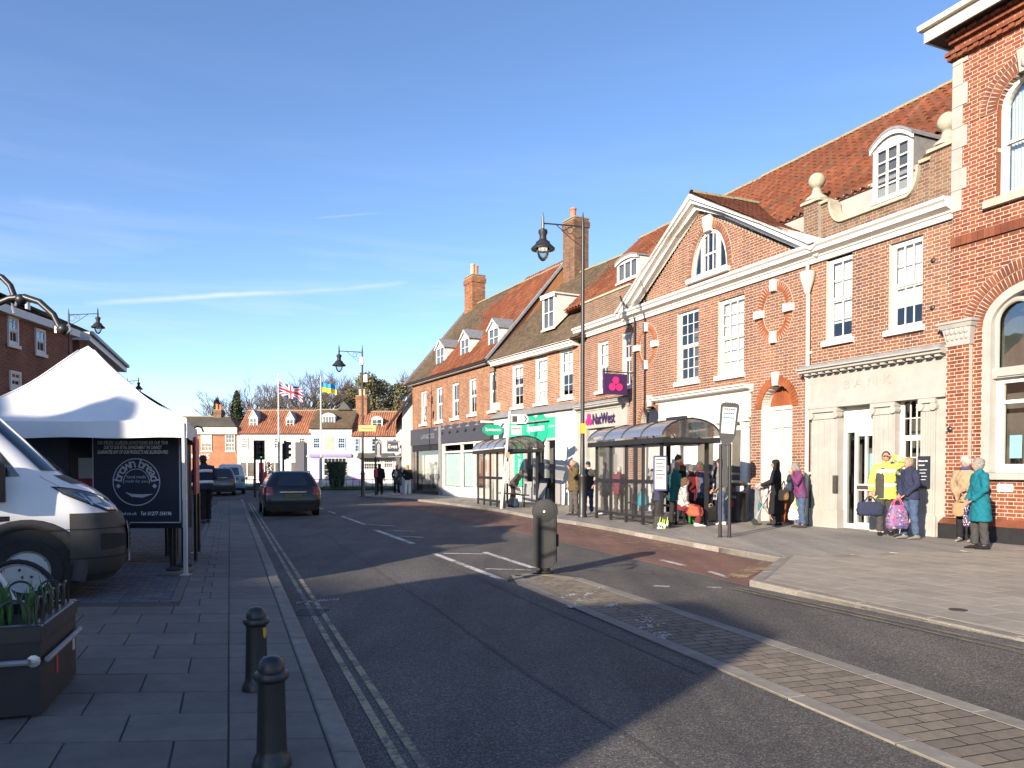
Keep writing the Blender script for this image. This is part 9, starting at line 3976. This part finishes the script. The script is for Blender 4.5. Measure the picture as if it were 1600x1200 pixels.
bag('carrier_bag', 'bright cyan bag beside the burgundy jacket in the shelter', FS.world(-2.02, .55, .95), .26, .18, .34, CL['cyan'], .2, .08)

def seat(sx_):
 q = FS.world(sx_, SD - .42, 0)
 return q

sdir = (-FS.n.x * -1, -FS.n.y * -1)
P11 = FS.world(-1.25, .62, 0)
person('stooping person in a navy coat in the middle of the near shelter', P11, (FS.n.x, FS.n.y), 1.56, 'skin', ('low', 'low'), .35, .04, ('greyhair', 'curly'), None, 'indigo', .66, .03, 'charcoal', None, 'black')
P11 = FS.world(-.28, 1.9, 0)
person('person in a grey hooded jacket behind the man in the beanie', P11, (-.9, .2), 1.70, 'skin', ('pocket', 'low'), .06, .04, ('darkhair', 'short'), None, 'grey', .8, .0, 'denim', None, 'white')
P11 = GP(1082, 812)
person('short person in a maroon coat left of the blonde woman', P11, (-.95, -.2), 1.52, 'skin_pink', ('low', 'low'), .06, .03, ('whitehair', 'curly'), None, 'burgundy', .6, .03, 'black', None, 'black')
P12 = FS.world(-.62, .72, 0)
person('person in a dull teal coat with grey curly hair in the near shelter', P12, (.94, .33), 1.58, 'skin', ('low', 'low'), .08, .03, ('greyhair', 'curly'), None, 'teal_dull', .66, .03, 'charcoal', None, 'black')
P13 = GP(1027, 808)
person('person with brown hair behind the timetable case', P13, (.6, .7), 1.70, 'skin', ('pocket', 'pocket'), .03, .02, ('brownhair', 'short'), None, 'mottled', .74, .02, 'trousergrey', None, 'black')
P14 = GP(1066, 810)
person('tall man in a black beanie and black jacket with a red scarf', P14, (-.96, -.12), 1.82, 'skin', ('chest', 'pocket'), .12, .05, None, ('black', 'beanie'), 'black', .82, .0, 'navy', None, 'black', scarf=('red', 1.25), nod=.25)
P15 = FS.world(-.02, .60, 0)
a = person('seated woman in a coral skirt and white trainers at the shelter end', P15, (.93, -.1), 1.62, 'skin', ('low', 'low'), .10, .0, ('brownhair', 'bob'), None, 'mottled', .8, .0, 'burgundy', ('coral', .5), 'white', sit=True, shoe_s=1.1)
bag('shopping_bag', 'dark shopping bag printed with white and green flowers by the shelter post', FS.world(.30, -.16, .42), .38, .20, .36, CL['charcoal'], FS.rot + R(70), .04)
g = MB()
base_ = FS.world(.30, -.16, 0)
fl_ = []
pr_ = bpy.data.objects['shopping_bag.001'] if 'shopping_bag.001' in bpy.data.objects else None
if pr_ is not None:
 for k in range(9):
  x, zz_ = random.uniform(-.13, .13), random.uniform(.06, .22)
  g.add([(x - .03, -.135, zz_), (x, -.138, zz_ - .045), (x + .03, -.135, zz_), (x, -.138, zz_ + .045)], [(0, 1, 2, 3)])
 g.build('flower_print', CL['white'], pr_, fix=False)
 g = MB()
 for k in range(9):
  x, zz_ = random.uniform(-.12, .12), random.uniform(.10, .30)
  g.add([(x - .012, -.133, zz_ - .07), (x + .012, -.133, zz_ - .07), (x + .03, -.134, zz_ + .07), (x + .018, -.134, zz_ + .07)], [(0, 1, 2, 3)])
 g.build('leaf_print', CL['lime'], pr_, fix=False)
P16 = GP(1097, 813)
a = person('blonde woman in a long blue grey coat with a coral scarf', P16, (-.88, -.35), 1.64, 'skin_pink', ('hold', 'hold'), .12, .04, ('blonde', 'bob'), None, 'bluegrey', .48, .04, 'black', None, 'black', scarf=('coral', .85), nod=.2)
bag('handbag', 'black handbag held in front of the blue grey coat', a['L'] + Vector((-.12, .0, .02)), .34, .16, .28, CL['black'], .4, .14)
bag('shopping_bag', 'dark green shopping bag on the ground by the blue grey coat', GP(1086, 818) + Vector((0, 0, .44)), .40, .26, .38, CL['green'], .3, .06)
P17 = GP(1123, 813)
a = person('woman in a black and white plaid shawl coat', P17, (-.80, -.45), 1.68, 'skin_pink', ('low', 'hold'), .03, .03, ('brownhair', 'short'), None, 'plaid', .58, .05, 'black', None, 'black', build_=1.12, scarf=('black', 1.2))
bag('shopping_bag', 'beige shopping bag at the feet of the woman in plaid', GP(1111, 815) + Vector((0, 0, .50)), .34, .20, .42, CL['beige'], .2, .08)
P18 = GP(801, 789)
a = person('stooping person in a grey coat by the leaning signpost', P18, (.85, -.45), 1.62, 'skin_pink', ('low', 'low'), .75, .16, ('greyhair', 'short'), None, 'grey', .80, .0, 'trousergrey', None, 'charcoal')
bag('carrier_bag', 'pale carrier bag held by the stooping person', a['L'] + Vector((0, 0, .12)), .4, .2, .28, CL['white'], .2, .06)
bag('carrier_bag', 'left blue carrier bag on the ground by the leaning signpost', GP(799, 792) + Vector((0, 0, .38)), .28, .2, .32, CL['navy'], .1, .06)
bag('carrier_bag', 'right blue carrier bag on the ground by the leaning signpost', GP(806, 792) + Vector((0, 0, .38)), .24, .2, .32, CL['denim'], .3, .06)
P19 = GP(593, 773)
person('man in black walking alone beyond the far lamp post', P19, (.05, 1), 1.78, 'skin', ('down', 'down'), .02, .14, ('darkhair', 'short'), None, 'black', .80, .0, 'black', None, 'black', build_=1.1)
P20 = GP(620, 773)
person('walker in a dark jacket over a pale top beside the ginger haired one', P20, (-.2, -1), 1.72, 'skin', ('pocket', 'pocket'), .02, .08, ('darkhair', 'short'), None, 'charcoal', .66, .02, 'black', None, 'white')
g = MB()
g.ball((0, .145, 1.22), (.09, .03, .2), 12, 8)
g.build('pale_top', CL['mottled'], bpy.data.objects[[o.name for o in bpy.data.objects if o.get('label') == 'walker in a dark jacket over a pale top beside the ginger haired one'][0]], True)
P21 = GP(637, 773)
person('ginger haired walker in a black jacket and white trousers', P21, (.1, 1), 1.70, 'skin', ('pocket', 'down'), .02, .10, ('ginger', 'long'), None, 'black', .84, .0, 'white', None, 'white')
P22 = GP(321, 817)
a = person('stall worker in a dark jacket with reflective stripes behind the gazebo leg', P22, (-.6, .5), 1.80, 'skin', ('front', 'bent'), .12, .06, ('darkhair', 'short'), ('black', 'cap'), 'navy', .84, .01, 'black', None, 'charcoal', build_=1.15, top2='hivis')
P23 = GP(411, 771)
person('person in a bright pink coat beyond the dark estate car', P23, (.3, -.9), 1.50, 'skin', ('low', 'low'), .15, .03, ('whitehair', 'short'), None, 'red', .7, .02, 'charcoal', None, 'black')
bpy.data.objects[[o.name for o in bpy.data.objects if o.get('label', '').startswith('person in a bright pink')][0]].children
for ch in bpy.data.objects[[o.name for o in bpy.data.objects if o.get('label', '').startswith('person in a bright pink')][0]].children:
 if ch.name.startswith('coat'):
  for i_, pd in enumerate(_pending):
   if pd[0] == ch:
    _pending[i_] = (pd[0], pd[1], pd[2], M['pink'])
finish_pending()
# --- trees behind the far houses
def bare_tree(label, u, y, vtop, spread, seed, droop=0.0):
 rnd = random.Random(seed)
 p = atd(u, 735, y)
 H = CAMZ + (HZ - vtop) / FPX * y
 t = thing('bare_tree', label, 'tree', (p.x, y, 0), rnd.uniform(0, 6), 'bare winter trees behind the far houses')
 tr, cr = MB(), MB()

 def grow(a, d, ln, r, lev):
  b = a + d * ln
  m_ = a.lerp(b, .5) + Vector((rnd.gauss(0, 1), rnd.gauss(0, 1), 0)) * ln * .04
  (tr if lev < 2 else cr).tube([a, m_, b], [r, r * .82, r * .66], 6 if lev < 2 else (4 if lev < 4 else 3), lev < 1)
  if lev >= 6:
   return
  n = 3 if lev < 5 else 4
  for i in range(n):
   ax = Vector((rnd.gauss(0, 1), rnd.gauss(0, 1), rnd.gauss(0, .35)))
   nd_ = (d + ax.normalized() * (spread * rnd.uniform(.5, 1.1)) + Vector((0, 0, .12 - droop * (lev > 3)))).normalized()
   grow(a.lerp(b, rnd.uniform(.55, 1.0) if i else 1.0), nd_, ln * rnd.uniform(.62, .82), r * .61, lev + 1)
 grow(Vector((0, 0, 0)), Vector((rnd.gauss(0, .05), rnd.gauss(0, .05), 1)).normalized(), H * .27, H * .02, 0)
 zmax = max(v[2] for v in cr.v)
 s = H / zmax
 for mb in (tr, cr):
  mb.v = [(v[0] * s, v[1] * s, v[2] * s) for v in mb.v]
 tr.build('trunk', M['bark'], t, True, fix=False)
 cr.build('crown', M['twig'], t, True, fix=False)

def leafy_tree(label, u, y, vtop, rx, kind, seed, name='evergreen_tree', lobes=9, vb=None):
 rnd = random.Random(seed)
 p = atd(u, 735, y)
 H = CAMZ + (HZ - vtop) / FPX * y
 t = thing(name, label, 'tree', (p.x, y, 0), 0)
 g = MB()
 g.tube([(0, 0, 0), (rnd.gauss(0, .2), 0, H * .45), (rnd.gauss(0, .3), 0, H * .85)], [H * .03, H * .02, H * .006], 8)
 for k in range(6):
  a = rnd.uniform(0, 6.28)
  z = H * rnd.uniform(.35, .75)
  g.tube([(0, 0, z), (rx * .7 * math.cos(a), rx * .7 * math.sin(a), z + H * .12)], [H * .01, .03], 5)
 g.build('trunk', M['bark'], t, True, fix=False)
 g = MB()
 if kind == 'con':
  for k in range(60):
   f = k / 59
   r = rx * (1 - f) ** .75 + .12
   for q in range(5):
    a = rnd.uniform(0, 6.28)
    rr_ = r * rnd.uniform(.4, 1.0)
    leaf_cloud(g, (rr_ * math.cos(a), rr_ * math.sin(a), H * (.12 + .86 * f)), (r * .36 + .12, r * .36 + .12, H * .035), 26, .15, .2)
  mt = M['leaf_con']
 else:
  for k in range(lobes):
   f = rnd.uniform(.35, .93)
   a = rnd.uniform(0, 6.28)
   rr_ = rx * rnd.uniform(.1, .62) * (1.15 - f * .5)
   s = rx * rnd.uniform(.26, .46)
   leaf_cloud(g, (rr_ * math.cos(a), rr_ * math.sin(a), H * f), (s, s, s * rnd.uniform(.7, 1.1)), int(420 * (s / 1.5) ** 2) + 60, .17, .45)
  mt = M['leaf_ivy']
 g.build('crown', mt, t, fix=False)

leafy_tree('slim dark conifer rising left of the white house gable', 371, 100, 612, 1.7, 'con', 1, 'conifer_tree')
leafy_tree('shorter broad conifer beside the twin chimney pots', 340, 98, 624, 1.3, 'con', 2, 'conifer_tree')
leafy_tree('big ivy covered tree behind the brick stack, tallest of the leafy ones', 583, 108, 578, 3.6, 'ivy', 3, 'ivy_clad_tree', 22)
leafy_tree('ivy covered tree right of the flag with a ragged pale crown', 545, 112, 602, 2.8, 'ivy', 4, 'ivy_clad_tree', 13)
leafy_tree('ivy covered tree close to the long brick building', 622, 110, 593, 3.2, 'ivy', 5, 'ivy_clad_tree', 15)
leafy_tree('low evergreen mass showing over the orange roof by the white flagpole', 440, 104, 628, 1.6, 'ivy', 6, 'ivy_clad_tree', 6)
leafy_tree('low leafy tree beside the grey roof', 512, 106, 618, 2.2, 'ivy', 9, 'ivy_clad_tree', 6)
BT = ['bare tree directly behind the grey roof pole gap, twigs drooping', 'bare tree right behind the blue and yellow flag', 'thin bare tree behind the twin chimney pots', 'bare tree just right of the slim conifer', 'bare tree left of the white flagpole with the crossed flag', 'drooping bare tree right of the crossed flag', 'tallest drooping bare tree between the two flags', 'bare tree beneath the hanging lantern of the far lamp', 'bare tree left of the big ivy covered tree', 'tall bare tree over the low white house', 'bare tree partly hidden by the long brick building']
leafy_tree('pale ivy covered tree filling the gap left of the brick stack', 562, 114, 596, 3.0, 'ivy', 12, 'ivy_clad_tree', 14)
leafy_tree('ivy covered tree just right of the far lamp post', 604, 116, 588, 3.2, 'ivy', 14, 'ivy_clad_tree', 16)
for k, (u, y, vt, sp) in enumerate(((475, 118, 574, .7), (508, 128, 576, .62), (352, 118, 606, .60), (398, 115, 590, .62), (425, 125, 592, .55), (455, 112, 580, .68), (492, 106, 572, .72), (520, 120, 590, .62), (560, 125, 586, .6), (636, 122, 568, .66), (652, 130, 574, .6))):
 bare_tree(BT[k], u, y, vt, sp, 40 + k, .08 if k in (0, 5, 6) else 0)
